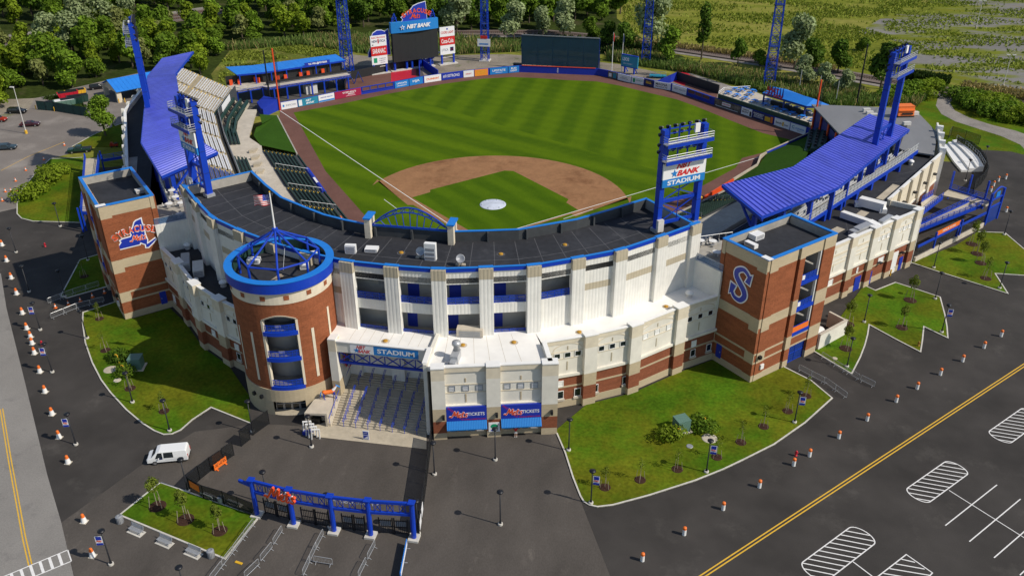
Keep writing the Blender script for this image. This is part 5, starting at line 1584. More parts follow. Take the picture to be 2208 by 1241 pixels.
UL=[(-38.2,-10.8),(-45.6,-1.0),(-54.8,13.4),(-67.8,33.3),(-78.3,50.8),(-84.2,72.4)]
def grandstand(sx, lab):
 o=thing('grandstand', lab, 'grandstand',(sx*65,20,0))
 base=UL if sx<0 else[(-p[0],p[1])for p in UL[:4]]+[(72.5,41.0)]
 off=(lambda d:offset(base,-d))if sx<0 else(lambda d:offset(base,d))
 # front wall

 g=MB();wall(g, off(-.3), .3*(1 if sx<0 else-1), 0, 5.9);g.build('front_wall', 'concrete_grey' if sx>0 else 'roof_dark_face', o)
 n=13
 PI_, RI=1.0, .5
 for r in range(n):
  d=.2+r*PI_;z=5.0+r*RI
  g=MB();wall(g, off(d), PI_*(1 if sx<0 else-1), 2.0 if r==0 else z-.5, z);g.build('tread', 'tread_tan' if sx<0 else 'concrete_grey', o)
  # aisles cut the rows into blocks

 cum=[0]
 for a, b in zip(base, base[1:]):cum.append(cum[-1]+dist(a,b))
 L_=cum[-1]
 stops=[0.6]
 for i in range(len(cum)-1):
  m_=max(1, round((cum[i+1]-cum[i])/11.5))
  for k in range(1, m_+1):stops.append(cum[i]+(cum[i+1]-cum[i])*k/m_)
 stops[-1]-=.3
 rows=[off(.55+r*PI_)for r in range(n)]
 def pos(row, s):
  for i in range(len(cum)-1):
   if s<=cum[i+1]+1e-6:t=(s-cum[i])/(cum[i+1]-cum[i]);return lerp(rows[row][i], rows[row][i+1], t)
  return rows[row][-1]
 for j, (s0, s1)in enumerate(zip(stops,stops[1:])):
  for r in range(1, n):
   if r==8:continue
   z=5.0+r*RI
   pts=[pos(r,s0+.75), pos(r,s1-.75)]
   g=MB()
   if sx<0:
    g.seg(pts[0], pts[1], .30, z+.38, z+.44);g.seg(pts[0], pts[1], .26, z+.02, z+.06, off=.42 if 1 else 0)
    nn=max(2, int(dist(*pts)/2.2))
    for k in range(nn):q=lerp(pts[0], pts[1],(k+.5)/nn);g.box(q[0], q[1], z, .08, .22, .38, math.atan2(pts[1][1]-pts[0][1],pts[1][0]-pts[0][0]))
    g.build('bench', 'aluminium' if j>1 else 'bench_navy', o)
   elif r<13:
    nn=int(dist(*pts)/.56);a=math.atan2(pts[1][1]-pts[0][1], pts[1][0]-pts[0][0]);nv=perp(pts[0], pts[1])
    for k in range(nn):
     q=lerp(pts[0], pts[1],(k+.5)/nn)
     g.box(q[0], q[1], z+.36, .46, .40, .07, a);g.box(q[0]+nv[0]*.24, q[1]+nv[1]*.24, z+.42, .46, .06, .42, a)
    g.build('seat_row', 'seat_navy' if r<7 else 'aluminium', o, kind='stuff')
 g=MB();gy=MB()
 for s in stops:
  for r in range(n-1):
   p, q=pos(r, s), pos(min(n-1,r+1), s);z=5.0+r*RI
   m_=lerp(p, q, .72);a=math.atan2(q[1]-p[1], q[0]-p[0])
   g.box(m_[0], m_[1], z-.02, .40, 1.05, .24, a);gy.box(*lerp(p,q,.56), z+.20, .26, 1.1, .05, a)
 g.build('aisle_steps', 'concrete_warm', o, kind='stuff');gy.build('step_nosing', 'yellow_step', o, kind='stuff')
 # gangway rails at the foot

 g=MB();w=off(-.15)
 for z in(6.4, 6.9):g.path([(p[0],p[1],z)for p in w], .04, 4)
 g.build('front_railing', 'galvanised', o)
 # rear concourse wall, screen fence and columns

 rb=off(.2+n*PI_)
 g=MB();wall(g, rb, .3*(1 if sx<0 else-1), 8.0, 11.9);g.build('rear_wall', 'inner_wall', o)
 # the walkway behind, on a blue beam

 rw=off(2.2+n*PI_)
 g=MB();wall(g, off(.5+n*PI_), 1.6*(1 if sx<0 else-1), 11.85, 12.15);g.build('walkway', 'concrete_grey', o)
 g=MB();wall(g, rw, .3*(1 if sx<0 else-1), 11.65, 12.3);g.build('walkway_beam', 'blue_steel', o)
 g=MB();wall(g, off(2.22+n*PI_), .05*(1 if sx<0 else-1), 12.3, 13.7);g.build('walkway_screen', 'mesh_grey', o)
 g=MB();rwz=off(2.3+n*PI_)
 for z in(12.4, 13.05, 13.75):g.path([(p[0],p[1],z)for p in rwz], .04, 4)
 d=.5
 while d<length(rwz):p, q=along(rwz, d);g.tube((*p,12.2),(*p,13.75), .045, 4);d+=1.5
 g.build('walkway_railing', 'galvanised', o)
 d=3.0
 while d<length(rw)-1:
  p, q=along(rw, d);d+=6.4
  g=MB();g.box(p[0], p[1], 0, .75, .75, 11.7, math.atan2(q[1],q[0]));g.build('column', 'blue_steel', o)
 return o
grandstand(-1, 'left grandstand of pale aluminium benches rising from the third base side concourse')
grandstand(1, 'right grandstand of small navy and grey seats under the canopy of the first base side')

# ================================================================== blue ribbed canopies

def canopy(sx, front, back, lab):
 o=thing('canopy', lab, 'canopy',(sx*60,5,0))
 ZF, ZB=19.0, 17.5
 for i in range(len(front)-1):
  f0, f1, b0, b1=front[i], front[i+1], back[i], back[i+1]
  n=max(2, round((dist(f0,f1)+dist(b0,b1))/2/1.02))
  for k in range(n):
   def P(t, u, dz):
    a, b=lerp(f0, f1, t), lerp(b0, b1, t)
    q=lerp(a, b, u);return(q[0], q[1], ZF+(ZB-ZF)*u+dz)
   t0, t1=k/n, (k+1)/n;w=t1-t0
   ts=[t0, t0+.22*w, t0+.34*w, t0+.82*w, t0+.94*w, t1-.001]
   hs_=[0, 0, .17, .17, 0, 0]
   g=MB();vs=[P(t,u,h)for u in(0,1)for t, h in zip(ts,hs_)]
   vs+=[P(t0,0,-.12), P(t1-.001,0,-.12), P(t0,1,-.12), P(t1-.001,1,-.12)]
   up=sx<0
   fs=[(j,j+1,j+7,j+6)if up else(j+1,j,j+6,j+7)for j in range(5)]+[(12,14,15,13)]
   g.add(vs, fs);g.build('roof_panel', 'canopy_blue', o)
 Fz=lambda pl, z:[(p[0],p[1],z)for p in pl]
 g=MB()
 for pl, z in((front,ZF-.12),(back,ZB-.12)):
  for a, b in zip(pl, pl[1:]):g.beam((*a,z),(*b,z), .22, .42)
 for e in(0, -1):g.beam((*front[e],ZF-.12),(*back[e],ZB-.12), .24, .46)
 g.build('edge_beam', 'blue_steel', o)
 # raking beams on columns

 L_=length(back);d=.5;k=0
 while d<L_:
  t=d/L_;b, q=along(back, d);f, _=along(front, min(t,.999)*length(front))
  g=MB();g.beam((*f,ZF-.5),(*b,ZB-.55), .25, .55);c=lerp(b, f, .18);rb=g.build('rafter', 'blue_steel', o)
  g=MB();g.box(c[0], c[1], 8.5, .55, .7, ZB-.6-8.5, math.atan2(q[1],q[0]));g.beam((*c,14.3),(*lerp(b,f,.55),17.9), .3, .35);g.build('column', 'blue_steel', o)
  d+=7.2;k+=1
 return o
LFt=[(-45.0,-10.4),(-56.9,-.5),(-79.4,36.7),(-85.7,56.9)]
LBk=[(-51.0,-19.8),(-63.9,-4.6),(-88.0,38.6),(-93.3,54.6)]
canopy(-1, LFt, LBk, 'blue ribbed canopy roof over the left grandstand')
RFt=[(44.7,-10.2),(57.0,.3),(75.0,33.5)]
RBk=[(50.6,-18.8),(64.0,-4.4),(82.2,29.6)]
cR=canopy(1, RFt, RBk, 'blue ribbed canopy roof over the right grandstand')

# ================================================================== light towers

def light_tower(A, B, z0, H, lab, group=None, sign=False, face=1):
 """A, B: feet of the two legs; the lamps look to the field (to the left of A->B when face=1)"""
 c=((A[0]+B[0])/2,(A[1]+B[1])/2)
 o=thing('light_tower', lab, 'light tower',(*c,z0))
 U=Vector((B[0]-A[0],B[1]-A[1],0));W=U.length;U.normalize();N=Vector((U.y,-U.x,0))*face
 A3, B3=Vector((*A,0)), Vector((*B,0))
 ang=math.atan2(U.y, U.x)
 for P in(A3, B3):
  g=MB();g.box(P.x, P.y, z0, .75, 1.0, H-z0, ang);l_=g.build('leg', 'blue_steel', o)
  g=MB()
  for z in[z0+3.6*k for k in range(1,int((H-z0)/3.6)+1)]:g.box(P.x, P.y, z, .8, 1.05, .09, ang)
  g.build('splice', 'blue_dark', l_)
  g=MB();g.box(P.x, P.y, z0-.3, 1.3, 1.4, .5, ang);g.build('foot', 'galvanised', l_)
 zp=H-1.9;z2=H-4.4;zs0=H-8.3
 g=MB()
 for z in((z0+.9,z0+4.3)if sign else(z0+2,z0+6,z0+10)):g.beam(A3+Vector((0,0,z)), B3+Vector((0,0,z)), .35, .45)
 g.build('cross_beam', 'blue_steel', o)
 g=MB();lv=[z0+2, z0+6, z0+10]if not sign else[z0+.9, z0+4.3, zs0+.2]
 for a, b in zip(lv, lv[1:]):
  g.beam(A3+Vector((0,0,a)), B3+Vector((0,0,b)), .12);g.beam(A3+Vector((0,0,b)), B3+Vector((0,0,a))+N*.1, .12)
 m_=(A3+B3)/2;g.beam(m_+Vector((0,0,z0+1)), m_+Vector((0,0,lv[-1])), .14)
 g.build('brace', 'blue_steel', o)
 for zz in(z2, zp):
  g=MB();q=A3+N*.2;g.hexa([A3-U*.5+N*.5+Vector((0,0,zz)),B3+U*.5+N*.5+Vector((0,0,zz)),B3+U*.5+N*1.7+Vector((0,0,zz)),A3-U*.5+N*1.7+Vector((0,0,zz)),A3-U*.5+N*.5+Vector((0,0,zz+.12)),B3+U*.5+N*.5+Vector((0,0,zz+.12)),B3+U*.5+N*1.7+Vector((0,0,zz+.12)),A3-U*.5+N*1.7+Vector((0,0,zz+.12))][::1]if face>0 else[B3+U*.5+N*.5+Vector((0,0,zz)),A3-U*.5+N*.5+Vector((0,0,zz)),A3-U*.5+N*1.7+Vector((0,0,zz)),B3+U*.5+N*1.7+Vector((0,0,zz)),B3+U*.5+N*.5+Vector((0,0,zz+.12)),A3-U*.5+N*.5+Vector((0,0,zz+.12)),A3-U*.5+N*1.7+Vector((0,0,zz+.12)),B3+U*.5+N*1.7+Vector((0,0,zz+.12))])
  dk=g.build('service_deck', 'steel_grey', o)
  g=MB();g.beam(A3-U*.55+N*1.7+Vector((0,0,zz)), B3+U*.55+N*1.7+Vector((0,0,zz)), .12, .5);g.beam(A3+N*.3+Vector((0,0,zz-.2)), B3+N*.3+Vector((0,0,zz-.2)), .3, .5);g.build('deck_beam', 'blue_steel', dk)
  g=MB()
  for h in(.45, .8, 1.15):
   r=[A3-U*.5+N*.5, A3-U*.5+N*1.68, B3+U*.5+N*1.68, B3+U*.5+N*.5]
   g.path([p+Vector((0,0,zz+h))for p in r], .04, 4)
  for k in range(6):p=A3-U*.5+N*1.68+U*(W+1)*k/5;g.tube(p+Vector((0,0,zz)), p+Vector((0,0,zz+1.15)), .04, 4)
  g.build('deck_railing', 'galvanised', dk)
  g=MB();g.beam(A3-U*.4-N*.1+Vector((0,0,zz+1.9)), B3+U*.4-N*.1+Vector((0,0,zz+1.9)), .12, .14);g.beam(A3-N*.1+Vector((0,0,zz+1.2)), B3-N*.1+Vector((0,0,zz+1.2)), .1, .1)
  for k in range(4):p=A3+U*W*(k+.5)/4-N*.05;g.beam(p+Vector((0,0,zz-.1)), p+Vector((0,0,zz+2.3)), .22, .22)
  g.build('lamp_rack', 'blue_steel', o)
  for row, zr in((0,2.15),(1,1.15)):
   for k in range(7):
    p=A3-U*.3+U*(W+.6)*k/6-N*.45+Vector((0,0,zz+zr))
    g=MB();d_=(-N+Vector((0,0,-.6))).normalized();g.tube(p+d_*.3, p-d_*.18, .30, 8, .16);g.tube(p-d_*.16, p-d_*.38, .13, 6);g.build('lamp', 'black_metal', o)
 g=MB();p=A3+U*(W*.78)+N*.35;g.box(p.x, p.y, zp+.9, .8, .3, 1.3, ang);g.build('control_box', 'white_metal', o)
 g=MB();p=A3+N*.75;g.box(p.x, p.y, z0, 1.0, .5, 1.8, ang);g.build('switch_cabinet', 'hvac', o)
 if sign:
  V=Vector((0,0,1));SN=N
  Us=U if face>0 else-U
  O=(A3 if face>0 else B3)+N*.62+Vector((0,0,zs0));
  g=MB();g.slab(O, Us, V, -.3, 1.2, W+.3, 3.55, .25);bd=g.build('sign_board', 'white_sign', o)
  g=MB();g.slab(O, Us, V, -.3, -.0, W+.3, 1.2, .25);b2=g.build('sign_board', 'blue_sign', o)
  g=MB();put_text(g, 'STADIUM', O+Us*W/2+V*.6, Us, V, W*.84, .7, d=.27, bold=.03);g.build('lettering', 'white_sign', b2)
  g=MB();put_text(g, 'NBT', O+Us*W*.48+V*2.93, Us, V, W*.40, .85, d=.27, bold=.045, shear=.35);put_text(g, 'BANK', O+Us*W*.60+V*1.85, Us, V, W*.60, .85, d=.28, bold=.045, shear=.35);g.build('lettering', 'red_sign', bd)
  g=MB();g.plate([(x,y)for x,y in star(.62)], O+Us*W*.24+V*1.9, Us, V, .30, 0, .26);g.build('star', 'blue_sign', bd)
 return o
light_tower((34.7,-31.1),(40.1,-27.0), 19.8, 34.9, 'blue light tower with white bank sign board at the right end of the main roof', 'light towers', True, 1)
light_tower((-39.9,-27.9),(-36.1,-30.5), 19.8, 34.9, 'blue light tower with sign board at the left end of the main roof', 'light towers', True, 1)
light_tower((73.7,18.1),(77.3,23.9), 10.4, 35.2, 'blue two-legged light tower standing through the right canopy', 'light towers', False, 1)
light_tower((-77.6,21.2),(-74.2,15.4), 10.4, 35.3, 'blue two-legged light tower standing through the left canopy', 'light towers', False, 1)

# ================================================================== lower bowl, concourse, grass slopes

BL=[(-51.4,37.0),(-44.2,26.9),(-36.85,16.6),(-24.5,0.4),(-15.5,-10.6),(-8,-16.3),(-.6,-18.7)]
def lower_bowl(sx, lab):
 o=thing('lower_seating', lab, 'seating',(sx*45,15,0))
 base=BL if sx<0 else[(-p[0],p[1])for p in BL]
 off=(lambda d:offset(base,d))if sx<0 else(lambda d:offset(base,-d))
 sg=-1 if sx<0 else 1
 g=MB();wall(g, off(0), .25*sg, 0, 1.0);g.build('field_wall', 'dark_green' if sx<0 else 'concrete_grey', o)
 n=9
 for r in range(n):
  g=MB();z=.75+r*.3;wall(g, off(.3+r*.88), .88*sg, z-.6, z);g.build('tread', 'dark_green' if 0 else 'roof_dark_face', o)
 cum=[0]
 for a, b in zip(base, base[1:]):cum.append(cum[-1]+dist(a,b))
 rows=[off(.55+r*.88)for r in range(n)]
 def pos(row, s):
  for i in range(len(cum)-1):
   if s<=cum[i+1]+1e-6:t=(s-cum[i])/(cum[i+1]-cum[i]);return lerp(rows[row][i], rows[row][i+1], t)
  return rows[row][-1]
 stops=cum[:3]+[cum[2]+(cum[3]-cum[2])/2]+cum[3:]
 g=MB();gy=MB()
 for s0, s1 in zip(stops, stops[1:]):
  for r in range(1, n):
   z=.75+r*.3;a_, b_=pos(r, s0+1.0), pos(r, s1-.2)
   a=math.atan2(b_[1]-a_[1], b_[0]-a_[0]);nv=perp(a_, b_);k_=1 if sx<0 else-1
   m=MB();nn=max(2, int(dist(a_,b_)/.6))
   for k in range(nn):
    q=lerp(a_, b_,(k+.5)/nn)
    m.box(q[0], q[1], z+.3, .5, .36, .07, a);m.box(q[0]+nv[0]*.26*k_, q[1]+nv[1]*.26*k_, z+.34, .5, .06, .4, a)
   m.build('seat_row', 'seat_green', o, kind='stuff')
   p=pos(r, s0+.45);gy.box(p[0], p[1], z, .62, .55, .06, a)
 gy.build('aisle_step', 'yellow_step', o, kind='stuff')
 g=MB()
 for s in stops[1:-1]:
  pts=[(*pos(r,s-.1),.75+r*.3+1.0)for r in range(0,n,2)];g.path(pts, .035, 4)
  for p in pts:g.tube((p[0],p[1],p[2]-1.0), p, .03, 4)
 g.build('aisle_railing', 'galvanised', o)
 return o
lower_bowl(-1, 'dark green lower seating rows with yellow aisle steps along the left foul ground')
lower_bowl(1, 'dark green lower seating rows along the right foul ground under the canopy edge')
for sx in(-1, 1):
 lo=[p for p in(offset(BL,8.2))];hi=offset(UL[:5], .2)
 P=[(-51.5,37.2)]+[lo[0], *lo[1:6]]+[(-2,-27),(-20,-30),(-30,-20)]+[hi[0], *hi[1:4]]+[(-74.5,44.6),(-71.6,47.0),(-67.6,39.4),(-61.5,35.8)]
 P=[lo[0], *lo[1:6],(-2,-27),(-20,-30),(-30,-20), hi[0], *hi[1:5],(-80.5,60.0),(-73.0,61.5),(-65.4,40.5),(-59.6,35.2)]
 P=[(p[0]*-sx,p[1])for p in P]
 g=MB();g.prism(P, 2.6, 3.2)if sx<0 else g.prism(P[::-1], 2.6, 3.2);struct(g, 'concourse', 'concrete_warm' if sx<0 else 'concrete_grey')
 # stairs from the concourse between the blocks on the left

g=MB()
for i in range(4):
 for k in range(3):
  p=lerp((-60.5,31.8),(-50.8,15.5),(i+.3)/4);g.box(p[0]-.2*k, p[1]+1.0*k, 3.2, 1.5, .8, .22*(3-k), .55)
tag(g.build('concourse_steps','concrete'), 'short pale steps and dark gaps between the left concourse and the green seats', 'steps', kind=None)
# dug-out rail rolls along the left wall

rl=thing('rail_pad', 'long rolled blue pad with white panels lying against the left field wall', 'pad',(-45,28,0))
A, B=(-45.97, 28.95, 0.6), (-36.94, 16.34, 0.6)
g=MB();g.tube(A, B, .55, 12);g.build('roll', 'blue_pad', rl)
g=MB();m_=lerp(A, B, .45);m2=lerp(A, B, .66);g.beam((m_[0]-.1,m_[1],1.05),(m2[0]-.1,m2[1],1.05), .5, .2);g.build('print', 'white_sign', rl)
# grass slopes in the two corners

g=MB();T=[(*p,z)for p, z in zip([(-66.69,61.87),(-51.76,36.99)],(1.0,1.0))]+[(-60.2,34.8,3.0),(-65.4,40.8,3.1),(-71.6,55.6,3.1),(-70.6,62.4,2.0)]
T=[(-68.6,64.4,.9),(-52.0,37.9,.9),(-60.0,35.4,3.3),(-64.6,41.6,3.3),(-66.6,47.4,3.3),(-66.3,50.2,3.3),(-70.4,57.6,3.3)]
g.add(T,[(0,1,2,3),(0,3,4),(0,4,5),(0,5,6)][:], 0)
g.f=[tuple(reversed(f))if 0 else f for f in g.f];struct(g, 'grass_slope', 'turf_dark')
g=MB();wall(g,[(-68.6,64.4),(-51.8,37.6)], -.3, 0, 1.0);tag(g.build('field_wall','concrete_grey'), 'low pale field wall at the foot of the left grass slope', 'wall')
g=MB();T=[(58.9,57.6,.9),(70.6,73.6,.9),(69.3,60.0,3.3),(66.0,47.0,3.3),(53.6,31.0,3.3),(50.9,39.2,.9),(56.5,49.2,.9)]
g.add(T,[(0,2,1),(0,3,2),(0,6,3),(6,4,3),(6,5,4)]);struct(g, 'grass_slope', 'turf_dark')
fw=thing('field_wall', 'low field wall of the right corner, pale with an orange top near the seats', 'wall',(57,52,0))
for a, b, m, h in(((70.6,74.2),(58.8,58.0),'blue_pad',1.3),((58.8,58.0),(57.3,55.6),'concrete',1.1),((57.3,55.6),(56.2,49.4),'concrete',1.1),((56.2,49.4),(50.4,39.2),'concrete',1.1),((50.4,39.2),(43.9,27.8),'orange_deep',1.15)):
 g=MB();g.seg(a, b, .3, 0, h, off=.0);g.build('wall_panel', m, fw)
 if m!='orange_deep':g=MB();g.seg(a, b, .36, h, h+.1);g.build('wall_top', 'concrete', fw)
g=MB();g.lathe([(0,1.3),(.45,1.3),(.5,1.9),(0,2.1)], 43.0, 25.6, 8);tag(g.build('drink_cooler','paint_yellow'), 'yellow drink cooler beside the orange topped wall below the right seats', 'cooler')
o=thing('field_wall', 'tall dark blue padded wall wedge in the left corner beside the orange foul pole', 'wall',(-72,68,0))
g=MB();g.hexa([(-72.9,64.9,0),(-71.35,71.5,0),(-71.8,71.6,0),(-73.5,65.1,0),(-72.9,64.9,2.3),(-71.35,71.5,3.2),(-71.8,71.6,3.2),(-73.5,65.1,2.3)]);g.build('pad', 'blue_pad', o)
g=MB();g.hexa([(-73.5,65.1,0),(-71.8,71.6,0),(-76.6,74.0,0),(-77.0,70.0,0),(-73.5,65.1,2.3),(-71.8,71.6,3.2),(-76.6,74.0,3.0),(-77.0,70.0,2.4)]);g.build('top', 'blue_pad', o)
# tiered drink-rail boxes beyond the left slope

tb_=thing('tiered_boxes', 'tiered pale terraces with dark green tables and chairs at the far left corner', 'seating',(-75,52,0))
bf_=[(-67.9,41.0),(-72.4,51.5),(-76.6,67.0)]
for r in range(4):
 z=3.2+.38*r;l_=offset(bf_, -(1.0+r*1.75));l2=offset(bf_, -(1.15+r*1.75))
 g=MB();wall(g, l_, 1.75, 2.5, z);g.build('terrace', 'concrete', tb_)
 g=MB();wall(g, l2, .45, z, z+.85);g.build('drink_rail', 'dark_green', tb_)
 g=MB();l3=offset(bf_, -(2.2+r*1.75));d=1.0
 while d<length(l3)-1.4:
  p, q=along(l3, d);a=math.atan2(q[1], q[0])
  if int(d/.9)%5!=4:
   g.box(p[0], p[1], z+.4, .5, .5, .08, a);g.box(p[0]-q[1]*.25, p[1]+q[0]*.25, z+.45, .5, .08, .5, a);g.box(p[0], p[1], z, .12, .12, .42, a)
  d+=.9
 g.build('chairs', 'black' if r else 'seat_green', tb_, kind='stuff')
o=thing('banner', 'white and pink banner on the end of the left grandstand above the terraces', 'banner',(-79,60,5));
p=offset(UL, .35)
g=MB();a, b=lerp(p[4], p[5], .16), lerp(p[4], p[5], .62);g.seg(a, b, .06, 4.3, 6.1);g.build('cloth', 'white_sign', o)
# green rows in two blocks under the grandstand wall

g=MB()
for i in range(2):
 a, b=lerp(UL[3], UL[4], .55-.75*i)if i==0 else lerp(UL[2], UL[3], .55), lerp(UL[3], UL[4], .0)if i==0 else lerp(UL[2], UL[3], .05)
 for r in range(4):
  n=perp(b, a);k=-1
  q0=(a[0]-n[0]*-(.8+r*.8), a[1]-n[1]*-(.8+r*.8));q1=(b[0]-n[0]*-(.8+r*.8), b[1]-n[1]*-(.8+r*.8))
  nn=int(dist(q0,q1)/.6)
  for j in range(nn):
   c=lerp(q0, q1,(j+.5)/nn);an=math.atan2(q1[1]-q0[1], q1[0]-q0[0])
   g.box(c[0], c[1], 3.2+(3-r)*.25, .5, .42, .45, an);g.box(c[0]-n[0]*.24, c[1]-n[1]*.24, 3.6+(3-r)*.25, .5, .06, .4, an)
ob=g.build('box_seats', 'seat_green');tag(ob, 'short blocks of dark green box seats below the front wall of the left grandstand', 'seating', kind='stuff')

# ================================================================== outfield wall with its printed boards

ow=thing('outfield_wall', 'blue padded outfield wall round the field, lined with printed boards', 'wall',(0,100,0))
H_=2.15
pads=[(a,b)for a, b in zip(WALLP,WALLP[1:])]
for a, b in pads:
 g=MB();g.seg(a, b, .35, 0, H_, off=(-.18));g.build('pad', 'blue_pad', ow)
cumw=[0]
for a, b in pads:cumw.append(cumw[-1]+dist(a,b))
def wall_s(px, py):
 return None
def sbest(p):
 best=None
 for i, (a, b)in enumerate(pads):
  d=(b[0]-a[0], b[1]-a[1]);l2=d[0]**2+d[1]**2
  t=max(0, min(1,((p[0]-a[0])*d[0]+(p[1]-a[1])*d[1])/l2));q=lerp(a, b, t);e=dist(p, q)
  if best is None or e<best[0]:best=(e, i, t)
 return best
def board(name, label, p0, p1, mats, z0=.1, z1=2.1, draw=None):
 """printed board on the field face of the wall between two points"""
 a=sbest(p0);b=sbest(p1)
 A, B=lerp(*pads[a[1]], a[2]), lerp(*pads[b[1]], b[2])
 f=Face(A, B)
 g=MB();f.rect(g, .06, f.L-.06, z0, z1, .16);o=g.build('board', mats, ow, label=label)
 if draw:draw(f, o)
 return o
def T_(f, o, txt, m, u, z, w, h=None, bold=.02, shear=0, d=.175, nm='lettering'):
 g=MB();put_text(g, txt, f.pt(u*f.L,z), f.U, f.V, w*f.L, h, d=d, bold=bold, shear=shear);return g.build(nm, m, o)
def B_(f, o, m, u0, u1, z0, z1, d=.165, nm='print'):
 g=MB();f.rect(g, u0*f.L, u1*f.L, z0, z1, d, d0=.155);return g.build(nm, m, o)

def adv(x0, x1, m, lab, *draw):
 o_=[None]
 def dr(f, o):
  for d in draw:
   if d[0]=='T':T_(f, o, *d[1:])
   else:B_(f, o, *d[1:])
 board('board', lab, x0, x1, m, draw=dr)
adv((-70.83,71.58),(-67.38,74.92), 'white_sign', 'white board nearest the left foul pole',('B','blue_sign',.1,.2,.75,1.4),('T','INFICON','grey_print',.6,1.1,.6,.5))
adv((-67.28,75.01),(-63.13,79.62), 'teal_sign', 'dark teal bank board with white star',('B','white_sign',.04,.2,.3,1.9),('T','NBT','white_sign',.52,1.45,.28,.55,.03,.3),('T','BANK','white_sign',.6,.72,.42,.55,.03,.3))
adv((-63.08,79.68),(-59.73,83.48), 'white_sign', 'white board shading to sky blue at its foot',('B','blue_sign',0.02,.98,.15,.6),('T','CROUSE HEALTH','royal',.5,1.35,.75,.35))
adv((-59.68,83.53),(-53.8,89.52), 'maroon_sign', 'maroon board with white lettering',('T',"STEPHEN'S",'white_sign',.55,1.5,.5,.5),('T','MEDIA','white_sign',.62,.95,.25,.4),('B','white_sign',.42,.78,.42,.5))
adv((-45.97,96.97),(-42.62,100.45), 'blue_sign', 'light blue board right of the left bullpen fence',('T','UPSTATE','white_sign',.5,1.4,.7,.5),('T','UNIVERSITY','white_sign',.5,.7,.7,.3))
adv((-42.51,100.56),(-39.21,104), 'blue_sign', 'light blue board with large thin letters',('T','HJA','white_sign',.5,1.2,.5,.85))
adv((-38.92,104.26),(-34.52,107.99), 'white_sign', 'white board with orange lettering',('T',"DUNKIN'",'orange',.5,1.1,.72,.65,.04))
adv((-34.4,108.08),(-28.73,112.22), 'royal', 'royal blue board with large slanted white lettering',('T','#315STRONG','white_sign',.45,1.2,.78,.95,.01,.15))
adv((-28.6,112.3),(-25.63,114.12), 'white_sign', 'small white board with red lettering',('T','KRIST','red_sign',.5,1.1,.55,.45))
adv((-25.5,114.2),(-21.65,116.56), 'orange_sign', 'orange board',('T','RAYMOUR','gold',.5,1.45,.6,.4),('T','FLANIGAN','gold',.5,.8,.6,.4))
adv((-21.19,116.84),(-15.98,119.74), 'blue_sign', 'light blue board with widest white lettering',('T','UPSTATE','white_sign',.5,1.25,.72,.65),('B','white_sign',.3,.7,.55,.63))
adv((-15.85,119.82),(-12.74,121.53), 'blue_sign', 'light blue board at the left end of the plain centre wall',('T','BUD','white_sign',.5,1.5,.5,.5,.03),('T','LIGHT','white_sign',.5,.8,.6,.55,.03))
adv((15.45,120.5),(18.47,118.53), 'photo_print', 'photographic board right of the centre wall',('B','white_sign',.1,.4,.5,1.6),('B','teal_sign',.55,.9,.3,1.8))
adv((18.62,118.42),(22.85,115.44), 'white_sign', 'white board with grey lettering right of centre',('T','SIMON','grey_print',.5,1.3,.4,.3),('T','SCHINDLER','grey_print',.5,.9,.6,.3))
adv((22.99,115.36),(26.78,113.64), 'white_sign', 'white board with green square',('B','green_sign',.12,.3,.5,1.7),('T','EXCELLUS','green_sign',.65,1.25,.5,.35))
adv((26.92,113.57),(29.69,111.84), 'navy', 'small navy board with gold emblem',('B','gold',.2,.8,.9,1.2),('T','BEAK','gold',.5,1.45,.6,.4))
adv((29.9,111.71),(34.88,109.56), 'white_sign', 'white board with two rows of dark capitals',('T','MAGNA','dark_print',.45,1.42,.7,.7),('T','PRODUCTS','dark_print',.45,.65,.7,.45))
adv((35.29,109.19),(39.51,105.44), 'white_sign', 'white board left of the right bullpen fence',('T','BEST HEALTH','grey_print',.55,1.15,.75,.5))
adv((47.29,97.34),(54.26,90.68), 'photo_print', 'dark photographic board below the party deck',('B','white_sign',.3,.62,.8,1.7),('B','white_sign',.05,.9,.18,.3),('T','FIREKEEPERS','red_sign',.46,1.25,.28,.4))
adv((54.38,90.57),(57.07,87.87), 'white_sign', 'white board with black print below the party deck',('T','YARDS','dark_print',.4,1.55,.6,.45),('T','BREW','dark_print',.4,.95,.6,.45),('B','dark_print',.78,.95,.2,1.5))
adv((57.19,87.76),(62.28,82.67), 'navy', 'navy board with yellow print below the party deck',('T','ENGELBERT','white_sign',.3,1.6,.5,.35),('T','FINEST','white_sign',.3,1.15,.4,.35),('T','SAUSAGE','white_sign',.3,.7,.45,.35),('B','gold',.6,.85,.4,1.6),('B','orange',.87,.97,.3,1.9))
adv((62.5,82.45),(66.09,78.88), 'white_sign', 'white board with gold flame below the party deck',('T','lunch','dark_print',.3,1.1,.38,.6),('T','hour','dark_print',.78,1.0,.24,.5),('B','gold',.52,.62,.5,1.6))
adv((66.2,78.78),(69.67,75.32), 'white_sign', 'white board with pale blue lettering at the right corner',('T','C','teal_sign',.2,1.25,.16,.8),('T','CONIFER','blue_sign',.62,1.1,.55,.4),('T','REALTY','grey_print',.65,.6,.35,.25))
# plain centre pads keep their orange top line and painted distance

f=Face(WALLP[10], WALLP[11]);g=MB();f.rect(g, .8, f.L-.8, H_, H_+.12, .1, d0=-.3);g.build('top_line', 'orange_deep', ow)
g=MB();
for k, ch in enumerate('400'):put_text(g, ch, f.pt(f.L*.49,1.65-k*.52), f.U, f.V, .45, .42, d=.02, bold=.03)
g.build('distance_mark', 'white_sign', ow)
# openings with bars in the two bullpen stretches

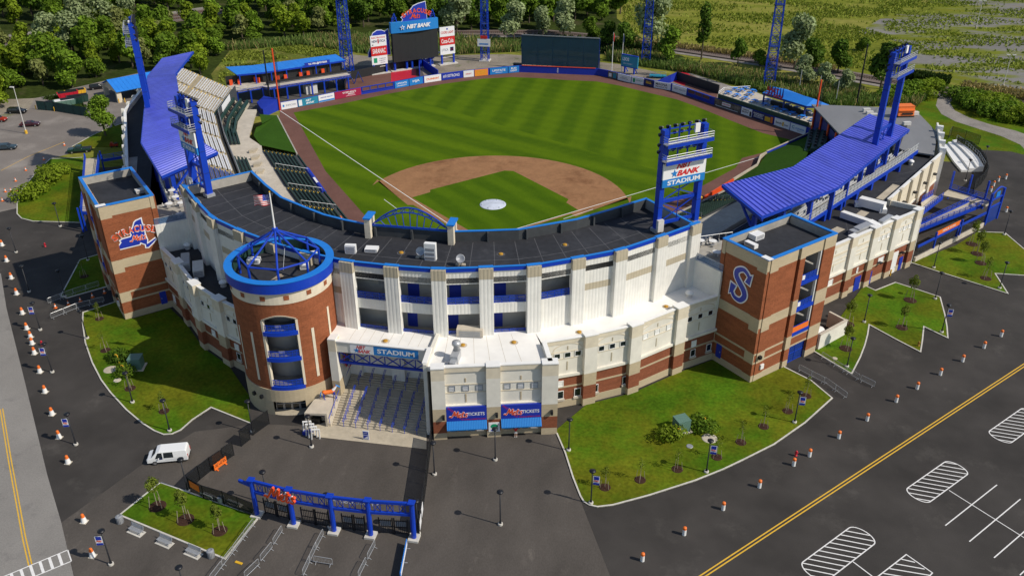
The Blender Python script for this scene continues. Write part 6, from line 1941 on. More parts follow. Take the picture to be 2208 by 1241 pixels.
for x0, x1, lab in(((-53.59,89.73),(-46.19,96.75),'left'),((39.77,105.15),(46.03,98.56),'right')):
 a, b=sbest(x0), sbest(x1);A, B=lerp(*pads[a[1]], a[2]), lerp(*pads[b[1]], b[2]);f=Face(A, B);n_=4 if lab=='left' else 3
 g=MB();f.rect(g, 0, f.L, 1.0, 2.05, .05, d0=.0);g.build('bullpen_screen', 'track', ow)
 g=MB();f.rect(g, 0, f.L, 2.02, 2.18, .14, d0=0);f.rect(g, 0, f.L, .9, 1.05, .14, d0=0)
 for k in range(n_+1):s=k*(f.L-.2)/n_;f.rect(g, s, s+.2, 1.05, 2.02, .14, d0=0)
 g.build('bullpen_frame', 'blue_steel', ow)

# ================================================================== bullpens behind the wall

for sx, pts, lab in((-1,[(-59.54,92.02),(-42.32,111.4),(-46.07,124.75),(-63.28,102.37)],'left bullpen with dark walls and red floor strip behind the outfield wall'),(1,[(34.9,119.9),(48.06,104.18),(49.24,115.86),(36.61,133.73)],'right bullpen with long dark screen wall and red floor behind the outfield wall')):
 o=thing('bullpen', lab, 'bullpen',(pts[0][0],pts[0][1],0))
 g=MB();g.sheet(pts, .06);g.build('floor', 'track', o)
 if sx<0:
  g=MB();g.seg(pts[3], pts[2], .25, 0, 2.6);g.seg(pts[0], pts[3], .25, 0, 2.4);g.build('dark_wall', 'screen_black', o)
  g=MB();g.seg(pts[1], pts[2], .25, 0, 2.6);g.build('blue_wall', 'blue_pad', o)
  A, B=[(-41.89,109.87),(-36.57,106.62)];g=MB();g.seg(pts[2],(-36.23,110.88,0)[:2], .25, 0, 2.4);g.build('blue_wall', 'blue_pad', o)
  g=MB();g.sheet([lerp(pts[1],pts[0],.05),lerp(pts[1],pts[0],.4),lerp(pts[2],pts[3],.4),lerp(pts[2],pts[3],.05)], .08);g.build('red_floor', 'crimson', o)
 else:
  A, B=[(36.46,118.63),(48.49,106.11)];
  g=MB();g.seg((36.27,121.18,0)[:2],(48.68,108.49,0)[:2], .25, 0, 2.7);g.build('dark_wall', 'screen_black', o)
  P=[(29.85,116.42,0),(34.66,118.31,0),(36.41,121.21,0)]
  g=MB();a, b, c=[Vector(p)for p in P];up=Vector((0,0,2.6));g.add([a,b,c+Vector((.6,.4,0)),a+Vector((0,0,.5)),b+up*.8,c+up],[(0,1,4,3),(1,2,5,4),(3,4,5),(0,3,5,2)]);g.build('blue_pad', 'blue_pad', o)
  g=MB();g.sheet([lerp(pts[0],pts[1],.02),lerp(pts[0],pts[1],.3),lerp(pts[3],pts[2],.3),lerp(pts[3],pts[2],.02)], .08);g.build('red_floor', 'crimson', o)

# ================================================================== scoreboard

SBU=Vector((11.8,9.8,0)).normalized()
SBN=Vector((SBU.y,-SBU.x,0))
o=thing('scoreboard', 'tall scoreboard with black screen, blue bank header and the state-shaped emblem on top', 'scoreboard',(-49,118,0))
SO=Vector((-51.8,115.5,0))
Z=Vector((0,0,1))
LS=15.2
g=MB();g.slab(SO, SBU, Z, -.2, 3.0, LS, 11.9, .8, 0, -.5);sc=g.build('screen', 'screen_black', o)
g=MB()
for k in range(1, 6):g.slab(SO, SBU, Z, -.2+k*(LS+.2)/6-.015, 3.05, -.2+k*(LS+.2)/6+.015, 11.85, .815, 0, .79)
g.build('screen_joint', 'black', sc)
n_=12;g=MB()
for k in range(n_):
 a, b=k/n_, (k+1)/n_;fu=lambda t:-.5+(LS+.8)*t;fd=lambda t:.85+.7*math.sin(PI*t)
 A, B=SO+SBU*fu(a)+SBN*fd(a), SO+SBU*fu(b)+SBN*fd(b);A2, B2=SO+SBU*fu(a)-SBN*.5, SO+SBU*fu(b)-SBN*.5
 g.hexa([A+Z*12.0,B+Z*12.0,B2+Z*12.0,A2+Z*12.0,A+Z*15.2,B+Z*15.2,B2+Z*15.2,A2+Z*15.2])
hd=g.build('header', 'blue_sign', o)
g=MB();put_text(g, 'NBT BANK', SO+SBU*(LS*.56)+SBN*1.56+Z*13.7, SBU, Z, LS*.54, 1.25, bold=.045, shear=.3, d=.12);g.plate([(x,y)for x,y in star(.85)], SO+SBU*(LS*.20)+SBN*1.5+Z*13.6, SBU, Z, .12);g.build('lettering', 'white_sign', hd)
g=MB();g.plate([(x,y)for x,y in star(.5)], SO+SBU*(LS*.20)+SBN*1.62+Z*13.6, SBU, Z, .03);g.build('star', 'blue_sign', hd)
k_=1.32
g=MB()
ST_TOP=[(-3.4,0),(-3.1,.7),(-3.5,1.3),(-2.2,2.5),(-1.2,3.6),(-.6,4.6),(.6,5.2),(2.2,5.6),(2.3,4.0),(2.35,1.8),(2.4,0)]
ST_TOP=[(x*1.45+.3,y*.93)for x, y in ST_TOP]
EO=SO+SBU*(LS*.53)+SBN*.3+Z*15.2
g.plate(grow_poly(ST_TOP,.14), EO, SBU, Z, .2, 0, -.1);e=g.build('emblem', 'white_sign', o)
g=MB();g.plate(ST_TOP, EO, SBU, Z, .26, 0, .2);g.build('state_shape', 'royal', e)
g=MB();arc_text(g, 'SYRACUSE', EO+SBU*.2-Z*6.1, SBU, Z, 9.0, R(90+28), R(90-30), 1.35, 0, .34, .03);put_strokes(g, SCRIPT, EO+SBU*-1.7+Z*.6, SBU, Z, 1.25, 0, .36, shear=.1);g.build('lettering', 'orange_deep', e)
g=MB()
for u in(1.0, LS-1.2):
 P=[SO+SBU*(u+dx)-SBN*.1+Z*15.2 for dx in(-.9,.9)]+[SO+SBU*u+SBN*.2+Z*17.8]
 g.beam(P[0], P[2], .25);g.beam(P[1], P[2], .25);g.beam(P[0]+Z*1.2, P[1]+Z*1.2, .2);g.beam(P[0]+Z*.1, P[1]+Z*1.2, .12)
g.build('peak_truss', 'blue_steel', o)
for u in(.3, 4.4, 6.2, 9.2, 12.6):g=MB();p=SO+SBU*u;g.box(p.x, p.y, 0, .55, .55, 3.2, .8);g.build('leg', 'blue_steel', o)
g=MB();q=SO+SBU*6.5;g.box(q.x, q.y, 0, 15, 1.6, .35, math.atan2(SBU.y,SBU.x));g.build('footing', 'kerb', o)
def panel_stack(lab, O, w, zs, rows):
 o=thing('advertising_panel', lab, 'sign',(O.x,O.y,0))
 for(z0, z1, m, draws)in rows:
  g=MB();g.slab(O, SBU, Z, 0, z0, w, z1, .25, 0, -.1);b=g.build('panel', m, o)
  for d in draws:
   g=MB()
   if d[0]=='T':put_text(g, d[1], O+SBU*(w*d[3])+Z*d[4], SBU, Z, w*d[5], d[6], d=.27, bold=.02)
   else:g.slab(O, SBU, Z, w*d[3], d[4], w*d[5], d[6], .265, 0, .25)
   g.build('lettering' if d[0]=='T' else 'print', d[2], b)
 for u in(.5, w-.5):g=MB();p=O+SBU*u;g.box(p.x, p.y, 0, .5, .5, zs, .8);g.build('leg', 'blue_steel', o)
 g=MB();p=O+SBU*(w/2);g.box(p.x, p.y, 0, w+1.2, 2.2, .3, math.atan2(SBU.y,SBU.x));g.beam(O+SBU*.5+Z*2.2, O+SBU*(w-.5)+Z*2.2, .2);g.build('footing', 'kerb', o)
 return o
LO=Vector((-57.4,110.9,0))
panel_stack('three-tier sign left of the scoreboard with a red middle panel', LO, 5.2, 3.0,[(8.55,11.8,'white_sign',[('T','ELECTRICIANS','red_sign',.5,11.2,.86,.5),('T','NEW UTICA','navy',.5,10.1,.85,.75),('B','','red_sign',.44,9.4,.52,10.7),('B','','dark_print',.08,8.9,.16,9.2)]),(5.65,8.5,'red_sign',[('T','SARANAC','white_sign',.5,7.1,.82,1.5)]),(2.9,5.6,'white_sign',[('B','','green_sign',.12,3.5,.34,5.0),('T','TOMPKINS','grey_print',.68,4.7,.42,.35),('T','COMMUNITY','grey_print',.66,4.1,.42,.3),('T','BANK','grey_print',.7,3.5,.3,.3)])])
RO=Vector((-41.6,125.3,0))
panel_stack('three-tier sign right of the scoreboard with a red middle panel', Vector((-39.3,125.8,0)), 5.2, 3.3,[(8.9,11.9,'white_sign',[('B','','royal',.45,11.0,.55,11.5),('T','COORS LIGHT','red_sign',.5,10.2,.86,.8)]),(6.2,8.85,'red_sign',[('T','Coca-Cola','white_sign',.5,7.5,.82,1.4)]),(3.2,6.15,'white_sign',[('T','UTICA','grey_print',.32,4.7,.44,.8),('B','','navy',.66,4.1,.90,5.4),('B','','crimson',.70,4.4,.86,5.0)])])
# cut-out state shape behind the boards

o=thing('state_cutout', 'blue white-edged state outline standing behind the scoreboard, its tip showing lower right', 'sign',(-50,118,0))
CO=SO-SBN*.9-SBU*7.9+Z*4.4
def cut(P, nm):
 g=MB();g.plate(grow_poly(P,.16), CO, SBU, Z, .1, 0, -.1);a=g.build(nm, 'white_sign', o)
 g=MB();g.plate(P, CO, SBU, Z, .16, 0, .1);g.build('face', 'royal', a)
cut([(0,.9),(.1,2.2),(1.6,4.4),(1.9,5.9),(1.5,6.9),(2.0,8.0),(3.4,8.7),(4.9,8.6),(5.9,8.1),(7.0,8.7),(7.3,.9)], 'outline')
cut([(17.2,-1.2),(18.4,-2.0),(18.0,-3.0),(18.6,-3.7),(20.2,-3.3),(23.4,-1.2),(24.3,-.4),(23.6,-.5),(21.0,-1.7),(19.0,-2.2),(19.2,-.8)], 'outline')
for u in(19.0, 21.8):g=MB();p=CO+SBU*u-SBN*.3;g.box(p.x, p.y, 0, .3, .3, 3.2, .8);g.build('post', 'blue_steel', o)

# ================================================================== batter's eye, signs, masts beyond the wall

o=thing('batters_eye', 'big dark blue mesh screen standing behind the plain centre wall', 'screen',(0,126,0))
EA, EB=(-12.6, 126.0), (11.9, 125.2)
f=Face(EA, EB)
for k in range(5):
 g=MB();f.rect(g, f.L*k/5+.02, f.L*(k+1)/5-.02, 1.4, 10.6, .03);g.build('mesh_panel', 'eye_mesh', o)
g=MB();f.rect(g, 0, f.L, 10.6, 10.85, .12, d0=-.1);g.build('top_rail', 'steel_grey', o)
for k in range(6):
 s=f.L*k/5;g=MB();f.rect(g, s-.15, s+.15, 0, 10.6, -.06, d0=-.4);g.beam(f.pt(s,0,-4.0), f.pt(s,8.5,-.4), .2);g.build('post', 'blue_dark', o)
g=MB()
for k in range(5):
 a=f.L*k/5;g.beam(f.pt(a,.1,-.3), f.pt(a+f.L/10,1.9,-.3), .12);g.beam(f.pt(a+f.L/10,1.9,-.3), f.pt(a+f.L/5,.1,-.3), .12)
for z in(1.9, 4.5, 7.5):f.rect(g, 0, f.L, z, z+.14, -.42, d0=-.52)
g.build('brace', 'blue_dark', o)
for p, l in(((-13.63,124,0.5),'black equipment box on the ground at the left end of the dark screen'),((-0.71,127.44,0.5),'black equipment box standing in front of the middle of the dark screen')):
 g=MB();g.box(p[0], p[1], 0, 2.6, 1.2, 2.1);g.box(p[0], p[1], 2.1, 2.7, 1.3, .12);tag(g.build('equipment_box','black'), l, 'box')
for(b, h, lab, cl)in(((15.94,128.36,0),17.5,'white flagpole with limp red and white pennant, left of the teal sign','cloth_red'),((19.1,127.26,0),17.0,'white flagpole with a limp dark pennant rising behind the teal sign','navy')):
 o=thing('flagpole', lab, 'flagpole', b);h=12.0
 g=MB();g.tube((0,0,0),(0,0,h), .13, 8, .06);part(g, 'pole', 'white_metal', o)
 g=MB();blob(g,[(.12,0,h-.2,.05),(.2,.02,h-1,.14),(.16,0,h-2,.16),(.22,0,h-2.8,.06)], 6);part(g, 'pennant', cl, o)
o=thing('billboard', 'teal billboard on steel legs behind the right centre wall', 'sign',(21.5,126,0))
f=Face((18.9,127.3),(24.2,124.4))
g=MB();f.rect(g, 0, f.L, 2.2, 5.6, .2, d0=-.2);b=g.build('panel', 'teal_sign', o)
g=MB();f.rect(g, 0, f.L, 5.6, 5.85, .25, d0=-.25);f.rect(g, 0, f.L, 1.95, 2.2, .25, d0=-.25);g.build('frame', 'blue_steel', o)
g=MB();put_text(g, 'LSOS', f.pt(1.7,4.45), f.U, f.V, 2.4, 1.1, d=.22, bold=.04);put_text(g, 'ORAL SURGERY', f.pt(2.5,3.1), f.U, f.V, 3.4, .4, d=.22);g.build('lettering', 'white_sign', b)
for s in(1.2, 4.6):
 g=MB();f.rect(g, s-.2, s+.2, 0, 2.2, -.1, d0=-.5);g.beam(f.pt(s,0,-2.2), f.pt(s,2.2,-.3), .2);g.build('leg', 'blue_steel', o)
def mast(b, w, H, lab, extra=None):
 """four-legged lattice mast"""
 o=thing('lattice_mast', lab, 'light mast',(b[0],b[1],0), group='blue lattice masts beyond the outfield')
 tw=.62
 c=lambda i, z:((-1 if i in(0,3)else 1)*w/2*(1-(1-tw)*z/H),(-1 if i in(0,1)else 1)*w/2*(1-(1-tw)*z/H), z)
 for i in range(4):g=MB();g.beam(c(i,0), c(i,H), .24);part(g, 'leg', 'blue_steel', o)
 g=MB();z=0;n=14
 for k in range(n):
  z0, z1=H*k/n, H*(k+1)/n
  for i in range(4):j=(i+1)%4;g.beam(c(i,z0), c(j,z1), .10);g.beam(c(j,z0), c(i,z1), .10);g.beam(c(i,z1), c(j,z1), .11)
 part(g, 'lattice', 'blue_steel', o)
 g=MB();
 for z in(H*.33, H*.66):g.box(0, 0, z, w*.9, w*.9, .12)
 part(g, 'rest_platform', 'blue_dark', o)
 g=MB()
 for k in range(5):
  for q in range(3):g.tube((-2.4+1.2*k,-.9,H+.6+q*1.0),(-2.4+1.2*k,-1.35,H+.4+q*1.0), .34, 8, .2)
 part(g, 'lamps', 'black_metal', o)
 g=MB()
 for q in range(3):g.beam((-2.9,-.8,H+.6+q),(2.9,-.8,H+.6+q), .16)
 for x in(-1.2, 1.2):g.beam((x,-.8,H-.5),(x,-.8,H+3), .2)
 part(g, 'lamp_rack', 'blue_steel', o)
 g=MB();g.box(0, 0, 0, w+1, w+1, .35);part(g, 'footing', 'kerb', o)
 return o
mast((-63.68,105.98,0), 3.0, 36, 'blue lattice mast at the right end of the left party deck')
m2=mast((-26.24,133.64,0), 2.4, 36, 'blue lattice mast behind the wall between the scoreboard and the dark screen')
g=MB();g.box(0, -1.5, 5.0, 4.2, .2, 2.4);part(g, 'sign_panel', 'white_sign', m2)
g=MB();g.box(0, -1.62, 5.6, 3.0, .02, .4);part(g, 'sign_print', 'blue_sign', m2)
g=MB();g.box(0, -1.5, 7.5, 2.2, .3, .9);part(g, 'red_display', 'red', m2)
mast((26.08,138.77,0), 2.8, 36, 'blue lattice mast behind the teal billboard')
mast((63.62,119.43,0), 3.1, 36, 'blue lattice mast behind the right party deck')
for b, h, lab in(((-71.07,71.35,0),17.0,'tall orange foul pole at the left corner of the outfield wall'),((71.3,75.0),14.5,'tall orange foul pole at the right corner beside the grey roof')):
 g=MB();g.tube((b[0],b[1],0),(b[0],b[1],h), .22, 8);o=g.build('foul_pole', 'orange_deep');tag(o, lab, 'foul pole')
 g=MB();g.box(b[0]+.5, b[1], h*.3, .9, .05, h*.68);gg=part(MB(), 'x', 'orange', o)if 0 else g.build('net_panel', 'mesh_thin', o)
for b, h, lab in(((-75.39,74.9,0),15.5,'black net pole beside the left orange foul pole'),((86.41,103.87,0),17.0,'dark net pole behind the grey roof, leaning wires to its left')):
 g=MB();g.tube((b[0],b[1],0),(b[0],b[1],h), .28, 8, .18);tag(g.build('net_pole','black_metal'), lab, 'pole')
for i, b in enumerate(((71.92,115.03,0),(76.64,109.29,0),(80.9,104.64,0))):
 g=MB();g.tube((b[0],b[1],0),(b[0],b[1],6.5), .12, 6);tag(g.build('net_pole','galvanised'),('grey net pole furthest left behind the right party deck','middle grey net pole behind the right party deck','grey net pole nearest the grey roof')[i], 'pole', 'grey net poles behind the right deck')
 # scissor lift and guard boxes behind the right wall

o=thing('equipment_cart', 'flat blue grey equipment trailer parked behind the right wall near the blue padded corner', 'trailer',(30.58,122.8,0))
g=MB();g.box(0, 0, .5, 5.2, 2.0, .35);part(g, 'bed', 'teal_sign', o)
g=MB()
for x in(-2.4, -.8, .8, 2.4):
 for y in(-.9, .9):g.tube((x,y,.8),(x,y,1.7), .05, 5)
g.path([(-2.4,-.9,1.7),(2.4,-.9,1.7),(2.4,.9,1.7),(-2.4,.9,1.7),(-2.4,-.9,1.7)], .05, 5);part(g, 'rail', 'steel_grey', o)
for x in(-1.6, 1.6):
 for y in(-.9, .9):g=MB();g.tube((x,y-.12,.35),(x,y+.12,.35), .35, 10);part(g, 'wheel', 'tyre', o)

# ================================================================== party decks

o=thing('party_deck', 'long raised left field deck with blue roof on blue posts and orange seats', 'deck',(-70,90,0))
DF=[(-85.1,73.2),(-79.5,79.2),(-77.2,78.4),(-58.6,95.1)]
DB=[(-90.5,79.5),(-84.0,84.5),(-81.0,84.0),(-63.4,100.4)]
g=MB();g.prism(DF+DB[::-1], 3.6, 4.0);g.build('floor', 'concrete_warm', o)
g=MB();wall(g, DF, .25, 3.35, 4.05);g.build('floor_beam', 'blue_steel', o)
ROFF=[(-86.5,79.2),(-80.6,82.6),(-61.6,99.9)]
ROFB=[(-92.5,84.5),(-85.6,87.5),(-66.2,104.0)]
for k in range(2):
 n_=4 if k==0 else 12
 for q in range(n_):
  a0, a1=lerp(ROFF[k], ROFF[k+1], q/n_), lerp(ROFF[k], ROFF[k+1],(q+1)/n_);b0, b1=lerp(ROFB[k], ROFB[k+1], q/n_), lerp(ROFB[k], ROFB[k+1],(q+1)/n_)
  e=.03
  g=MB();g.hexa([(*a0,6.9),(*lerp(a0,a1,.985),6.9),(*lerp(b0,b1,.985),7.5),(*b0,7.5),(*a0,7.05),(*lerp(a0,a1,.985),7.05),(*lerp(b0,b1,.985),7.65),(*b0,7.65)]);g.build('roof_panel', 'sky_blue_roof', o)
g=MB()
for a, b in zip(ROFF, ROFF[1:]):g.beam((*a,6.9),(*b,6.9), .25, .4)
g.build('roof_beam', 'blue_steel', o)
ff=Face(ROFF[1], ROFF[2]);g=MB();ff.rect(g, ff.L*.50, ff.L*.80, 7.05, 8.0, .15);sg=g.build('sign_board', 'royal', o)
g=MB();put_text(g, 'THE', ff.pt(ff.L*.56,7.5), ff.U, ff.V, 1.0, .5, d=.17, bold=.03);put_text(g, 'HILL@POTBAR', ff.pt(ff.L*.68,7.5), ff.U, ff.V, 4.6, .7, d=.17, bold=.04);g.build('lettering', 'white_sign', sg)
for k in range(10):
 p=along(DF, 1.0+k*(length(DF)-2)/9)[0];g=MB();g.box(p[0], p[1], 0, .4, .4, 3.6, .7);g.build('post', 'blue_steel', o)
for k in range(8):
 p=along(ROFF, .6+k*(length(ROFF)-1.2)/7)[0];g=MB();g.box(p[0], p[1], 4.0, .3, .3, 2.9, .7);g.build('roof_post', 'blue_steel', o)
g=MB();rr=offset(DF, .1)
for z in(4.5, 5.05):g.path([(p[0],p[1],z)for p in rr], .04, 4)
g.build('railing', 'steel_grey', o)
g=MB();bk=offset(DB, .6);wall(g, bk, .2, 4.0, 6.4);g.build('rear_screen', 'screen_black', o)
g=MB()
for k in range(13):
 p, q=along(DB, 1.2+k*2.3);a=math.atan2(q[1], q[0])
 if k%3==2:continue
 g.box(p[0]+q[1]*1.4, p[1]-q[0]*1.4, 4.0, .9, .5, 1.5, a)
g.build('orange_seats', 'orange_deep', o, kind='stuff')
g=MB();mm=[lerp(a,b,.42)for a, b in zip(DF,DB)];wall(g, mm[2:], .3, 4.0, 5.0);g.build('drink_rail', 'black', o)
for p, l in(((-69.12,88.86,0),'pale grey container shed standing under the left deck'), ):
 g=MB();g.box(p[0], p[1], 0, 3.4, 3.0, 2.6, .7);g.box(p[0], p[1], 2.6, 3.6, 3.2, .12, .7);tag(g.build('storage_shed','hvac'), l, 'shed')
g=MB();A=(-66.16, 94.25, 0);
for k in range(4):g.beam((A[0]+k*2.2,A[1]+k*1.9,0),(A[0]+k*2.2+1.1,A[1]+k*1.9+.95,3.5), .2);g.beam((A[0]+k*2.2+2.2,A[1]+k*1.9+1.9,0),(A[0]+k*2.2+1.1,A[1]+k*1.9+.95,3.5), .2)
g.build('underframe', 'blue_dark', o)

o=thing('party_deck', 'raised right field deck with dark green front and blue hip roof bar', 'deck',(62,90,0))
RF_=[(48.1,97.3),(70.0,75.6)]
DK=[(48.1,97.3),(70.0,75.6),(75.5,82.0),(62.5,96.5),(57.0,104.6),(49.6,101.6)]
g=MB();g.prism(DK, 2.4, 2.9);g.build('floor', 'concrete_warm', o)
fr=Face(RF_[0], RF_[1])
g=MB();fr.rect(g, 0, fr.L, 2.2, 3.3, .12, d0=-.3);g.build('front_band', 'dark_green', o)
g=MB();fr.rect(g, 0, fr.L, 0, 2.2, -.15, d0=-.35);g.build('front_wall', 'dark_green', o)
g=MB();g.path([(48.1,97.4,3.9),(49.7,101.7,3.9),(57.0,104.7,3.9)], .08, 5);g.path([(48.1,97.4,3.4),(49.7,101.7,3.4),(57.0,104.7,3.4)], .05, 5)
for p in((48.1,97.4),(48.9,99.5),(49.7,101.7),(52,102.6),(54.5,103.7),(57,104.7)):g.tube((*p,2.9),(*p,3.9), .06, 5)
g.build('railing', 'white_metal', o)
RP=[(59.3,91.2),(69.6,80.9),(76.0,82.2),(66.0,95.5)]
rz=[6.0, 6.0, 6.0, 6.0];cen=[(62.2,92.6,7.3),(71.6,83.4,7.3)]
V4=[(*p,6.0)for p in RP]
for vs in([V4[0],V4[1],cen[1],cen[0]],[V4[1],V4[2],cen[1]],[V4[2],V4[3],cen[0],cen[1]],[V4[3],V4[0],cen[0]]):
 g=MB();n_=len(vs);g.add([Vector(v)for v in vs]+[Vector(v)-Vector((0,0,.15))for v in vs],[tuple(range(n_)),tuple(range(2*n_-1,n_-1,-1))]);g.build('roof_slope', 'sky_blue_roof', o)
g=MB()
for a, b in zip(V4, V4[1:]+V4[:1]):g.beam(Vector(a)-Vector((0,0,.3)), Vector(b)-Vector((0,0,.3)), .2, .45)
g.build('roof_beam', 'blue_dark', o)
for p in RP+[lerp(RP[0],RP[1],.5), lerp(RP[2],RP[3],.5)]:g=MB();q=lerp(p,(67.5,87.5), .06);g.box(q[0], q[1], 2.9, .35, .35, 3.0, .8);g.build('roof_post', 'blue_dark', o)
g=MB();a, b=lerp(RP[0], RP[3], .25), lerp(RP[1], RP[2], .25);g.seg(lerp(a,b,.1), lerp(a,b,.9), .8, 2.9, 4.1);g.build('bar_counter', 'black', o)
fs=Face(RP[0], RP[1]);g=MB();put_text(g, 'SALT', fs.pt(3.3,7.5,-.2), fs.U, fs.V, 4.2, 1.2, d=.1, bold=.06);put_text(g, 'CITY DECK', fs.pt(4.0,6.3,.1), fs.U, fs.V, 6.2, 1.0, d=.1, bold=.04);
sgn=g.build('lettering', 'red', o)
g=MB()
for k in range(6):p=fs.pt(2.0+k*.9, 6.2, -.3);g.tube(p, p+Vector((0,0,2.3)), .28, 5, .1)
g.build('sign_back', 'blue_dark', o)
# picnic tables with blue tops

tp=thing('picnic_table', 'blue topped picnic table on the pale right field deck', 'picnic table',(0,0,0))
g=MB();g.box(0, 0, .72, 1.3, 1.3, .07);part(g, 'table_top', 'sky_blue_roof', tp)
for a in range(4):g=MB();c, s_=math.cos(a*PI/2), math.sin(a*PI/2);g.box(c*.98, s_*.98, .42, 1.1 if s_ else .32, .32 if s_ else 1.1, .06);part(g, 'seat', 'sky_blue_roof', tp)
g=MB();g.tube((0,0,0),(0,0,.72), .07, 6);g.beam((-.95,0,.38),(.95,0,.38), .07);g.beam((0,-.95,.38),(0,.95,.38), .07)
part(g, 'frame', 'blue_dark', tp)
tb2=[(50.83,98.92),(53.16,96.86),(55.31,94.37),(57.67,92.19),(60.32,89.48),(62.8,87.01),(64.78,84.92),(66.72,82.87),(69.05,80.35),(71.58,78.12),(52.76,102.95),(54.51,101.87),(55.65,104.4),(57.7,101.98),(56.64,98.6),(61.21,93.68),(64.42,90.84),(66.16,89.89),(68.24,87.78),(70.81,85),(72.81,82.98)]
wh=['at the near left corner', 'second along the front edge', 'third along the front edge', 'fourth along the front edge', 'fifth along the front edge', 'sixth along the front edge', 'seventh along the front edge', 'eighth along the front edge', 'ninth along the front edge', 'last along the front edge by the foul pole', 'by the white rail', 'between the white rail and the bar', 'furthest back by the white rail', 'in shade left of the bar roof', 'before the left end of the bar', 'in shade under the bar sign', 'in shade before the bar counter', 'in shade right of the bar counter', 'in shade beside the last roof post', 'beyond the right roof corner', 'tucked against the orange pole']
for k, (x, y)in enumerate(tb2):
 o=tp if k==0 else copy_tree(tp,(0,0,0))
 o.location=(x, y, 2.9);o.rotation_euler.z=.8+.2*(k%3);o['label']='blue picnic table on the right field deck, '+wh[k];o['group']='blue picnic tables on the right deck'
 # grey pitched roof building at the right corner

o=thing('corner_building', 'building with a broad grey sloping roof and orange posts at the right field corner', 'building',(85,58,0))
RP_=[(70.28,77.24,7.6),(85.27,73,9),(92.88,69.61,10),(93.25,49.17,11),(89.06,33.47,11.3),(83.33,35.5,11.3),(78.75,49.67,10.6),(73.49,50.22,8.8)]
c=(sum(p[0]for p in RP_)/8, sum(p[1]for p in RP_)/8, 9.9)
RP_=[Vector(p)for p in RP_]
ridge=RP_[2]
g=MB();n_=len(RP_)
def slope(idx, nm='roof_slope'):
 g=MB();vs=[RP_[i]for i in idx];k=len(vs)
 a=sum(p.x*q.y-q.x*p.y for p, q in zip(vs,vs[1:]+vs[:1]))
 if a<0:vs=vs[::-1]
 ps_=[Vector(v)for v in vs];tr=tessellate_polygon([ps_])
 fs=[]
 for t in tr:
  A, B, C=(ps_[i]for i in t)
  if(B-A).cross(C-A).z<0:t=(t[0], t[2], t[1])
  fs.append(tuple(t))
 lo=[v-Vector((0,0,.3))for v in ps_]
 g.add(ps_+lo, fs+[tuple(i+k for i in reversed(t))for t in fs]+[(i+k,(i+1)%k+k,(i+1)%k,i)for i in range(k)]);g.build(nm, 'roof_grey', o)
slope([0,1,6,7]);slope([1,2,3,4,5,6])
g=MB();a, b=RP_[1]*.5+RP_[2]*.5+Vector((0,0,.05)), RP_[5]+Vector((0,0,.05));a=Vector((88.47,57.35,10.6));b=Vector((81.63,34.36,11.4));g.beam(a, b, 1.1, .12);g.build('roof_walk', 'roof_dark', o)
wl=[(p.x,p.y)for p in RP_]
for i, j in((0,7),(0,1),(1,2),(2,3)):
 g=MB();A, B=lerp(wl[i],(c[0],c[1]), .06), lerp(wl[j],(c[0],c[1]), .06);g.seg(A, B, .3, 0, min(RP_[i].z,RP_[j].z)-.4);g.build('wall', 'blue_dark' if i==0 and j==7 else 'inner_wall', o)
for t in(.1, .35, .6, .85):g=MB();p=lerp(wl[0], wl[7], t);q=lerp(p,(c[0],c[1]), .02);g.box(q[0], q[1], 0, .4, .4, 7.8+t*1.0-.5, .6);g.build('post', 'orange_deep', o)
g=MB();g.prism([lerp(p,(c[0],c[1]),.1)for p in wl][::-1], 0, 6.8);g.build('core', 'inner_wall', o)
rr=thing('green_terraces', 'steep dark green seating boxes below the eave of the grey roof', 'seating',(72,66,0))
for k in range(3):
 a, b=lerp((70.9,73.2),(75.3,69.6), k/3), lerp((66.8,50.0),(70.5,47.8), k/3)
 g=MB();g.seg(lerp(a,b,.12), lerp(a,b,.8), 1.6, 0, 3.2+k*.9);g.build('terrace', 'dark_green', rr)
 g=MB()
 for q in range(7):p=lerp(a, b, .16+.09*q);g.box(p[0], p[1], 3.2+k*.9, .5, .9, .5, -.3)
 g.build('chairs', 'black', rr, kind='stuff')
g=MB();g.box(0, 0, 0, 3.6, 2.6, 1.9);
ob=thing('generator', 'bright orange louvred generator box standing on the grey roof behind the right light tower', 'generator',(*(88.89,62.59,10.5)[:2],10.7), .25)
g=MB();P8=[(-1.9,-1.3,0),(1.9,-1.3,0),(1.9,1.3,0),(-1.9,1.3,0),(-1.9,-.9,2.0),(1.9,-.9,2.0),(1.9,1.3,2.1),(-1.9,1.3,2.1)];g.hexa(P8);part(g, 'housing', 'orange', ob)
g=MB();g.box(.2, -1.36, .3, 2.6, .1, .35);part(g, 'louvre', 'black', ob)
g=MB();g.box(0, -1.0, 1.2, 3.9, .9, .12);g.box(0, .2, 2.05, 3.9, 2.4, .1);part(g, 'lid', 'orange', ob)
g=MB();g.box(0, 0, -.3, 4.0, 2.6, .3);part(g, 'skid', 'black', ob)
for i, b in enumerate(((81.99,69.4,9),(82.39,67.26,9),(82.81,64.89,9.2),(87.91,54.32,10.9),(91.51,63.45,10.6))):
 g=MB();g.box(b[0], b[1], b[2]-.2, 1.7, .8, .8, .3);tag(g.build('roof_unit','hvac'),('pale roof unit at the far end of the right canopy, left of three','pale roof unit at the far end of the right canopy, middle of three','pale roof unit at the far end of the right canopy, right of three','pale roof unit just below the orange generator','small pale roof unit right of the orange generator')[i], 'roof unit')

# ================================================================== access ramps beside both wings

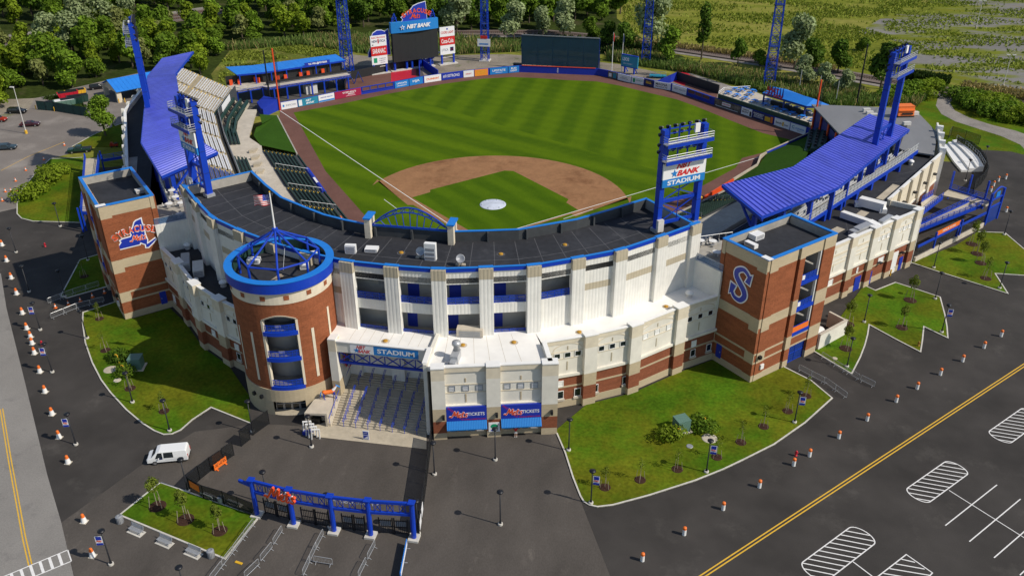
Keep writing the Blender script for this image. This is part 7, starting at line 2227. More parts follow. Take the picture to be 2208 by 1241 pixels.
def ramp(lab, slabs, rails, posts, walls):
 o=thing('access_ramp', lab, 'ramp',(*slabs[0][0][0][:2],0))
 for quad_, z in slabs:
  zs=z if isinstance(z,(list,tuple))else[z]*len(quad_)
  P=[Vector((p[0],p[1],h))for p, h in zip(quad_,zs)]
  if(P[1]-P[0]).cross(P[2]-P[0]).z<0:P=P[::-1]
  n=len(P);g=MB();g.add(P+[p-Vector((0,0,.3))for p in P],[tuple(range(n)),tuple(range(2*n-1,n-1,-1))]+[(i+n,(i+1)%n+n,(i+1)%n,i)for i in range(n)]);g.build('ramp_slab', 'concrete', o)
 for a, b in rails:
  a, b=Vector(a), Vector(b);g=MB();g.beam(a-Vector((0,0,.1)), b-Vector((0,0,.1)), .22, .6)
  n=max(2, int((b-a).length/1.6))
  for h in(.45, .8, 1.15):g.beam(a+Vector((0,0,h)), b+Vector((0,0,h)), .07)
  for k in range(n+1):p=a.lerp(b, k/n);g.beam(p, p+Vector((0,0,1.15)), .09)
  g.build('ramp_railing', 'blue_steel', o)
 for p, h in posts:g=MB();g.box(p[0], p[1], 0, .32, .32, h, .8);g.build('ramp_post', 'blue_steel', o)
 for a, b, h, m in walls:g=MB();g.seg(a, b, .4, 0, h);g.build('ramp_wall', m, o)
 return o
r1=[(83.88,14.48),(99.52,28.07),(97.99,29.95),(84.93,17.47)];r2=[(91.46,30.52),(97.33,27.7),(98.89,26.33),(100.64,28.3),(93.69,33.94)];r3=[(84.32,15.99),(91.27,28.8),(89.57,29.98),(85.36,21.79)]
wA, wB=(81.9, 5.9), (98.6, 24.4)
o=ramp('pale concrete ramps with blue railings and orange banner beyond the cream wing',[(r1,[2.6,3.6,3.8,2.6]),(r2,3.9),(r3,[5.6,4.0,4.0,5.6])],[((*r1[0],2.6),(*r1[1],3.6)),((*r1[3],2.6),(*r1[2],3.8)),((*r3[0],5.6),(*r3[1],4.0)),((*r3[3],5.6),(*r3[2],4.0)),((*r2[4],4.0),(*r2[3],4.0))],[(lerp(wA,wB,t),4.3)for t in(.25,.58,.62)]+[((*p,),6.2)for p in[(92.67,39.09),(95.36,38.55),(98.55,37.09),(101.09,34.09)]],[(wA,wB,1.0,'concrete_warm')])
f=Face(wA, wB);g=MB();f.rect(g, .2, f.L, 1.0, 3.3, 0, d0=-.03);g.build('wire_panel', 'mesh_thin', o)
g=MB();f.rect(g, f.L*.25, f.L*.58, 3.6, 4.5, .12, d0=.05);b=g.build('banner', 'orange', o)
g=MB();put_text(g, 'PREMIUM  SEATING', f.pt(f.L*.42,4.05), f.U, f.V, 4.6, .4, d=.13, bold=.01);g.build('lettering', 'white_sign', b)
g=MB();f.rect(g, .2, f.L, 2.9, 3.35, .1, d0=-.1);g.build('edge_beam', 'blue_steel', o)
o=thing('gate_tower', 'tall blue steel gate frame at the outer end of the right ramps', 'gate',(101,27.5,0))
A, B=(99.3, 25.6), (102.6, 29.4)
for p in(A, B):g=MB();g.box(p[0], p[1], 0, .4, .4, 6.8, .8);g.build('post', 'blue_steel', o)
g=MB();pts=[(*lerp(A,B,t),6.6+.9*math.sin(PI*t))for t in[k/8 for k in range(9)]];g.path(pts, .18, 6);g.beam((*A,5.2),(*B,5.2), .25);g.beam((*A,3.6),(*B,3.6), .25);g.build('arch', 'blue_steel', o)
f=Face(A, B);g=MB();f.rect(g, .2, f.L-.2, .1, 3.4, .03);g.build('gate_leaf', 'blue_mesh', o)
g=MB();f.rect(g, f.L*.35, f.L*.65, 5.5, 6.6, .1);g.build('emblem', 'blue_cap', o)
l1=[(-94.3,18.08),(-91.54,19.18),(-75.12,-8.57),(-77.2,-8.94)];l2=[(-77.84,-8.14),(-75.75,-7.77),(-74.28,-3.54),(-71.09,-9.86)]
ramp('pale concrete ramp with tall blue posts behind the emblem tower',[(l1,4.0),(l2,3.8)],[((*l1[0],4.0),(*l1[3],4.0)),((*l1[1],4.0),(*l1[2],4.0)),((*l1[3],3.9),(*l1[2],3.9)),((*[(-89.84,17.98)][0],4.0),(*[(-86.22,21.05)][0],4.0))],[(p,5.2)for p in(l1[0],l1[3],[(-91.79,20.18)][0],[(-77.34,-9.7)][0])],[])
# curved white platform and black fence in the far right yard

o=thing('curved_platform', 'curved white stepped platform with grey railing in the yard right of the stand', 'platform',(104,66,0))
ci=[(102.3,73.0),(102.0,67.0),(101.9,61.0),(102.2,55.4)];ce=[(105.6,75.0),(106.9,69.5),(107.6,63.0),(107.2,56.6)]
for k in range(3):
 a, b=[lerp(p,q,k/3)for p, q in zip(ci,ce)], [lerp(p,q,(k+1)/3)for p, q in zip(ci,ce)]
 g=MB();g.prism(a+b[::-1], 0, .5+.4*k);g.build('step', 'white_metal', o)
g=MB()
for h in(1.8, 2.4):g.path([(*p,h)for p in offset(ce,-.1)], .05, 4)
for k in range(14):p=along(ce, length(ce)*k/13)[0];g.tube((*p,0),(*p,2.4), .04, 4)
g.build('railing', 'galvanised', o)
def wire_fence(lab, pts, h=2.2, m='mesh_black', step=2.6, nm='wire_fence', pm='black_metal'):
 o=thing(nm, lab, 'fence',(pts[0][0],pts[0][1],0))
 for a, b in zip(pts, pts[1:]):
  n=max(1, round(dist(a,b)/step))
  for k in range(n):
   p, q=lerp(a, b, k/n), lerp(a, b,(k+1)/n);g=MB();g.seg(p, q, .025, .05, h-.05);g.build('mesh_panel', m, o)
  for k in range(n+1):p=lerp(a, b, k/n);g=MB();g.tube((*p,0),(*p,h+.05), .05, 6);g.build('post', pm, o)
  g=MB();g.tube((*a,h),(*b,h), .035, 5);g.tube((*a,.08),(*b,.08), .03, 5);g.build('rail', pm, o)
 return o
wire_fence('curved black mesh fence round the white platform in the right yard',[(105.1,72.65),(107.59,69.76),(108.36,65.38),(108.23,59.79),(106.95,53.09),(104.59,48.17),(101.85,43.89),(99.81,37.32)], 2.6)
wire_fence('black fence with tall posts on the grass right of the stand',[(104.82,78.82),(106.21,81.94),(111.27,75.8)], 2.4, 'mesh_thin', 3.5)
fr_=wire_fence('black mesh fence down the right side of the front plaza',[(7.75,-60.7),(9.3,-69.0),(10.75,-77.3)], 2.5)
g=MB()
for t0, t1 in((.62,.76),(.82,.97)):a, b=lerp((9.0,-67.5),(10.75,-77.3), t0), lerp((9.0,-67.5),(10.75,-77.3), t1);g.seg(a, b, .05, .5, 1.7, off=-.08)
g.build('banner', 'white_sign', fr_, kind='stuff')
wire_fence('short black mesh fence between the round tower and the left plaza gate',[(-15.18,-60.79),(-16.28,-63.55)], 2.3)
gl=wire_fence('black mesh gate leaf standing open on the left side of the plaza',[(-16.26,-64.45),(-16.77,-66.01)], 2.4, 'mesh_black', 4)
gl2=wire_fence('black mesh fence on the left side of the plaza with a pale closing bar',[(-16.92,-67.86),(-17.59,-69.39)], 2.3)
f3=wire_fence('black mesh fence round the plaza corner carrying two orange boards',[(-17.55,-69.47),(-18.43,-71.27),(-19.01,-73.07),(-19.3,-75.11),(-16.83,-76.17),(-13.88,-76.7),(-9.48,-77.9)], 2.2)
for a, b, z0, z1, t in(((-17.62,-69.21,0),(-18.23,-70.78,0),.9,2.0,''),((-18.9,-75.29,0),(-17.28,-76,0),.9,1.9,'')):
 g=MB();g.seg(a, b, .05, z0, z1, off=.06);g.build('orange_board', 'orange_sign' if a[0]>-18 else 'orange', f3)
 # slatted metal benches and a bin inside the fence, benches along the kerb

bn=thing('bench', 'grey metal bench', 'bench',(0,0,0))
for k in range(6):g=MB();g.box(0, -.22+k*.09, .42, 1.9, .065, .04);part(g, 'slat', 'galvanised', bn)
for k in range(5):g=MB();g.hexa([(-.95,.28+k*.025,.5+k*.09),(.95,.28+k*.025,.5+k*.09),(.95,.31+k*.025,.5+k*.09),(-.95,.31+k*.025,.5+k*.09),(-.95,.30+k*.025,.56+k*.09),(.95,.30+k*.025,.56+k*.09),(.95,.33+k*.025,.56+k*.09),(-.95,.33+k*.025,.56+k*.09)]);part(g, 'back_slat', 'galvanised', bn)
for x in(-.8, .8):g=MB();g.beam((x,-.22,.42),(x,-.26,0), .06);g.beam((x,.26,.42),(x,.32,0), .06);g.beam((x,-.25,.42),(x,.28,.42), .06);g.beam((x,.28,.42),(x,.4,.95), .06);part(g, 'leg', 'steel_grey', bn)
g=MB();g.box(0, 0, .0, 2.1, 1.0, .05);part(g, 'pad', 'kerb', bn)
ang=math.atan2(*(lambda a,b:(b[1]-a[1],b[0]-a[0]))((-25.25,-80.55,0),(-9.85,-84.68,0)))
for k, (p, l, a)in enumerate((((-21.89,-82.8,0),'grey metal bench below the grass bed, nearest the left bin',ang),((-17.72,-83.82,0),'grey metal bench below the grass bed, middle of three',ang),((-13.66,-84.74,0),'grey metal bench below the grass bed, nearest the right bin',ang),((-16.29,-75.91,0),'grey metal bench behind the plaza fence, left of the bin',ang+PI),((-12.78,-76.5,0),'grey metal bench behind the plaza fence, right of the bin',ang+PI))):
 o=bn if k==0 else copy_tree(bn, p)
 o.location=(p[0], p[1], .03);o.rotation_euler.z=a;o['label']=l;o['group']='grey metal benches round the grass bed'
bi=thing('litter_bin', 'grey bin', 'bin',(0,0,0))
g=MB();g.lathe([(0,0),(.34,0),(.40,.9),(.36,.92),(0,.92)], 0, 0, 16);part(g, 'body', 'galvanised', bi)
g=MB();g.lathe([(.40,.93),(.42,1.0),(.2,1.1),(.18,1.02),(0,1.02)], 0, 0, 16);part(g, 'lid', 'steel_grey', bi)
g=MB()
for k in range(16):a=k*PI/8;g.box(.395*math.cos(a), .395*math.sin(a), .05, .03, .05, .85, a)
part(g, 'ribs', 'steel_grey', bi)
for k, (p, l)in enumerate((((-24.6,-81.68,0),'grey round litter bin at the left corner of the grass bed'),((-11.44,-84.76,0),'grey round litter bin at the right end of the bench row'),((-14.4,-76.39,0),'grey round litter bin between the two benches behind the fence'))):
 o=bi if k==0 else copy_tree(bi, p);o.location=p;o['label']=l;o['group']='grey litter bins'
o=thing('plastic_barrier', 'bright orange plastic barrier standing on the plaza by the left fence', 'barrier',(-17.58,-70.3,0))
a=math.atan2(*(lambda a,b:(b[1]-a[1],b[0]-a[0]))((-17.8,-71.25,0),(-17.15,-69.49,0)));o.rotation_euler.z=a
g=MB();g.box(0, 0, .15, 2.0, .12, .28);g.box(0, 0, .62, 2.0, .12, .36)
for x in(-.95, -.32, .32, .95):g.box(x, 0, .15, .12, .14, .9)
part(g, 'panel', 'orange', o);g=MB();
for x in(-.7, .7):g.box(x, 0, 0, .2, .7, .15)
part(g, 'foot', 'orange', o);g=MB();put_text(g, 'SIDE  AREA',(0,-.062,.8),(1,0,0),(0,0,1), 1.6, .22, d=.004, bold=.03);part(g, 'lettering', 'dark_print', o)

# ================================================================== entrance gateway

gw=thing('gateway', 'blue steel entrance gateway of five posts with lattice beam and orange script sign', 'gateway',(0,-78,0))
GA, GB=(-9.2, -77.62, 0), (10.3, -77.96, 0)
gp=[(-9.2,-77.62,0),(-4.25,-78.35,0),(0.83,-78.57,0),(5.25,-78.44,0),(10.3,-77.96,0)]
for p in gp:g=MB();g.tube((p[0],p[1],.1),(p[0],p[1],5.5), .30, 10);g.box(p[0], p[1], 5.5, .8, .8, .12);po_=g.build('post', 'blue_steel', gw);g=MB();g.box(p[0], p[1], 0, 1.25, 1.25, .28);g.build('footing', 'kerb', po_)
for a, b in zip(gp, gp[1:]):
 g=MB();g.beam((a[0],a[1],5.35),(b[0],b[1],5.35), .3, .34);g.beam((a[0],a[1],3.75),(b[0],b[1],3.75), .3, .34);g.build('beam', 'blue_steel', gw)
 g=MB();n=round(dist(a,b)/.75)
 for k in range(n):
  p, q=lerp(a, b, k/n), lerp(a, b,(k+1)/n)
  g.beam((p[0],p[1],3.95),(p[0],p[1],5.2), .07)
  if k%2:g.beam((p[0],p[1],3.9),(q[0],q[1],5.2), .07);g.beam((p[0],p[1]+.05,5.2),(q[0],q[1]+.05,3.9), .07)
 g.build('lattice', 'blue_steel', gw)
f=Face(gp[0][:2],(gp[0][0]+20,gp[0][1]+(gp[1][1]-gp[0][1])/(gp[1][0]-gp[0][0])*20))
f1=Face(gp[0][:2], gp[1][:2])
g=MB();g.beam((gp[0][0],gp[0][1],4.6),(gp[0][0]-1.9,gp[0][1]+.6,4.6), .3, .36);g.build('stub_beam', 'blue_steel', gw)
g=MB();put_strokes(g, SCRIPT, f1.pt(2.3,4.0), f1.U, f1.V, 1.42, 0, .50, grow=.05, d0=.3, shear=.12);se=g.build('script_edge', 'white_sign', gw)
g=MB();put_strokes(g, SCRIPT, f1.pt(2.3,4.0), f1.U, f1.V, 1.5, 0, .60, d0=.3, shear=.12);g.build('script', 'orange_deep', gw)
f2=Face(gp[4][:2], gp[1][:2]);g=MB();put_text(g, 'SYRACUSE METS', f2.pt(f2.L*.52,4.4), f2.U, f2.V, f2.L*.5, .62, d=.24, bold=.03);g.build('inner_lettering', 'white_sign', gw)
for i, (a, b)in enumerate(zip(gp,gp[1:])):
 o=thing('gate',('black picket double gate in the first bay under the script sign','black picket double gate without panels in the second bay of the gateway','black picket double gate in the third bay of the gateway','black picket double gate in the last bay by the right fence')[i], 'gate',(a[0],a[1],0), group='black picket gates of the gateway')
 f=Face((a[0],a[1]+.6),(b[0],b[1]+.6));m_=f.L/2
 for s0, s1 in((.9,m_-.15),(m_+.15,f.L-.9)):
  g=MB()
  for z in(.2, 1.05, 2.0):f.rect(g, s0, s1, z, z+.08, .04, d0=-.04)
  s=s0
  while s<s1:f.rect(g, s, s+.05, .1, 2.25, .03, d0=-.03);s+=.22
  lf=g.build('gate_leaf', 'black_metal', o)
  if i!=1:g=MB();f.rect(g, s0+.1, s1-.1, 1.15, 1.98, -.05, d0=-.08);g.build('panel', 'grey_print', lf)
  for s in(s0-.1, s1):g=MB();f.rect(g, s, s+.12, 0, 2.45, .07, d0=-.07);g.build('gate_post', 'black_metal', o)

# ================================================================== crowd barriers

cb=thing('crowd_barrier', 'steel crowd barrier', 'barrier',(0,0,0))
g=MB();g.path([(-1.12,0,.2),(-1.12,0,.95),(-1.0,0,1.06),(1.0,0,1.06),(1.12,0,.95),(1.12,0,.2),(-1.12,0,.2)], .03, 5);part(g, 'frame', 'galvanised', cb)
g=MB()
for k in range(13):x=-.98+k*.163;g.tube((x,0,.2),(x,0,1.05), .014, 4, cap=False)
part(g, 'bars', 'galvanised', cb)
for x in(-.85, .85):g=MB();g.path([(x,-.32,0),(x,0,.2),(x,.32,0)], .028, 5);part(g, 'foot', 'galvanised', cb)
def barriers(line, what, first=[True]):
 L_=length(line);n=max(1, round(L_/2.35))
 for k in range(n):
  p, q=along(line,(k+.5)*L_/n);a=math.atan2(q[1], q[0])
  o=cb if first[0]else copy_tree(cb,(p[0],p[1],.03), a)
  first[0]=False
  o.location=(p[0], p[1], .03);o.rotation_euler.z=a
  o['label']='steel crowd barrier '+(what if n==1 else what+', '+(('nearest the gateway','second from the gateway','third from the gateway','fourth from the gateway','farthest from the gateway')[min(k,4)]if 'row' in what else('at its left end','at its right end')[k]if n==2 else('first from the left','second from the left','third from the left','last on the right')[min(k,3)]));o['group']='steel crowd barriers'
barriers([(-8.88,-79.2),(-9.16,-82.62),(-9.41,-85.23),(-9.73,-88.21)], 'in the row along the grass bed')
barriers([(-5.12,-79.43),(-5.26,-82.63),(-5.77,-85.54),(-6.33,-87.26)], 'in the bent row left of the double row')
barriers([(-0.2,-79.44),(-0.21,-82.28),(-0.11,-85.52)], 'in the row with the side arm')
barriers([(0.21,-83.48),(2.58,-83.53)], 'forming the short side arm')
barriers([(6.27,-79.66),(6.09,-82.4),(5.96,-85.01)], 'in the row beside the blue banner barrier')
barriers([(-62.2,-41.11),(-60.02,-37.17),(-56.99,-34.39)], 'by the walk to the emblem tower')
barriers([(-65.94,-36.65),(-63.74,-32.82),(-61.12,-29.47)], 'on the small lawn side of that walk')
barriers([(57.44,-34.45),(61.24,-37.77),(63.36,-40.62)], 'beside the front lawn at the lettered tower')
barriers([(61.15,-30.2),(63.55,-33.09),(65.5,-35.2),(67.85,-37.15)], 'on the zigzag lawn side of the tower gate')
o=thing('banner_barrier', 'crowd barrier covered by a blue and white banner, right of the barrier rows', 'barrier',(10.19,-81.51,0));A, B=(9.82, -79.16, 0), (10.56, -84.17, 0)
f=Face(A[:2], B[:2]);g=MB();f.rect(g, 0, f.L, .2, 1.15, .04, d0=-.04);b=g.build('banner', 'sky_blue_roof', o);g=MB();f.rect(g, .2, f.L-.2, .35, .95, .05, d0=.04);f.rect(g, .2, f.L-.2, .35, .95, -.05, d0=-.06);g.build('print', 'white_sign', b)
g=MB()
for s in(.4, f.L/2, f.L-.4):p=f.pt(s, 0);g.beam(p+f.N*.4, p-f.N*.4+Vector((0,0,.02)), .06)
g.build('foot', 'galvanised', o)
g=MB();b=(-8, -85.05, 0);g.box(b[0], b[1], .025, .9, .3, .09, -.2);tag(g.build('cable_ramp','gold'), 'small bright yellow block lying on the paving by the barrier rows', 'block')

# ================================================================== lamp posts

lp=thing('lamp_post', 'black lamp post', 'lamp post',(0,0,0))
g=MB();g.lathe([(0,0),(.3,0),(.3,.22),(.26,.26),(0,.26)], 0, 0, 12);part(g, 'footing', 'kerb', lp)
g=MB();g.lathe([(.16,.26),(.13,.5),(.085,.6),(.065,4.75),(0,4.75)], 0, 0, 10);part(g, 'pole', 'black_metal', lp, True)
g=MB();g.lathe([(0,4.72),(.16,4.74),(.2,4.82),(.40,5.0),(.40,5.1),(.2,5.2),(0,5.22)], 0, 0, 16);part(g, 'lantern', 'black_metal', lp, True)
def lamp(b, lab, ban=0, first=[True]):
 o=lp if first[0]else copy_tree(lp, b);first[0]=False
 o.location=(b[0], b[1], b[2]);o['label']=lab;o['group']='black lamp posts round the stadium'
 lamp.todo.append((o,ban))
lamp.todo=[]
for b, lab, ban in(((16.79,-62.67,0.02),'black lamp post on the plaza before the ticket signs',0),((19.67,-73.93,0.02),'black lamp post alone on the open plaza right of the gateway',0),((25.89,-59.13,0.1),'black lamp post on the front lawn nearest the ticket block',0),((29.79,-68.51,0.1),'black lamp post with banner at the lower corner of the front lawn',1),((43.62,-60.25,0.1),'black lamp post with banner on the front lawn before the green cabinet',1),((55.59,-47.71,0.1),'black lamp post with banner at the right end of the front lawn',1),((-7.6,-64.46,0.02),'black lamp post standing at the white detector frames',0),((9.77,-66.78,0.02),'black lamp post beside the right plaza fence near the stairs',0),((-8.74,-75.62,0.02),'black lamp post behind the first gate bay of the gateway',0),((0.09,-77.97,0.02),'black lamp post behind the middle post of the gateway',0),((10.56,-77.12,0.02),'black lamp post at the right end of the gateway',0),((-19.47,-75.25,0.02),'black lamp post at the fence corner beside the white van',0),((-21.93,-87.82,0.02),'black lamp post with banner left of the grass bed and bins',-1),((-38.56,-69.62,0.02),'black lamp post with banner left of the white van',-1),((-52.36,-54.96,0.02),'black lamp post with banner beside the red hydrant on the left pavement',-1),((-61.89,-44.49,0.02),'black lamp post with banner, farthest left of the bannered posts',-1),((-71.94,-33.51,0.02),'black lamp post in the shadow of the emblem tower on the left pavement',0),((-84.43,-20.21,0.02),'black lamp post nearest the left edge on the dark pavement',0),((-83.49,-8.2,0.02),'black lamp post at the tip of the shrub lawn',0),((-68.99,-20.8,0.05),'black lamp post at the top corner of the small triangular lawn',0),((-64.68,-34,0.1),'black lamp post at the lower corner of the small triangular lawn',0),((-52.82,-45.53,0.1),'black lamp post at the kerb of the left lawn by the saplings',0),((-36.28,-59.8,0.1),'black lamp post on the left lawn beside the yellow vent pipes',0),((-27.78,-64.76,0.1),'black lamp post at the lower tip of the left lawn',0),((-16.62,-62.93,0.1),'black lamp post at the kerb beside the round tower',0),((-10.95,-91.1,0.02),'black lamp post below the bench row at the bottom edge',0),((69.31,-18.29,0.1),'black lamp post on the zigzag lawn nearest the pale wall',0),((82.5,-8.11,0.1),'black lamp post at the upper kerb of the zigzag lawn',0),((80.99,-19.38,0.1),'black lamp post with banner at the right tip of the zigzag lawn',1),((64.65,-32.29,0.1),'black lamp post at the lower left kerb of the zigzag lawn',0),((84.93,3.97,0.1),'black lamp post on the far right lawn nearest the cream wing',0),((94.45,-2.12,0.1),'black lamp post in the lower notch of the far right lawn',0),((101.77,21.19,0.1),'black lamp post at the top kerb of the far right lawn',0),((101.7,49.83,0.02),'black lamp post beside the curved white platform',0),((107.89,59.68,0.02),'black lamp post outside the curved black fence',0)):
 lamp(b, lab, ban)
g=MB();g.box(.52, 0, 3.0, .78, .03, 1.35);me_b=g.mesh('banner', 'white_sign');g=MB();g.box(.52, 0, 3.75, .6, .05, .5);g.box(.52, 0, 3.02, .74, .045, .3);me_p=g.mesh('print', 'royal')
g=MB();put_strokes(g, SCRIPT,(.22,-.028,3.5),(1,0,0),(0,0,1), .22, 0, .012);put_strokes(g, SCRIPT,(.82,.028,3.5),(-1,0,0),(0,0,1), .22, 0, .012);me_s=g.mesh('script', 'orange_deep');g=MB();g.tube((0,0,4.37),(.93,0,4.37), .025, 5);g.tube((0,0,2.98),(.93,0,2.98), .025, 5);me_a=g.mesh('bracket', 'black_metal')
for o, ban in lamp.todo:
 if ban:
  r=(0, 0, 0 if ban>0 else PI+.25)
  b=inst(me_b, 'banner', o,(0,0,0), r);inst(me_p, 'print', b);inst(me_s, 'script', b);inst(me_a, 'bracket', o,(0,0,0), r)
  # tall car-park lights

for b, h, lab, dbl in(((-127.6,41.41,0),12.0,'tall pale car park light on a yellow base in the far left lot',0),((132.24,130.69,0),9.5,'tall pale light with two heads standing in the right meadow',1),((145.53,211.66,0),10.0,'tall pale light at the far edge of the right meadow',1)):
 o=thing('car_park_light', lab, 'lamp post', b)
 g=MB();g.tube((0,0,0),(0,0,h), .13, 8, .07);part(g, 'pole', 'hvac', o);g=MB();g.cyl(0, 0, 0, .9, .35, 12);part(g, 'base', 'paint_yellow' if not dbl else 'concrete', o)
 for x in((-.8,.8)if dbl else(-.5, )):g=MB();g.box(x, 0, h, 1.0, .5, .22);part(g, 'head', 'hvac', o)

# ================================================================== cones and hydrants

cn=thing('traffic_bollard', 'white bollard with orange cap', 'bollard',(0,0,0))
g=MB();g.lathe([(0,0),(.24,0),(.22,.85),(0,.85)], 0, 0, 12);part(g, 'barrel', 'white_metal', cn, False)
g=MB();g.lathe([(.235,.85),(.22,1.12),(.12,1.2),(0,1.22)], 0, 0, 12);part(g, 'cap', 'orange', cn)
tc=thing('traffic_cone', 'white and orange traffic cone', 'cone',(0,0,0))
g=MB();g.lathe([(.36,.07),(.24,.8),(0,.8)], 0, 0, 12);part(g, 'skirt', 'white_metal', tc);g=MB();g.lathe([(.24,.8),(.17,1.2),(.12,1.25),(0,1.25)], 0, 0, 12);part(g, 'tip', 'orange', tc);g=MB();g.box(0, 0, 0, .75, .75, .08);part(g, 'foot', 'concrete_warm', tc)
oc=thing('traffic_cone', 'orange cone', 'cone',(0,0,0))
g=MB();g.lathe([(.22,.05),(.05,.85),(0,.86)], 0, 0, 10);part(g, 'body', 'orange', oc);g=MB();g.lathe([(.165,.35),(.11,.58)], 0, 0, 10);part(g, 'band', 'white_sign', oc);g=MB();g.box(0, 0, 0, .5, .5, .05);part(g, 'foot', 'orange', oc)
def row(proto, pts, labs, group):
 for k, (p, l)in enumerate(zip(pts,labs)):
  o=proto if k==0 else copy_tree(proto,(0,0,0));o.location=(p[0], p[1], p[2]if len(p)>2 else .03);o['label']=l;o['group']=group
ORD=['first', 'second', 'third', 'fourth', 'fifth', 'sixth', 'seventh', 'eighth', 'ninth', 'tenth', 'eleventh', 'twelfth', 'thirteenth', 'fourteenth', 'fifteenth', 'sixteenth', 'seventeenth', 'eighteenth']
row(cn,[(36.42,-76.58),(40.98,-71.69),(45.54,-66.66),(50.06,-61.85),(54.64,-56.85),(56.83,-54.6),(61.09,-50.05),(65.45,-45.37),(70.23,-40.15),(73.82,-36.3),(77.97,-31.95),(82.15,-27.55),(86.4,-22.96),(90.04,-18.85),(105.53,33.2),(105.56,44.3),(107.08,47.8),(108.9,50.89),(110.95,52.67)],['orange capped white bollard along the road, '+x+' from the plaza' for x in ORD[:14]]+['orange capped white bollard alone beside the blue gate tower']+['orange capped white bollard in the short far right row, '+x for x in('nearest the ramps','second from the ramps','third from the ramps','farthest from the ramps')], 'orange capped white bollards')
row(tc,[(-88.97,-18.16),(-83.59,-23.92),(-78.21,-29.77),(-73.42,-34.74),(-68.04,-40.49),(-64.12,-44.71),(-61.86,-46.88),(-60.36,-48.55),(-58.19,-50.99),(-54.09,-55.37),(-50.09,-59.79),(-45.76,-64.35),(-41.61,-68.77),(-37.27,-73.16),(-28.87,-82.38),(-24.68,-87.11)],['white cone with orange tip beside the left road, '+x+' from the far end' for x in ORD[:16]], 'white cones along the left road')
row(oc,[(-112.26,34.93),(-110.82,24.99),(-110.5,17.99),(-108.44,11.71),(-106.5,5.77),(-105.47,6.22),(-104.62,6.91),(-103.65,1.09),(-63.89,-37.71),(-62.41,-36.33),(-61.06,-34.96),(-59.89,-33.28),(-58.7,-31.57)],['small orange cone in the far left lot, '+x for x in('beside the green pickup','second from the pickup','third from the pickup','fourth from the pickup','leftmost of a tight three','middle of a tight three','rightmost of a tight three','nearest the left edge')]+['small orange cone on the walk to the emblem tower, '+x for x in('outermost','second from outside','middle one','second from the tower','next to the tower')], 'small orange cones')
hy=thing('fire_hydrant', 'red hydrant', 'hydrant',(0,0,0))
g=MB();g.lathe([(0,0),(.2,0),(.2,.08),(.13,.1),(.13,.6),(.17,.62),(.14,.76),(.05,.84),(0,.85)], 0, 0, 10);part(g, 'body', 'crimson', hy, True);g=MB();g.tube((-.24,0,.48),(.24,0,.48), .07, 8);g.tube((0,-.22,.42),(0,0,.42), .08, 8);part(g, 'nozzle', 'crimson', hy)
row(hy,[(55.12,-54.82),(-58.68,-48.52),(-80.53,-17.04)],['red fire hydrant at the road beside two close bollards','red fire hydrant among the cones on the left pavement','red fire hydrant alone on the dark left pavement'], 'red fire hydrants')
for b, l in(((76.48,-24.24,0.1),'rust brown hydrant in the pointed tip of the zigzag lawn'),((61.3,-27,0.1),'yellow hydrant at the foot of the pale wall')):
 o=copy_tree(hy, b, 0, l, 'lawn hydrants')
 for c in o.children:c.data=c.data.copy();c.data.materials[0]=MATS['rust' if b[0]>75 else 'paint_yellow']

# ================================================================== trees, shrubs, reeds

RNG=np.random.default_rng(7)
def leaf_cloud(centres, radii, n, size, seed, flat=.75):
 """leaf clumps scattered over the skins of several overlapping lobes"""
 r=np.random.default_rng(seed)
 w=np.array([a[0]*a[1]for a in radii]);k=r.choice(len(centres), n, p=w/w.sum())
 d=r.normal(size=(n,3));d[:, 2]=d[:, 2]*.9+.25;d/=np.linalg.norm(d, axis=1)[:, None]
 C=np.array(centres)[k];A=np.array(radii)[k]
 p=C+d*A*(r.uniform(.55,1.06,n)**.6)[:, None]
 nrm=d*1.0+r.normal(size=(n,3))*.55+np.array([0,0,.35]);nrm/=np.linalg.norm(nrm, axis=1)[:, None]
 t=np.cross(nrm, r.normal(size=(n,3)));t/=np.linalg.norm(t, axis=1)[:, None];b=np.cross(nrm, t)
 s=size*r.uniform(.6, 1.3, n)[:, None]
 v=np.stack([p-t*s,p-b*s*flat*.8,p+t*s,p+b*s*flat*.8], 1)-nrm[:, None]*(s[:,None]*np.array([.25,0,.25,0])[None,:,None])
 return v.reshape(-1, 3)
def quads_mesh(name, v, m):
 me=bpy.data.meshes.new(name);n=len(v)//4
 me.vertices.add(len(v));me.vertices.foreach_set('co', v.astype('f').ravel())
 me.loops.add(len(v));me.loops.foreach_set('vertex_index', np.arange(len(v),dtype='i'))
 me.polygons.add(n);me.polygons.foreach_set('loop_start', np.arange(0,len(v),4,dtype='i'))
 me.materials.append(MATS[m]);me.update(calc_edges=True);return me
def crown_mesh(kind, seed, h, w, n, size, m, lobes=9, base=.28):
 r=np.random.default_rng(seed);cs, rs=[], []
 for i in range(lobes):
  t=i/lobes;a=2.4*i+r.uniform(0, 1);zz=base+(1-base)*(.12+.72*((i*.618+.2)%1));rad=w*(.62*math.sin(PI*min(1,.18+.78*zz))**.7)*r.uniform(.45, 1.0)*(.5 if kind=='tall' else .62)
  cs.append((rad*math.cos(a),rad*math.sin(a),h*zz));q=r.uniform(.30, .48)*w*(.8 if kind=='tall' else 1);rs.append((q,q,q*r.uniform(.7,1.0)))
 cs.append((0,0,h*.84));rs.append((w*.36,w*.36,h*.16));cs.append((0,0,h*.5));rs.append((w*.42,w*.42,h*.24))
 return quads_mesh('crown', leaf_cloud(cs,rs,n,size,seed), m)
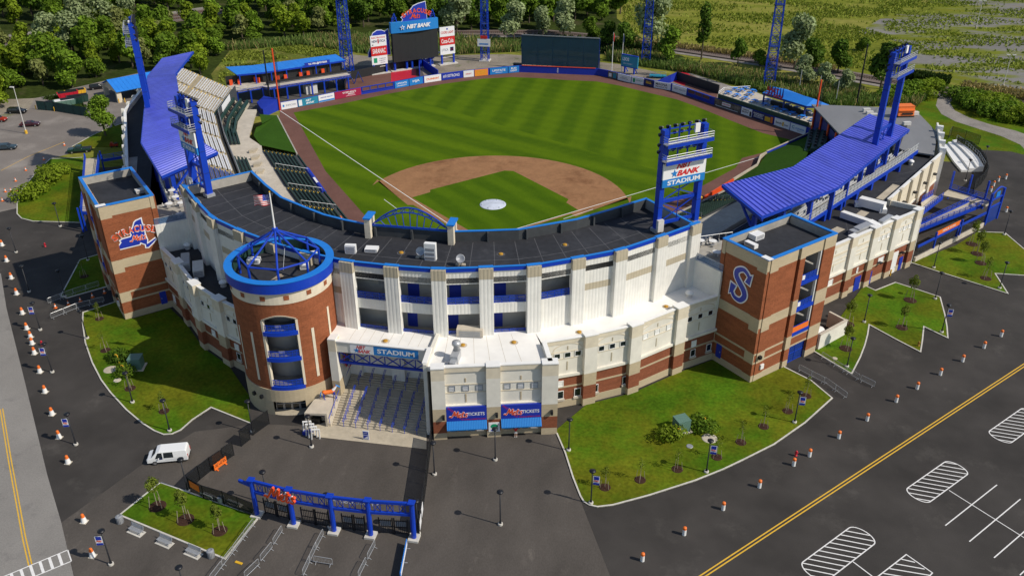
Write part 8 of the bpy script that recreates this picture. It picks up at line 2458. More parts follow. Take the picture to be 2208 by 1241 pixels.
def trunk_mesh(h, r0, seed, m='bark'):
 r=np.random.default_rng(seed);g=MB();g.tube((0,0,-.2),(.1,0,h*.35), r0, 7, r0*.75);g.tube((.1,0,h*.35),(0,.1,h*.75), r0*.75, 6, r0*.3)
 for k in range(5):
  a=k*1.3+r.uniform(0, .6);z=h*(.28+.09*k);g.tube((.08,0,z),(h*.2*math.cos(a),h*.2*math.sin(a),z+h*.17), r0*.4, 5, r0*.12)
 return g.mesh('trunk', m)
KINDS={'mid':('leaf_mid',1500,.52,10.5,4.6), 'dark':('leaf_dark',1500,.50,10.0,4.4), 'bright':('leaf_bright',1300,.48,8.5,4.2), 'silver':('leaf_silver',1900,.46,12.0,5.6), 'olive':('leaf_olive',1300,.46,8.0,4.0), 'low':('leaf_mid',1000,.44,5.2,4.0), 'tall':('leaf_dark',1500,.46,13.0,3.6)}
VAR={}
for k_, (m, n, s, h, w)in KINDS.items():
 VAR[k_]=[(crown_mesh(k_,11*i+len(k_),h*(.92+.09*i),w*(1+.06*i),n,s,m,9+i,.12 if k_ in('low','bright','mid')else .22),trunk_mesh(h,.26,i))for i in range(3)]
def tree(kind, x, y, lab, group, sc=1.0, i=None):
 i=int(RNG.integers(3))if i is None else i
 o=thing('tree', lab, 'tree',(x,y,0), RNG.uniform(0,6.28), group);s=sc*RNG.uniform(1.05, 1.38);o.scale=(s*RNG.uniform(.92,1.1), s, s*RNG.uniform(.9,1.12))
 c, t=VAR[kind][i];inst(c, 'crown', o);inst(t, 'trunk', o);return o
def inside(p, poly):
 c=False
 for a, b in zip(poly, poly[1:]+poly[:1]):
  if(a[1]>p[1])!=(b[1]>p[1])and p[0]<(b[0]-a[0])*(p[1]-a[1])/(b[1]-a[1])+a[0]:c=not c
 return c
TREES=[]
def forest(poly, step, kinds, lab, group, sc=1.0, clear=()):
 xs=[p[0]for p in poly];ys=[p[1]for p in poly];y=min(ys);row_=0
 while y<max(ys):
  x=min(xs)+(row_%2)*step/2
  while x<max(xs):
   p=(x+RNG.uniform(-.32,.32)*step, y+RNG.uniform(-.32,.32)*step);x+=step
   if inside(p, poly)and not any(inside(p,c)for c in clear):TREES.append((p[0],p[1],kinds[int(RNG.integers(len(kinds)))],lab,group,sc))
  y+=step*.87;row_+=1
CORR=[offset(RAILC,10)[0:]+offset(RAILC,-12)[::-1]]
CORR[0]=[*offset(RAILC,8.5), *offset(RAILC,-10.5)[::-1]]
forest([(-150.39,50.08),(-194.05,104.38),(-185.31,113.41),(-181.37,132.89),(-167.86,146.21),(-150.31,164.94),(-137.65,178.05),(-123.97,173.71),(-87.35,168.89),(-83.23,157.49),(-99.03,150.34),(-118.91,139.78),(-114.03,122.31),(-109.83,102.07),(-108.06,92.83),(-129.06,106.49),(-137.28,88.65),(-140.02,81.06),(-146.73,72.13),(-145.49,62.35),(-147.15,56.87)], 8.6,['mid','mid','bright','bright','low','olive'], 'leafy green tree in the wood between the railway and the left stand', 'trees between the railway and the left stand', .92, CORR)
forest([(-219.29,133.39),(-181.83,168.53),(-154.84,204.55),(-145.02,249.92),(-292.74,224.07)], 11.5,['mid','dark','bright','mid'], 'leafy tree in the wood beyond the left railway', 'trees beyond the left railway', 1.05, CORR)
forest([(-144.9,192.86),(-140.37,239.01),(-61.44,252.84),(6.89,264.82),(13.28,206.42),(-9.47,184.24),(-31.15,168.2),(-44.35,168.84),(-68.04,173.88),(-87.35,168.89),(-124.67,175.25)], 10.0,['dark','dark','mid','mid'], 'dark leafy tree in the wood behind the scoreboard', 'trees behind the scoreboard', 1.0, CORR)
TREES.sort(key=lambda t:(t[0]-35)**2+(t[1]+149)**2)
SPEC=[('silver',(-172.88,115.62,0),1.0,'pale silver willow nearest the left railway bend'),('silver',(-171.53,134.64,0),1.15,'big silver willow crown left of the far light tower'),('silver',(-167.44,141.11,0),1.15,'tallest silver willow beyond the far left light tower'),('silver',(-165.11,117,0),.95,'silver willow in front of the taller willows'),('silver',(-162.8,147.11,0),.9,'silver willow just right of the far left light tower'),('silver',(-43.66,165.98,0),1.1,'silver willow right of the scoreboard sign'),('silver',(-21.87,162.6,0),1.15,'silver willow rising left of the dark mesh screen'),('silver',(-5.32,172.77,0),1.0,'silver willow behind the top edge of the dark mesh screen'),('silver',(-12.17,167.18,0),.8,'small silver willow behind the middle of the dark screen'),('dark',(12.06,157.6,0),.9,'dark tree at the right end of the dark mesh screen'),('mid',(5.69,164.67,0),.8,'green tree behind the right end of the dark screen'),('silver',(27.32,155.05,0),1.25,'great silver willow behind the third lattice mast'),('dark',(18.24,149.6,0),.85,'dark tree behind the two white flagpoles'),('mid',(33.22,140.04,0),.75,'green tree below the great silver willow'),('tall',(43.93,147.95,0),1.0,'tall narrow dark tree standing alone by the right railway'),('dark',(55.39,141.65,0),.72,'round dark tree right of the tall narrow tree'),('low',(62.46,142.91,0),.8,'low dark tree left of the last lattice mast'),('silver',(72.93,140.2,0),1.25,'great silver willow right of the last lattice mast'),('dark',(76.82,132.65,0),.85,'dark tree at the foot of the right great willow'),('dark',(85.68,136.93,0),.82,'round dark tree left of the right light tower'),('silver',(73.39,119.19,0),.62,'small silver willow behind the grey net poles, left one'),('silver',(79.38,119.27,0),.62,'small silver willow behind the grey net poles, middle one'),('silver',(84.31,113.92,0),.6,'small silver willow behind the grey net poles, right one'),('dark',(96.01,122.24,0),1.0,'dense dark tree directly behind the right light tower'),('low',(98.29,168.96,0),.7,'small dark shrub tree in the meadow left of the right light tower'),('low',(83.49,159.94,0),.5,'small dark bush in the meadow edge above the dark trees')]
nf=0
for kd, b, s, l in SPEC:tree(kd, b[0], b[1], l, None, s);nf+=1
for t in TREES[:268]:tree(t[2], t[0], t[1], t[3], t[4], t[5])
rest=TREES[268:]
if rest:
 vs=[]
 for t in rest:
  v=leaf_cloud([(0,0,4),(1.5,1,6),(-1.5,-.5,6.5),(0,0,8)],[(3.6,3.6,3),(2.8,2.8,2.4),(2.8,2.8,2.4),(2.2,2.2,2)], 420, .62, int(t[0]*7)&1023)
  vs.append(v*RNG.uniform(.9,1.25)+np.array([t[0],t[1],0]))
 o=bpy.data.objects.new('far_wood', quads_mesh('far_wood',np.concatenate(vs),'leaf_dark'));COL.objects.link(o);tag(o, 'far mass of dark woodland along the top edge', 'wood', kind='stuff')
VAR['single']=[(crown_mesh('mid',77,9.4,4.4,2600,.30,'leaf_mid',14,.26),trunk_mesh(9,.24,5))]
b=(-106.37, 43.4, 0);t_=tree('single', b[0], b[1], 'lone airy green tree on the grass beside the far left lot', None, 1.0, 0)
# low shrubs

SHR=[quads_mesh('foliage',leaf_cloud([(0,0,.7),(.9,.3,.8),(-.8,-.2,.7),(.2,-.7,.6)],[(1.1,1.1,.9),(.9,.9,.8),(.9,.9,.8),(.8,.8,.7)],620,.17,40+i),m)for i, m in enumerate(('leaf_mid','leaf_bright','leaf_dark'))]
SST=MB();
for k in range(6):SST.tube((0,0,0),(.6*math.cos(k),.6*math.sin(k),.9), .04, 4, .015)
SST=SST.mesh('stem', 'bark')
def shrub(b, s, lab, i=0, group=None):
 o=thing('shrub', lab, 'shrub',(b[0],b[1],.08), RNG.uniform(0,6), group);o.scale=(s, s, s*.9);inst(SHR[i], 'foliage', o);inst(SST, 'stem', o)
for p, s, l, i in(((39,-54.27,0),1.35,'bright leafy shrub left of the green cabinet on the front lawn',1),((43.28,-51.27,0),1.35,'dark leafy shrub right of the green cabinet on the front lawn',0),((-44.11,-50,0),1.25,'dark shrub beside the green cabinet on the left lawn',2),((-41.11,-53.37,0),1.2,'shrub by the lower yellow vent pipe on the left lawn',0),((-101.05,12.76,0),2.4,'large yellow green shrub mass on the left shrub lawn, upper',1),((-101.46,16.68,0),1.9,'shrub at the right of the upper mass on the left shrub lawn',1),((-99.11,3.44,0),2.2,'large yellow green shrub mass on the left shrub lawn, lower',1),((-99.31,6.8,0),1.7,'shrub between the two masses on the left shrub lawn',1)):shrub(p, s, l, i)
for k, p in enumerate([(95.16,112.15),(98.21,115),(101.61,117.48),(105.19,120.02),(108.47,121.56),(111.37,123.04),(97.65,108.53),(102.33,112.06),(106.63,114.66),(115.52,116.25),(116.71,111.94),(118.82,110.55),(120.43,106.51),(122.72,105.22),(124.37,101.37),(126.34,99.69),(127.79,97.16),(129.1,95.05),(121.32,114.56),(124.96,109.9),(128.22,104.53),(117.11,107.63),(120.28,101.46),(124.15,96.51)]):shrub(p, RNG.uniform(2.0,2.9), 'bushy green shrub along the gravel path right of the railway', int(RNG.integers(2)), 'shrubs along the gravel path')
# saplings in mulch rings with stakes

SAP=[(quads_mesh('crown',leaf_cloud([(0,0,2.5),(.25,.1,3.0),(-.2,-.2,2.9),(0,.1,3.5)],[(.6,.6,.6),(.5,.5,.5),(.5,.5,.5),(.35,.35,.5)],n,.12,60+i),'leaf_sapling'),MB().tube((0,0,0),(.03,0,2.4),.045,6,.03).tube((.03,0,2.3),(.2,.1,3.2),.025,5,.01).tube((.03,0,2.3),(-.15,-.1,3.0),.025,5,.01).mesh('trunk','bark_pale'))for i, n in enumerate((90,200,460))]
g=MB();g.lathe([(0,.10),(.75,.06),(.88,.0)], 0, 0, 14);MUL=g.mesh('mulch_ring', 'mulch')
STK=MB().tube((0,0,0),(0,0,1.5), .035, 5).mesh('stake', 'bark_pale')
def sapling(b, i, s, lab):
 o=thing('sapling', lab, 'young tree',(b[0],b[1],.11), RNG.uniform(0,6), 'staked young trees on the lawns');o.scale=(s, )*3
 inst(SAP[i][0], 'crown', o);inst(SAP[i][1], 'trunk', o);inst(MUL, 'mulch_ring', o)
 for k in range(3):a=2.1*k;inst(STK, 'stake', o,(.75*math.cos(a),.75*math.sin(a),0),(.12*math.sin(a),-.12*math.cos(a),0))
for p, i, s, l in(((31.2,-65.38,0),1,.85,'staked young tree at the lower corner of the front lawn'),((35.43,-63.22,0),0,.85,'staked young tree second along the front lawn kerb'),((39.97,-60.35,0),0,.85,'staked young tree third along the front lawn kerb, almost bare'),((44.96,-57.04,0),0,.85,'staked young tree behind the bannered lamp on the front lawn'),((48.17,-53.39,0),0,.85,'staked young tree below the right shrub of the front lawn'),((51.36,-49.39,0),0,.85,'staked young tree third from the right end of the front lawn'),((54.9,-45.26,0),0,.85,'staked young tree beside the last bannered lamp of the front lawn'),((57.83,-41.06,0),1,.85,'staked young tree nearest the lettered brick tower'),((-54.43,-39.7,0),1,.8,'slim young tree at the top of the left lawn'),((-47.92,-48.19,0),0,.9,'almost bare young tree left of the yellow vent pipes'),((-38.52,-56.75,0),0,.9,'staked young tree below the manhole on the left lawn'),((-30.83,-60.88,0),1,.85,'staked young tree near the lower tip of the left lawn'),((-65.78,-26.8,0),0,.9,'young tree on the small triangular lawn'),((-21.69,-78.45,0),2,1.2,'leafy young tree at the left of the grass bed'),((-17.23,-79.95,0),2,1.2,'leafy young tree in the middle of the grass bed'),((-12.37,-80.91,0),2,1.05,'leafy young tree at the right of the grass bed'),((65.2,-27.08,0),2,1.15,'airy young tree beside the pale wall, nearer the road'),((66.62,-19.5,0),2,1.2,'airy young tree at the corner of the pale wall'),((75.02,-19,0),2,1.1,'airy young tree in the middle of the zigzag lawn'),((78.22,-9.36,0),2,1.25,'airy young tree at the top kerb of the zigzag lawn'),((94.42,15.65,0),2,1.3,'leafy young tree farthest up the right lawn row'),((94.24,11.4,0),2,1.3,'leafy young tree second in the right lawn row'),((93.87,7.47,0),2,1.2,'leafy young tree third in the right lawn row'),((93.11,1.3,0),1,1.1,'leafy young tree nearest the road in the right lawn row')):sapling(p, i, s, l)
# reeds and rough grass: blades standing in masses nobody could count

def blades(poly, n, h, w, m, nm, lab, seed, tilt=.25, dens=None):
 r=np.random.default_rng(seed);xs=[p[0]for p in poly];ys=[p[1]for p in poly];pts=[]
 while len(pts)<n:
  q=np.stack([r.uniform(min(xs),max(xs),n),r.uniform(min(ys),max(ys),n)], 1)
  pts+=[p for p in q if inside(p,poly)and(dens is None or r.uniform()<.5+.5*math.sin(p[0]*dens+math.sin(p[1]*dens*1.7)*2))]
 p=np.array(pts[:n]);a=r.uniform(0, 6.28, n);hh=h*r.uniform(.55, 1.2, n);ww=w*r.uniform(.6, 1.4, n)
 dx=np.stack([np.cos(a),np.sin(a),np.zeros(n)], 1)*ww[:, None];lean=np.stack([r.normal(size=n)*tilt,r.normal(size=n)*tilt,np.ones(n)], 1)*hh[:, None]
 b=np.stack([p[:,0],p[:,1],np.zeros(n)], 1)
 v=np.stack([b-dx,b+dx,b+dx*.5+lean,b-dx*.5+lean], 1).reshape(-1, 3)
 o=bpy.data.objects.new(nm, quads_mesh(nm,v,m));COL.objects.link(o);tag(o, lab, 'grass', kind='stuff')
RB1=[(-121.24,133.93),(-115.38,139.72),(-83.73,158.88),(-40.17,162.22),(-19.19,158.86),(-17.12,147.16),(-37.45,140.33),(-65.9,134.64),(-75.25,136.83),(-95.77,142.51),(-114.68,131.12)]
RB2=[(12.4,153.7),(29.96,147.3),(39.17,139.93),(61.96,130),(77.46,119.91),(88.55,114.68),(93.61,110.5),(92.34,104.49),(80.07,99.28),(76.04,107.36),(63.37,110.17),(42.14,129.16),(27.51,133.81),(13.59,140.12)]
RB3=[(92.34,104.49),(95.59,118.3),(102.44,113.91),(109.19,116.04),(104.73,109.8),(102.52,105.02)]
for k, (P, n)in enumerate(((RB1,9000),(RB2,11000),(RB3,1600))):
 blades(P, n, 2.0, .16, 'reed_green', 'reed_bed',('green reed bed behind the left deck and scoreboard','green reed bed between the right outfield wall and the railway','tall grass right of the grey roof')[k], 20+k)
 blades(P, n//5, 2.4, .13, 'reed_straw', 'reed_plumes',('straw coloured plumes in the left reed bed','straw coloured plumes in the right reed bed','straw plumes right of the grey roof')[k], 30+k, dens=.12)
MD=[(15.46,188.65),(25.93,168.26),(63.66,157.67),(92.96,143.77),(106.46,134.23),(104.53,170.07),(116.36,184.3),(104.05,205.9),(134.11,255.38),(146,313.08),(7.22,288.84)]
blades(MD, 16000, .75, .30, 'tuft', 'meadow_grass', 'tall rough grass of the right meadow', 41, .5, .09)
blades([(122.3,296.69),(198.1,309.95),(142.51,131.53),(114.7,147.64),(108.88,177.48)], 7000, .6, .35, 'tuft', 'meadow_tufts', 'scattered grass tufts on the gravelly meadow', 42, .6, .11)
blades([(14.27,170.43),(35.74,164.49),(63.43,153.87),(85.7,142.48),(85.26,139.05),(63.16,149.55),(35.82,159.83),(14.76,164.19)], 2600, 1.6, .3, 'reed_straw', 'trackside_grass', 'dry grass strip beside the right railway', 43)
blades([(-111.47,117.87),(-113.3,130.06),(-95.24,141.24),(-80.79,149.32),(-72.71,133.43),(-78.04,123.22),(-81.93,109.24),(-96.91,85.82)], 7000, .55, .3, 'tuft', 'rough_grass_blades', 'rough pale grass field left of the scoreboard', 44, .5, .14)
blades([(105.31,138.8),(117.98,133.18),(115.9,128.76),(103.87,134.82)], 2600, 2.2, .35, 'hedge', 'hedge', 'dark clipped hedge along the right railway', 45, .2)
blades([(120.68,129.62),(135.75,122.65),(145.28,117.05),(143.11,110.57),(133.73,115.88),(119.82,124.55)], 2400, 1.8, .4, 'reed_straw', 'trackside_grass', 'dull brush beside the far right railway', 46, .4)
blades([(-19.24,168.83),(22.54,170.47),(32.77,156.02),(15.93,149.18),(-4.99,151.92),(-18.02,152.26)], 2500, 1.5, .35, 'hedge', 'undergrowth', 'dark undergrowth behind the dark mesh screen', 47, .5)
blades([(-143.61,69.89),(-137.76,76.59),(-125.75,64.14),(-127.91,62.03)], 900, .6, .3, 'hedge', 'climbers', 'green growth over the lot fence', 48, .5)

# ================================================================== vehicles

def car(name, lab, cat, b, rz, paint, L_=4.6, W_=1.8, H_=1.45, style='sedan', group=None):
 o=thing(name, lab, cat,(b[0],b[1],.02), rz, group);w=W_/2
 if style=='van':prof=[(-.5,.42),(-.5,1.0),(-.485,1.72),(-.46,1.9),(.17,1.93),(.26,1.78),(.385,1.12),(.49,.95),(.5,.42)]
 elif style=='pickup':prof=[(-.5,.5),(-.5,1.0),(-.12,1.0),(-.10,1.62),(.12,1.64),(.24,1.06),(.49,.95),(.5,.5)]
 else:prof=[(-.5,.4),(-.5,.85),(-.44,.98),(-.28,1.0),(-.17,1.40),(.08,1.44),(.24,.98),(.46,.86),(.5,.7),(.5,.4)]
 if style=='suv':prof=[(-.5,.45),(-.5,1.0),(-.46,1.6),(.1,1.66),(.25,1.08),(.47,.98),(.5,.8),(.5,.45)]
 k=H_/max(p[1]for p in prof);P=[(x*L_,z*k)for x, z in prof];zb=P[0][1]+.45*k
 yw=lambda z:w*(1-.16*max(0,(z-zb)/(H_-zb+1e-6))**1.3)
 g=MB();n=len(P);vs=[(x,-yw(z),z)for x, z in P]+[(x,yw(z),z)for x, z in P]
 t=tessellate_polygon([[Vector((p[0],p[1],0))for p in P]])
 fs=[tuple(q)for q in t]+[tuple(i+n for i in reversed(q))for q in t]+[(i+1 if i+1<n else 0,i,i+n,(i+1)%n+n)for i in range(n)]
 g.add(vs, fs);ob=part(g, 'body', paint, o)
 md=ob.modifiers.new('edge', 'BEVEL');md.width=.07;md.segments=2;md.limit_method='ANGLE'
 for x in(-.31*L_, .31*L_):
  for s in(-1, 1):
   g=MB();g.tube((x,s*(w-.2),.33),(x,s*(w+.01),.33), .33, 14);wh_=part(g, 'wheel', 'tyre', o);g=MB();g.tube((x,s*(w-.02),.33),(x,s*(w+.025),.33), .2, 10);part(g, 'rim', 'rim', wh_)
 def glass(pts, nm='window'):
  g=MB();g.add(pts,[tuple(range(len(pts)))]);part(g, nm, 'glass_car', o)
 i0={'van':5, 'pickup':4, 'sedan':5, 'suv':3}[style]
 A, B_=P[i0], P[i0+1];e=.012;q=lambda f, s, dz=.03:(lambda x, z:(x+.035,s*yw(z)*.86,z+dz))(A[0]+(B_[0]-A[0])*f, A[1]+(B_[1]-A[1])*f)
 glass([q(.1,-1),q(.9,-1),q(.9,1),q(.1,1)][::-1], 'windscreen')
 z0, z1=zb+.14*k, H_-.16*k
 spans={'van':((.10*L_,.29*L_),(-.16*L_,.08*L_)), 'pickup':((-.07*L_,.13*L_), ), 'sedan':((-.20*L_,-.02*L_),(0.0,.15*L_)), 'suv':((-.4*L_,-.18*L_),(-.16*L_,.15*L_))}[style]
 for a, b2 in spans:
  for s in(-1, 1):
   y0, y1=s*(yw(z0)+e), s*(yw(z1)+e);fr=.16 if b2>.1*L_ else .02
   pts=[(a,y0,z0),(b2,y0,z0),(b2-fr*L_*.5,y1,z1),(a+.05,y1,z1)]
   glass(pts if s<0 else pts[::-1])
 for s in(-1, 1):
  g=MB();g.box(L_*.495, s*w*.72, .68*k, .12, .32, .16);part(g, 'headlight', 'headlamp', o)
  g=MB();g.box(-L_*.497, s*w*.84, .75*k, .1, .16, .5 if style=='van' else .2);part(g, 'tail_light', 'tail_red', o)
  g=MB();g.box(.2*L_, s*(w+.1), z0-.05, .12, .2, .14);part(g, 'mirror', paint, o)
 g=MB();g.box(0, 0, .2, L_*.94, W_*.86, .25);g.box(L_*.5, 0, .35, .12, W_*.8, .2);g.box(-L_*.5, 0, .35, .12, W_*.8, .2);part(g, 'underbody', 'black', o)
 if style=='pickup':g=MB();g.box(-.31*L_, 0, 1.0*k, .34*L_, W_*.78, .012);part(g, 'load_bed', 'black', o)
 if style=='van':
  for s in(-1, 1):g=MB();g.box(.17*L_, s*(w+.012), .85, .62, .006, .2);part(g, 'door_print', 'navy', o);g=MB();g.box(-.1*L_, s*(w+.01), .72, 1.5, .006, .02);part(g, 'door_seam', 'grey_print', o)
 return o
car('van', 'white panel van parked on the paving beside the left plaza fence', 'van',((-25.84-22.65)/2-.55,-70.1,0), math.atan2(-1.13,-3.2), 'car_white', 5.1, 1.95, 1.95, 'van')
car('parked_car', 'dark maroon saloon parked beside the tall pale light in the far left lot', 'car',(-130.44,46.94,0), .35, 'car_maroon', 4.7, 1.8, 1.4, 'sedan')
car('parked_car', 'grey blue car cut by the left edge of the far left lot', 'car',(-124.68,29.98,0), .35, 'car_blue', 4.8, 1.85, 1.5, 'suv')
car('parked_car', 'black car with pale roof under the trees at the back of the far left lot', 'car',(-141.23,56.25,0), .15, 'car_black', 4.8, 1.85, 1.6, 'suv')
car('parked_car', 'red vehicle at the left edge below the trees', 'car',(-141.55,48.86,0), .2, 'car_red', 4.6, 1.8, 1.6, 'suv')
car('pickup_truck', 'dark green pickup parked at the edge of the grass behind the emblem tower', 'pickup',(-105.58,31.42,0), math.pi+.45, 'car_green', 5.4, 1.9, 1.75, 'pickup')
car('parked_car', 'dark vehicle parked left of the blue roofed pavilion', 'car',(-133.15,81.3,0), .7, 'car_black', 4.4, 1.8, 1.5, 'suv')
o=thing('utility_cart', 'small dark red utility cart standing by the white piers of the rear wing', 'cart',(-99.39,36.22,0), .4)
g=MB();g.box(0, 0, .4, 1.9, .9, .5);g.box(-.5, 0, .9, .6, .9, .35);part(g, 'body', 'car_red', o);g=MB();g.box(.55, 0, .9, .7, .8, .2);part(g, 'seat', 'black', o)
for x in(-.6, .6):
 for y in(-.4, .4):g=MB();g.tube((x,y-.1,.25),(x,y+.1,.25), .25, 10);part(g, 'wheel', 'tyre', o)

# ================================================================== pavilion, skips and fence of the service yard

o=thing('pavilion', 'tan open pavilion with a bright blue gabled roof behind the left stand', 'pavilion',(-119,74,0))
c0, ux, uy=Vector((-118.9,70.0,0)), Vector((.60,.80,0)), Vector((-.80,.60,0))
LX, LY=16.0, 10.5
q=lambda u, v, z=0:c0+ux*u+uy*v+Vector((0,0,z))
for v in(0, LY/2, LY):
 pass
for k in range(14):
 for s in(0, 1):
  u0, u1=-.6+(LX+1.2)*k/14, -.6+(LX+1.2)*(k+.97)/14;e=(-.7, 3.3)if s==0 else(LY+.7, 3.3);m=(LY/2, 5.6)
  P=[q(u0,e[0],e[1]), q(u1,e[0],e[1]), q(u1,*m), q(u0,*m)]
  if s:P=P[::-1]
  if(P[1]-P[0]).cross(P[2]-P[0]).z<0:P=P[::-1]
  g=MB();g.add([p-Vector((0,0,.12))for p in P]+P,[(3,2,1,0),(4,5,6,7),(0,1,5,4),(1,2,6,5),(2,3,7,6),(3,0,4,7)]);g.build('roof_panel', 'sky_blue_roof', o)
for u in(0, LX):
 g=MB();P=[q(u,0,2.6), q(u,LY,2.6), q(u,LY,3.3), q(u,LY/2,5.4), q(u,0,3.3)];t=.3 if u==0 else-.3
 g.add(P+[p+ux*t for p in P],[(0,1,2,3,4),(9,8,7,6,5)]+[(i,(i+1)%5,(i+1)%5+5,i+5)for i in range(5)]);g.build('gable', 'cream', o)
for u in(0.2, LX*.45, LX-.2):
 for v in(.3, LY-.3):g=MB();p=q(u, v);g.box(p.x, p.y, 0, 1.3, .8, 3.2, .93);g.build('pier', 'cream', o)
g=MB();a, b=q(LX*.5, .3), q(LX, .3);g.seg(a, b, .3, 0, 3.2);a, b=q(LX*.5, LY-.3), q(LX, LY-.3);g.seg(a, b, .3, 0, 3.2);a, b=q(LX*.5, .3), q(LX*.5, LY-.3);g.seg(a, b, .3, 0, 3.2);g.build('wall', 'cream', o)
fp_=wire_fence('dark green screened fence with growth on top round the skip yard',[(-137.58,59.87),(-131.95,59.6),(-125.11,57.89),(-120.14,56.72)], 2.6, 'windscreen_green', 3, 'screen_fence')
for k, (b, m, h, l)in enumerate((((-134.38,63.9,0),'hvac',1.6,'long pale open skip nearest the lot fence'),((-131.93,64.34,0),'utility_green',1.9,'grey green skip with white lid'),((-130.8,65.86,0),'car_green',2.0,'dark green skip in the middle of the row'),((-130.72,68.55,0),'dark_green',2.0,'dark blue green skip at the end of the row'),((-135.96,71.73,0),'crimson',1.8,'red skip behind the green skips'),((-135.24,74.19,0),'gold',1.7,'yellow skip at the back of the skip yard'))):
 o=thing('skip', l, 'skip', b, .75);g=MB();P=[(-2.6,-1.1,.1),(2.3,-1.1,.1),(2.3,1.1,.1),(-2.6,1.1,.1),(-3.0,-1.2,h),(2.6,-1.2,h),(2.6,1.2,h),(-3.0,1.2,h)]
 g.hexa(P);part(g, 'hull', m, o);g=MB()
 for x in(-2.2, -1, .2, 1.4):g.box(x, 0, .2, .12, 2.52, h-.3)
 part(g, 'rib', m, o);g=MB();g.box(-.2, 0, h, 5.0, 2.2, .06);part(g, 'cover', 'white_metal' if k==1 else 'black', o)
for b, l in(((-138.36,60.15,0),'yellow bollard at the left end of the lot fence'),((-132.2,59.55,0),'leaning yellow bollard before the lot fence'),((-118.99,69.75,0),'yellow bollard at the left pavilion pier'),((-117.55,70.46,0),'yellow bollard at the second pavilion pier'),((76.59,-0.45,0),'yellow bollard left of the white shutter door'),((78.73,2.49,0),'yellow bollard between shutter and blue door')):
 g=MB();g.lathe([(.14,0),(.14,1.15),(.08,1.25),(0,1.27)], 0, 0, 8);o=thing('yellow_bollard', l, 'bollard', b);part(g, 'post', 'paint_yellow', o)

# ================================================================== lawn fittings and the pale wall

for b, a, l in(((40.3,-52.15,0.1),.55,'pale green utility cabinet on the front lawn between two shrubs'),((-40.45,-51.66,0.1),.25,'pale green utility cabinet on the left lawn')):
 o=thing('utility_cabinet', l, 'cabinet', b, a);g=MB();g.box(0, 0, 0, 2.4, 2.2, .14);part(g, 'plinth', 'concrete_warm', o);g=MB();g.box(0, 0, .14, 1.8, 1.7, 1.75);part(g, 'body', 'utility_green', o)
 g=MB();g.box(0, 0, 1.89, 1.88, 1.78, .08);part(g, 'lid', 'utility_green', o);g=MB();g.box(0, -.86, .3, 1.5, .03, 1.45);part(g, 'door', 'utility_green', o)
for b, l in(((40.15,-53.99,0.1),'yellow gooseneck vent pipe left of the front lawn cabinet'),((43.46,-50.96,0.1),'yellow gooseneck vent pipe right of the front lawn cabinet'),((-43.77,-51.12,0.1),'upper yellow gooseneck vent pipe on the left lawn'),((-41.27,-53.55,0.1),'lower yellow gooseneck vent pipe on the left lawn')):
 g=MB();g.path([(b[0],b[1],.1),(b[0],b[1],1.5),(b[0]-.1,b[1],1.68),(b[0]-.3,b[1],1.7),(b[0]-.4,b[1],1.5)], .07, 6);tag(g.build('vent_pipe','paint_yellow'), l, 'pipe')
for b, r, m, l in(((44.11,-53.3,0.12),1.05,'concrete_warm','pale stony slab on the front lawn below the right shrub'),((41.5,-55.44,0.12),.45,'steel_grey','grey manhole lid on the front lawn'),((-44.14,-52.86,0.12),1.0,'concrete','large pale round slab on the left lawn'),((-41.52,-55.21,0.12),.55,'concrete_warm','small pale manhole lid on the left lawn'),((63.17,-30.28,0.12),.4,'concrete','pale boulder on the zigzag lawn by the barriers')):
 g=MB();g.lathe([(r,0),(r,.12),(r*.9,.16),(0,.17)], b[0], b[1], 18);tag(g.build('ground_slab',m), l, 'slab')
o=thing('pale_wall', 'pale concrete enclosure wall with dark streaks beside the lettered tower', 'wall',(63,-25,0))
g=MB();g.seg((60.8,-28.1),(65.5,-22.8), .35, 0, 2.7);g.build('wall', 'render_white', o);g=MB();g.seg((65.5,-22.8),(63.2,-20.4), .35, 0, 2.7);g.build('wall', 'concrete_warm', o);g=MB();g.seg((60.8,-28.1),(65.6,-22.7), .45, 2.7, 2.82);g.build('coping', 'concrete_warm', o)
g=MB();g.tube((60.2,-25.4,.9),(61.8,-23.7,.9), .8, 14);g.tube((60.6,-25.0,.9),(60.9,-24.7,.9), .84, 14);g.box(61, -24.5, .02, 2.4, .3, .4, .8);tag(g.build('gas_tank','white_metal'), 'white cylindrical tank behind the pale wall at the brick tower', 'tank')

# ================================================================== rooftop equipment

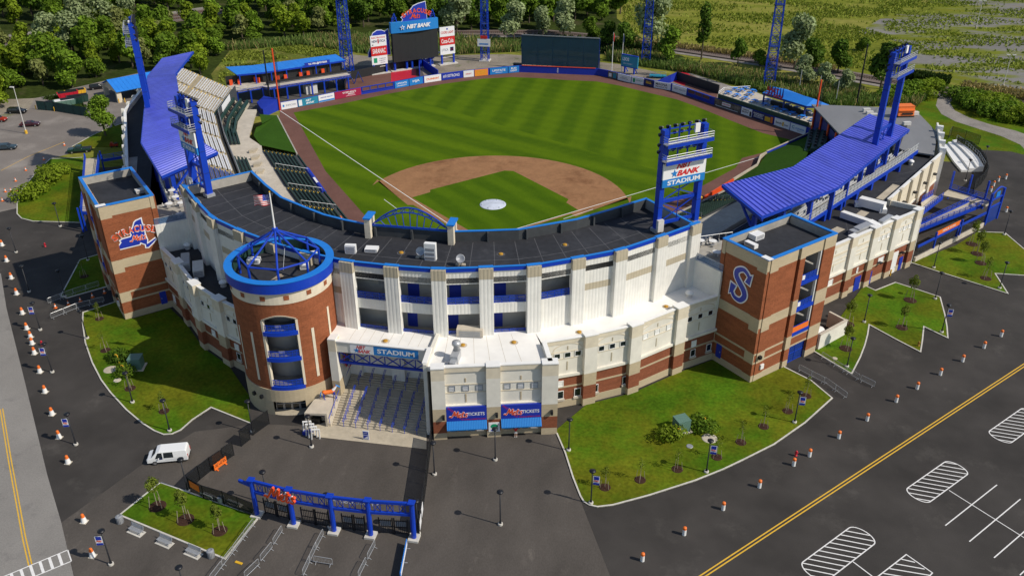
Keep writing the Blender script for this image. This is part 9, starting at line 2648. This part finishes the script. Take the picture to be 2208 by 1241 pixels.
def rbox(nm, lab, cat, x, y, z, sx, sy, sz, a=0, m='hvac', extra=None):
 o=thing(nm, lab, cat,(x,y,z), a);g=MB();g.box(0, 0, .08, sx, sy, sz);part(g, 'casing', m, o);g=MB();g.box(0, 0, 0, sx*.9, sy*1.1, .08);part(g, 'skid', 'steel_grey', o)
 g=MB()
 for k in range(3):g.box(0, -sy/2-.015, .2+sz*.26*k, sx*.8, .03, sz*.16)
 part(g, 'louvre', 'steel_grey', o);return o
def at(px, z):return px
for nm, l, b, s, a, m in(('air_conditioner','white air conditioning unit on the main roof beside the round tower',(-7.01,-45.61,19.4),(1.5,.7,1.2),.1,'white_metal'),('roof_hatch','flat white hatch box on the main roof left of the arch',(-4.37,-44.4,19.4),(1.8,1.3,.4),.1,'white_metal'),('air_conditioner','tall white twin fan unit on the main roof edge',(4.53,-45.69,19.4),(1.6,.7,2.5),0,'white_metal'),('roof_hatch','white roof box on the lettered tower, nearer the back',(48.99,-29.57,18.9),(1.9,1.6,.75),.8,'white_metal'),('roof_hatch','white roof box behind the parapet of the lettered tower',(48.17,-32.66,18.9),(1.9,.8,.6),-.78,'white_metal'),('roof_hatch','pale roof hatch on the emblem tower',(-48.77,-29.7,18.9),(1.5,1.3,.4),.78,'hvac'),('air_handler','long grey air handler on the dark concourse roof, left one',(-38.31,-37.16,10.2),(1.3,4.2,1.2),.5,'galvanised'),('air_handler','pale air handler on the dark concourse roof, right one',(-35.27,-38.85,10.2),(1.6,3.6,1.1),.5,'hvac'),('roof_hatch','white box inside the round tower rim at the left',(-19.07,-50.81,19.4),(1.7,1.1,.6),.2,'white_metal'),('roof_hatch','white louvred box inside the round tower rim at the right',(-11.72,-48.06,19.4),(1.8,1.4,.7),.5,'white_metal'),('roof_hatch','small white box at the front right inside the round tower rim',(-11.62,-51.13,19.4),(1.2,.9,.6),.4,'white_metal')):
 rbox(nm, l, 'roof unit', b[0], b[1], b[2], *s, a, m)
for b, s, l in(((-41.08,-31.6,10.2),1,'white roof vent at the back of the dark concourse roof'),((-33.91,-42.3,10.2),.8,'white roof vent by the parapet of the dark concourse roof'),((-29.31,-42.52,10.2),1,'white roof vent next to the round tower on the dark concourse roof'),((83.83,29.31,10.4),1,'white roof vent on the service wing roof near the grey roof'),((40.28,-34.13,10.7),1,'white domed vent on the white roof in the corner by the lettered tower'),((-74.4,17.99,10.2),.9,'white roof vent on the rear wing roof beside the left canopy')):
 o=thing('roof_vent', l, 'roof vent', b);g=MB();g.lathe([(0,0),(.45*s,0),(.42*s,.45*s),(.3*s,.5*s)], 0, 0, 12);part(g, 'base', 'hvac', o);g=MB();g.lathe([(.3*s,.5*s),(.62*s,.6*s),(.58*s,.85*s),(.3*s,1.05*s),(0,1.1*s)], 0, 0, 14);part(g, 'hood', 'white_metal', o, True)
for k, b in enumerate(((-0.07,-53.75,10.7),(10.49,-52.89,10.7),(17.1,-50.98,10.7),(25.49,-46.81,10.7),(37.01,-37.62,10.7),(-26.81,-30.41,19.4),(-0.11,-44.36,19.4),(13.69,-42.3,19.4),(22.08,-37.81,19.4))):
 o=thing('roof_drain', 'amber roof drain '+('on the white roof above the stairs','on the white roof beside the steel exhaust','on the white roof above the ticket signs','on the white roof behind the first wing pilaster','on the white roof near the shaded corner','on the left end of the dark main roof','on the dark main roof left of the satellite dishes','on the dark main roof right of the dishes','on the dark main roof below the bank sign tower')[k], 'drain', b);g=MB();g.lathe([(0,.0),(.34,.01),(.3,.16),(.1,.24),(0,.24)], 0, 0, 12);part(g, 'dome', 'drain_amber', o)
 g=MB();g.lathe([(.6,.006),(.36,.012)], 0, 0, 14);part(g, 'collar', 'concrete_warm' if k<5 else 'roof_seam', o)
for b, l, m in(((2.99,-45.4,19.4),'pale satellite dish beside the tall twin fan unit','galvanised'),((8.93,-46.58,19.4),'blue grey satellite dish on pale blocks at the roof edge','steel_grey')):
 o=thing('satellite_dish', l, 'satellite dish', b);g=MB();g.lathe([(0,0),(.3,.04),(.55,.16),(.62,.24),(.55,.18),(0,.03)], 0, 0, 16);d_=part(g, 'dish', m, o, True);d_.location=(0, 0, 1.0);d_.rotation_euler=(.9, 0, .3)
 g=MB();g.tube((0,0,0),(0,0,1.0), .06, 6);g.tube((0,-.2,1.0),(.1,-.6,1.4), .03, 4);part(g, 'mast', 'galvanised', o);g=MB();g.box(-.4, 0, 0, .5, .5, .2);g.box(.4, .1, 0, .5, .5, .2);part(g, 'ballast', 'concrete', o)
o=thing('exhaust_stack', 'steel kitchen exhaust with round hood on the white roof above the ticket block', 'exhaust',(10.41,-56.77,10.7));g=MB();g.box(0, .2, 0, 1.0, 2.0, 1.2);g.box(0, -1.1, 0, .8, 1.0, .8);part(g, 'duct', 'galvanised', o);g=MB();g.lathe([(0,1.2),(.4,1.2),(.4,2.0),(.62,2.1),(.55,2.5),(0,2.6)], 0, .8, 14);part(g, 'hood', 'galvanised', o, True)
o=thing('vent_cowl', 'small grey spinning cowl at the front edge of the white roof', 'vent',(9.89,-58.17,10.7));g=MB();g.tube((0,0,0),(0,0,.6), .1, 8);g.beam((-.6,0,.65),(.6,.1,.65), .12);part(g, 'cowl', 'steel_grey', o)
rbox('roof_duct', 'pale beige duct box at the back of the white roof below the balconies', 'roof unit', *(10.89,-50.19,10.7), 3.6, 1.3, 1.1, .1, 'concrete_warm')
g=MB()
for k in range(5):b=(31.66, -38.29, 20.9);
# terrace tables

tt=thing('terrace_table', 'round pale table', 'table',(0,0,0));g=MB();g.lathe([(0,.72),(.62,.72),(.62,.77),(0,.78)], 0, 0, 14);part(g, 'top', 'white_metal', tt);g=MB();g.tube((0,0,0),(0,0,.72), .06, 6);g.cyl(0, 0, 0, .05, .35, 10);part(g, 'stem', 'steel_grey', tt)
for k in range(4):g=MB();a=k*PI/2+.4;g.box(.85*math.cos(a), .85*math.sin(a), .42, .42, .42, .06, a);g.box(1.05*math.cos(a), 1.05*math.sin(a), .46, .06, .42, .42, a);part(g, 'chair', 'hvac', tt)
row(tt,[(*p,14.1)for p in[(-49.99,-19.13),(-47.86,-21.68),(-45.59,-23.91),(-43.47,-28.39),(-47.42,-24.64)]]+[(*p,14.1)for p in[(41.59,-23.14),(43.44,-22.97),(43.93,-26.78)]],['round pale table on the terrace beside the emblem tower, '+x for x in('at the back','second from the back','in the middle','nearest the blue glass rail','by the tower wall')]+['round white table on the terrace beside the lettered tower, '+x for x in('left one','right one','nearest the glass rail')], 'terrace tables')
# home-plate corner things seen past the roof

g=MB();b=(-29.34, 3.99, 1.2);g.lathe([(0,1.0),(.9,1.0),(1.1,.3),(1.0,0)], b[0], b[1], 12);tag(g.build('umbrella','orange'), 'orange parasol just above the roof edge near the lower left seats', 'parasol')

# ================================================================== person at the ticket window

o=thing('person', 'person in red shirt and white shorts standing at the right ticket windows', 'person',(18.55,-57.53,0.02), math.atan2(tf.U.y,tf.U.x))
def skin(verts, edges, radii, name, m, parent):
 me=bpy.data.meshes.new(name);me.from_pydata(verts, edges,[]);me.materials.append(MATS[m]);ob=bpy.data.objects.new(name, me);COL.objects.link(ob);ob.parent=parent
 md=ob.modifiers.new('skin', 'SKIN');sk=me.skin_vertices[0].data
 for i, r in enumerate(radii):sk[i].radius=(r if isinstance(r,tuple)else(r,r));sk[i].use_root=i==0
 ob.modifiers.new('smooth', 'SUBSURF').levels=1;ob.modifiers['smooth'].render_levels=2;return ob
V=[(0,0,.92),(0,0,1.12),(0,0,1.36),(0,.01,1.50),(0,.02,1.56),(0,.03,1.68),(-.1,0,.86),(-.11,.02,.48),(-.12,-.02,.08),(-.12,.14,.04),(.1,0,.86),(.12,.0,.48),(.13,-.02,.08),(.13,.14,.04),(-.19,0,1.38),(-.27,.06,1.12),(-.22,.30,1.08),(.19,0,1.38),(.27,.08,1.12),(.2,.32,1.10),(-.2,.38,1.08),(.18,.40,1.10)]
E_=[(0,1),(1,2),(2,3),(3,4),(4,5),(0,6),(6,7),(7,8),(8,9),(0,10),(10,11),(11,12),(12,13),(2,14),(14,15),(15,16),(2,17),(17,18),(18,19),(16,20),(19,21)]
skin(V, E_,[(.15,.11),(.14,.1),(.16,.1),.06,.055,(.085,.1),.085,.06,.042,.04,.085,.06,.042,.04,.062,.045,.035,.062,.045,.035,.035,.035], 'body', 'skin', o)
skin([(0,0,1.0),(0,0,1.15),(0,0,1.38),(-.19,0,1.39),(-.25,.04,1.2),(.19,0,1.39),(.25,.05,1.2)],[(0,1),(1,2),(2,3),(3,4),(2,5),(5,6)],[(.185,.14),(.175,.13),(.19,.125),.085,.075,.085,.075], 'shirt', 'cloth_red', o)
skin([(0,0,.98),(0,0,.88),(-.1,0,.82),(-.115,.015,.55),(.1,0,.82),(.118,.0,.55)],[(0,1),(1,2),(2,3),(1,4),(4,5)],[(.18,.135),(.18,.14),.115,.10,.115,.10], 'shorts', 'cloth_white', o)
g=MB();blob(g,[(0,-.02,1.66,.1),(0,.0,1.74,.105),(0,.02,1.80,.07)], 10);part(g, 'hair', 'hair', o, True)
for s in(-1, 1):g=MB();g.box(s*.125, .05, 0, .1, .28, .09);part(g, 'shoe', 'cloth_white', o)
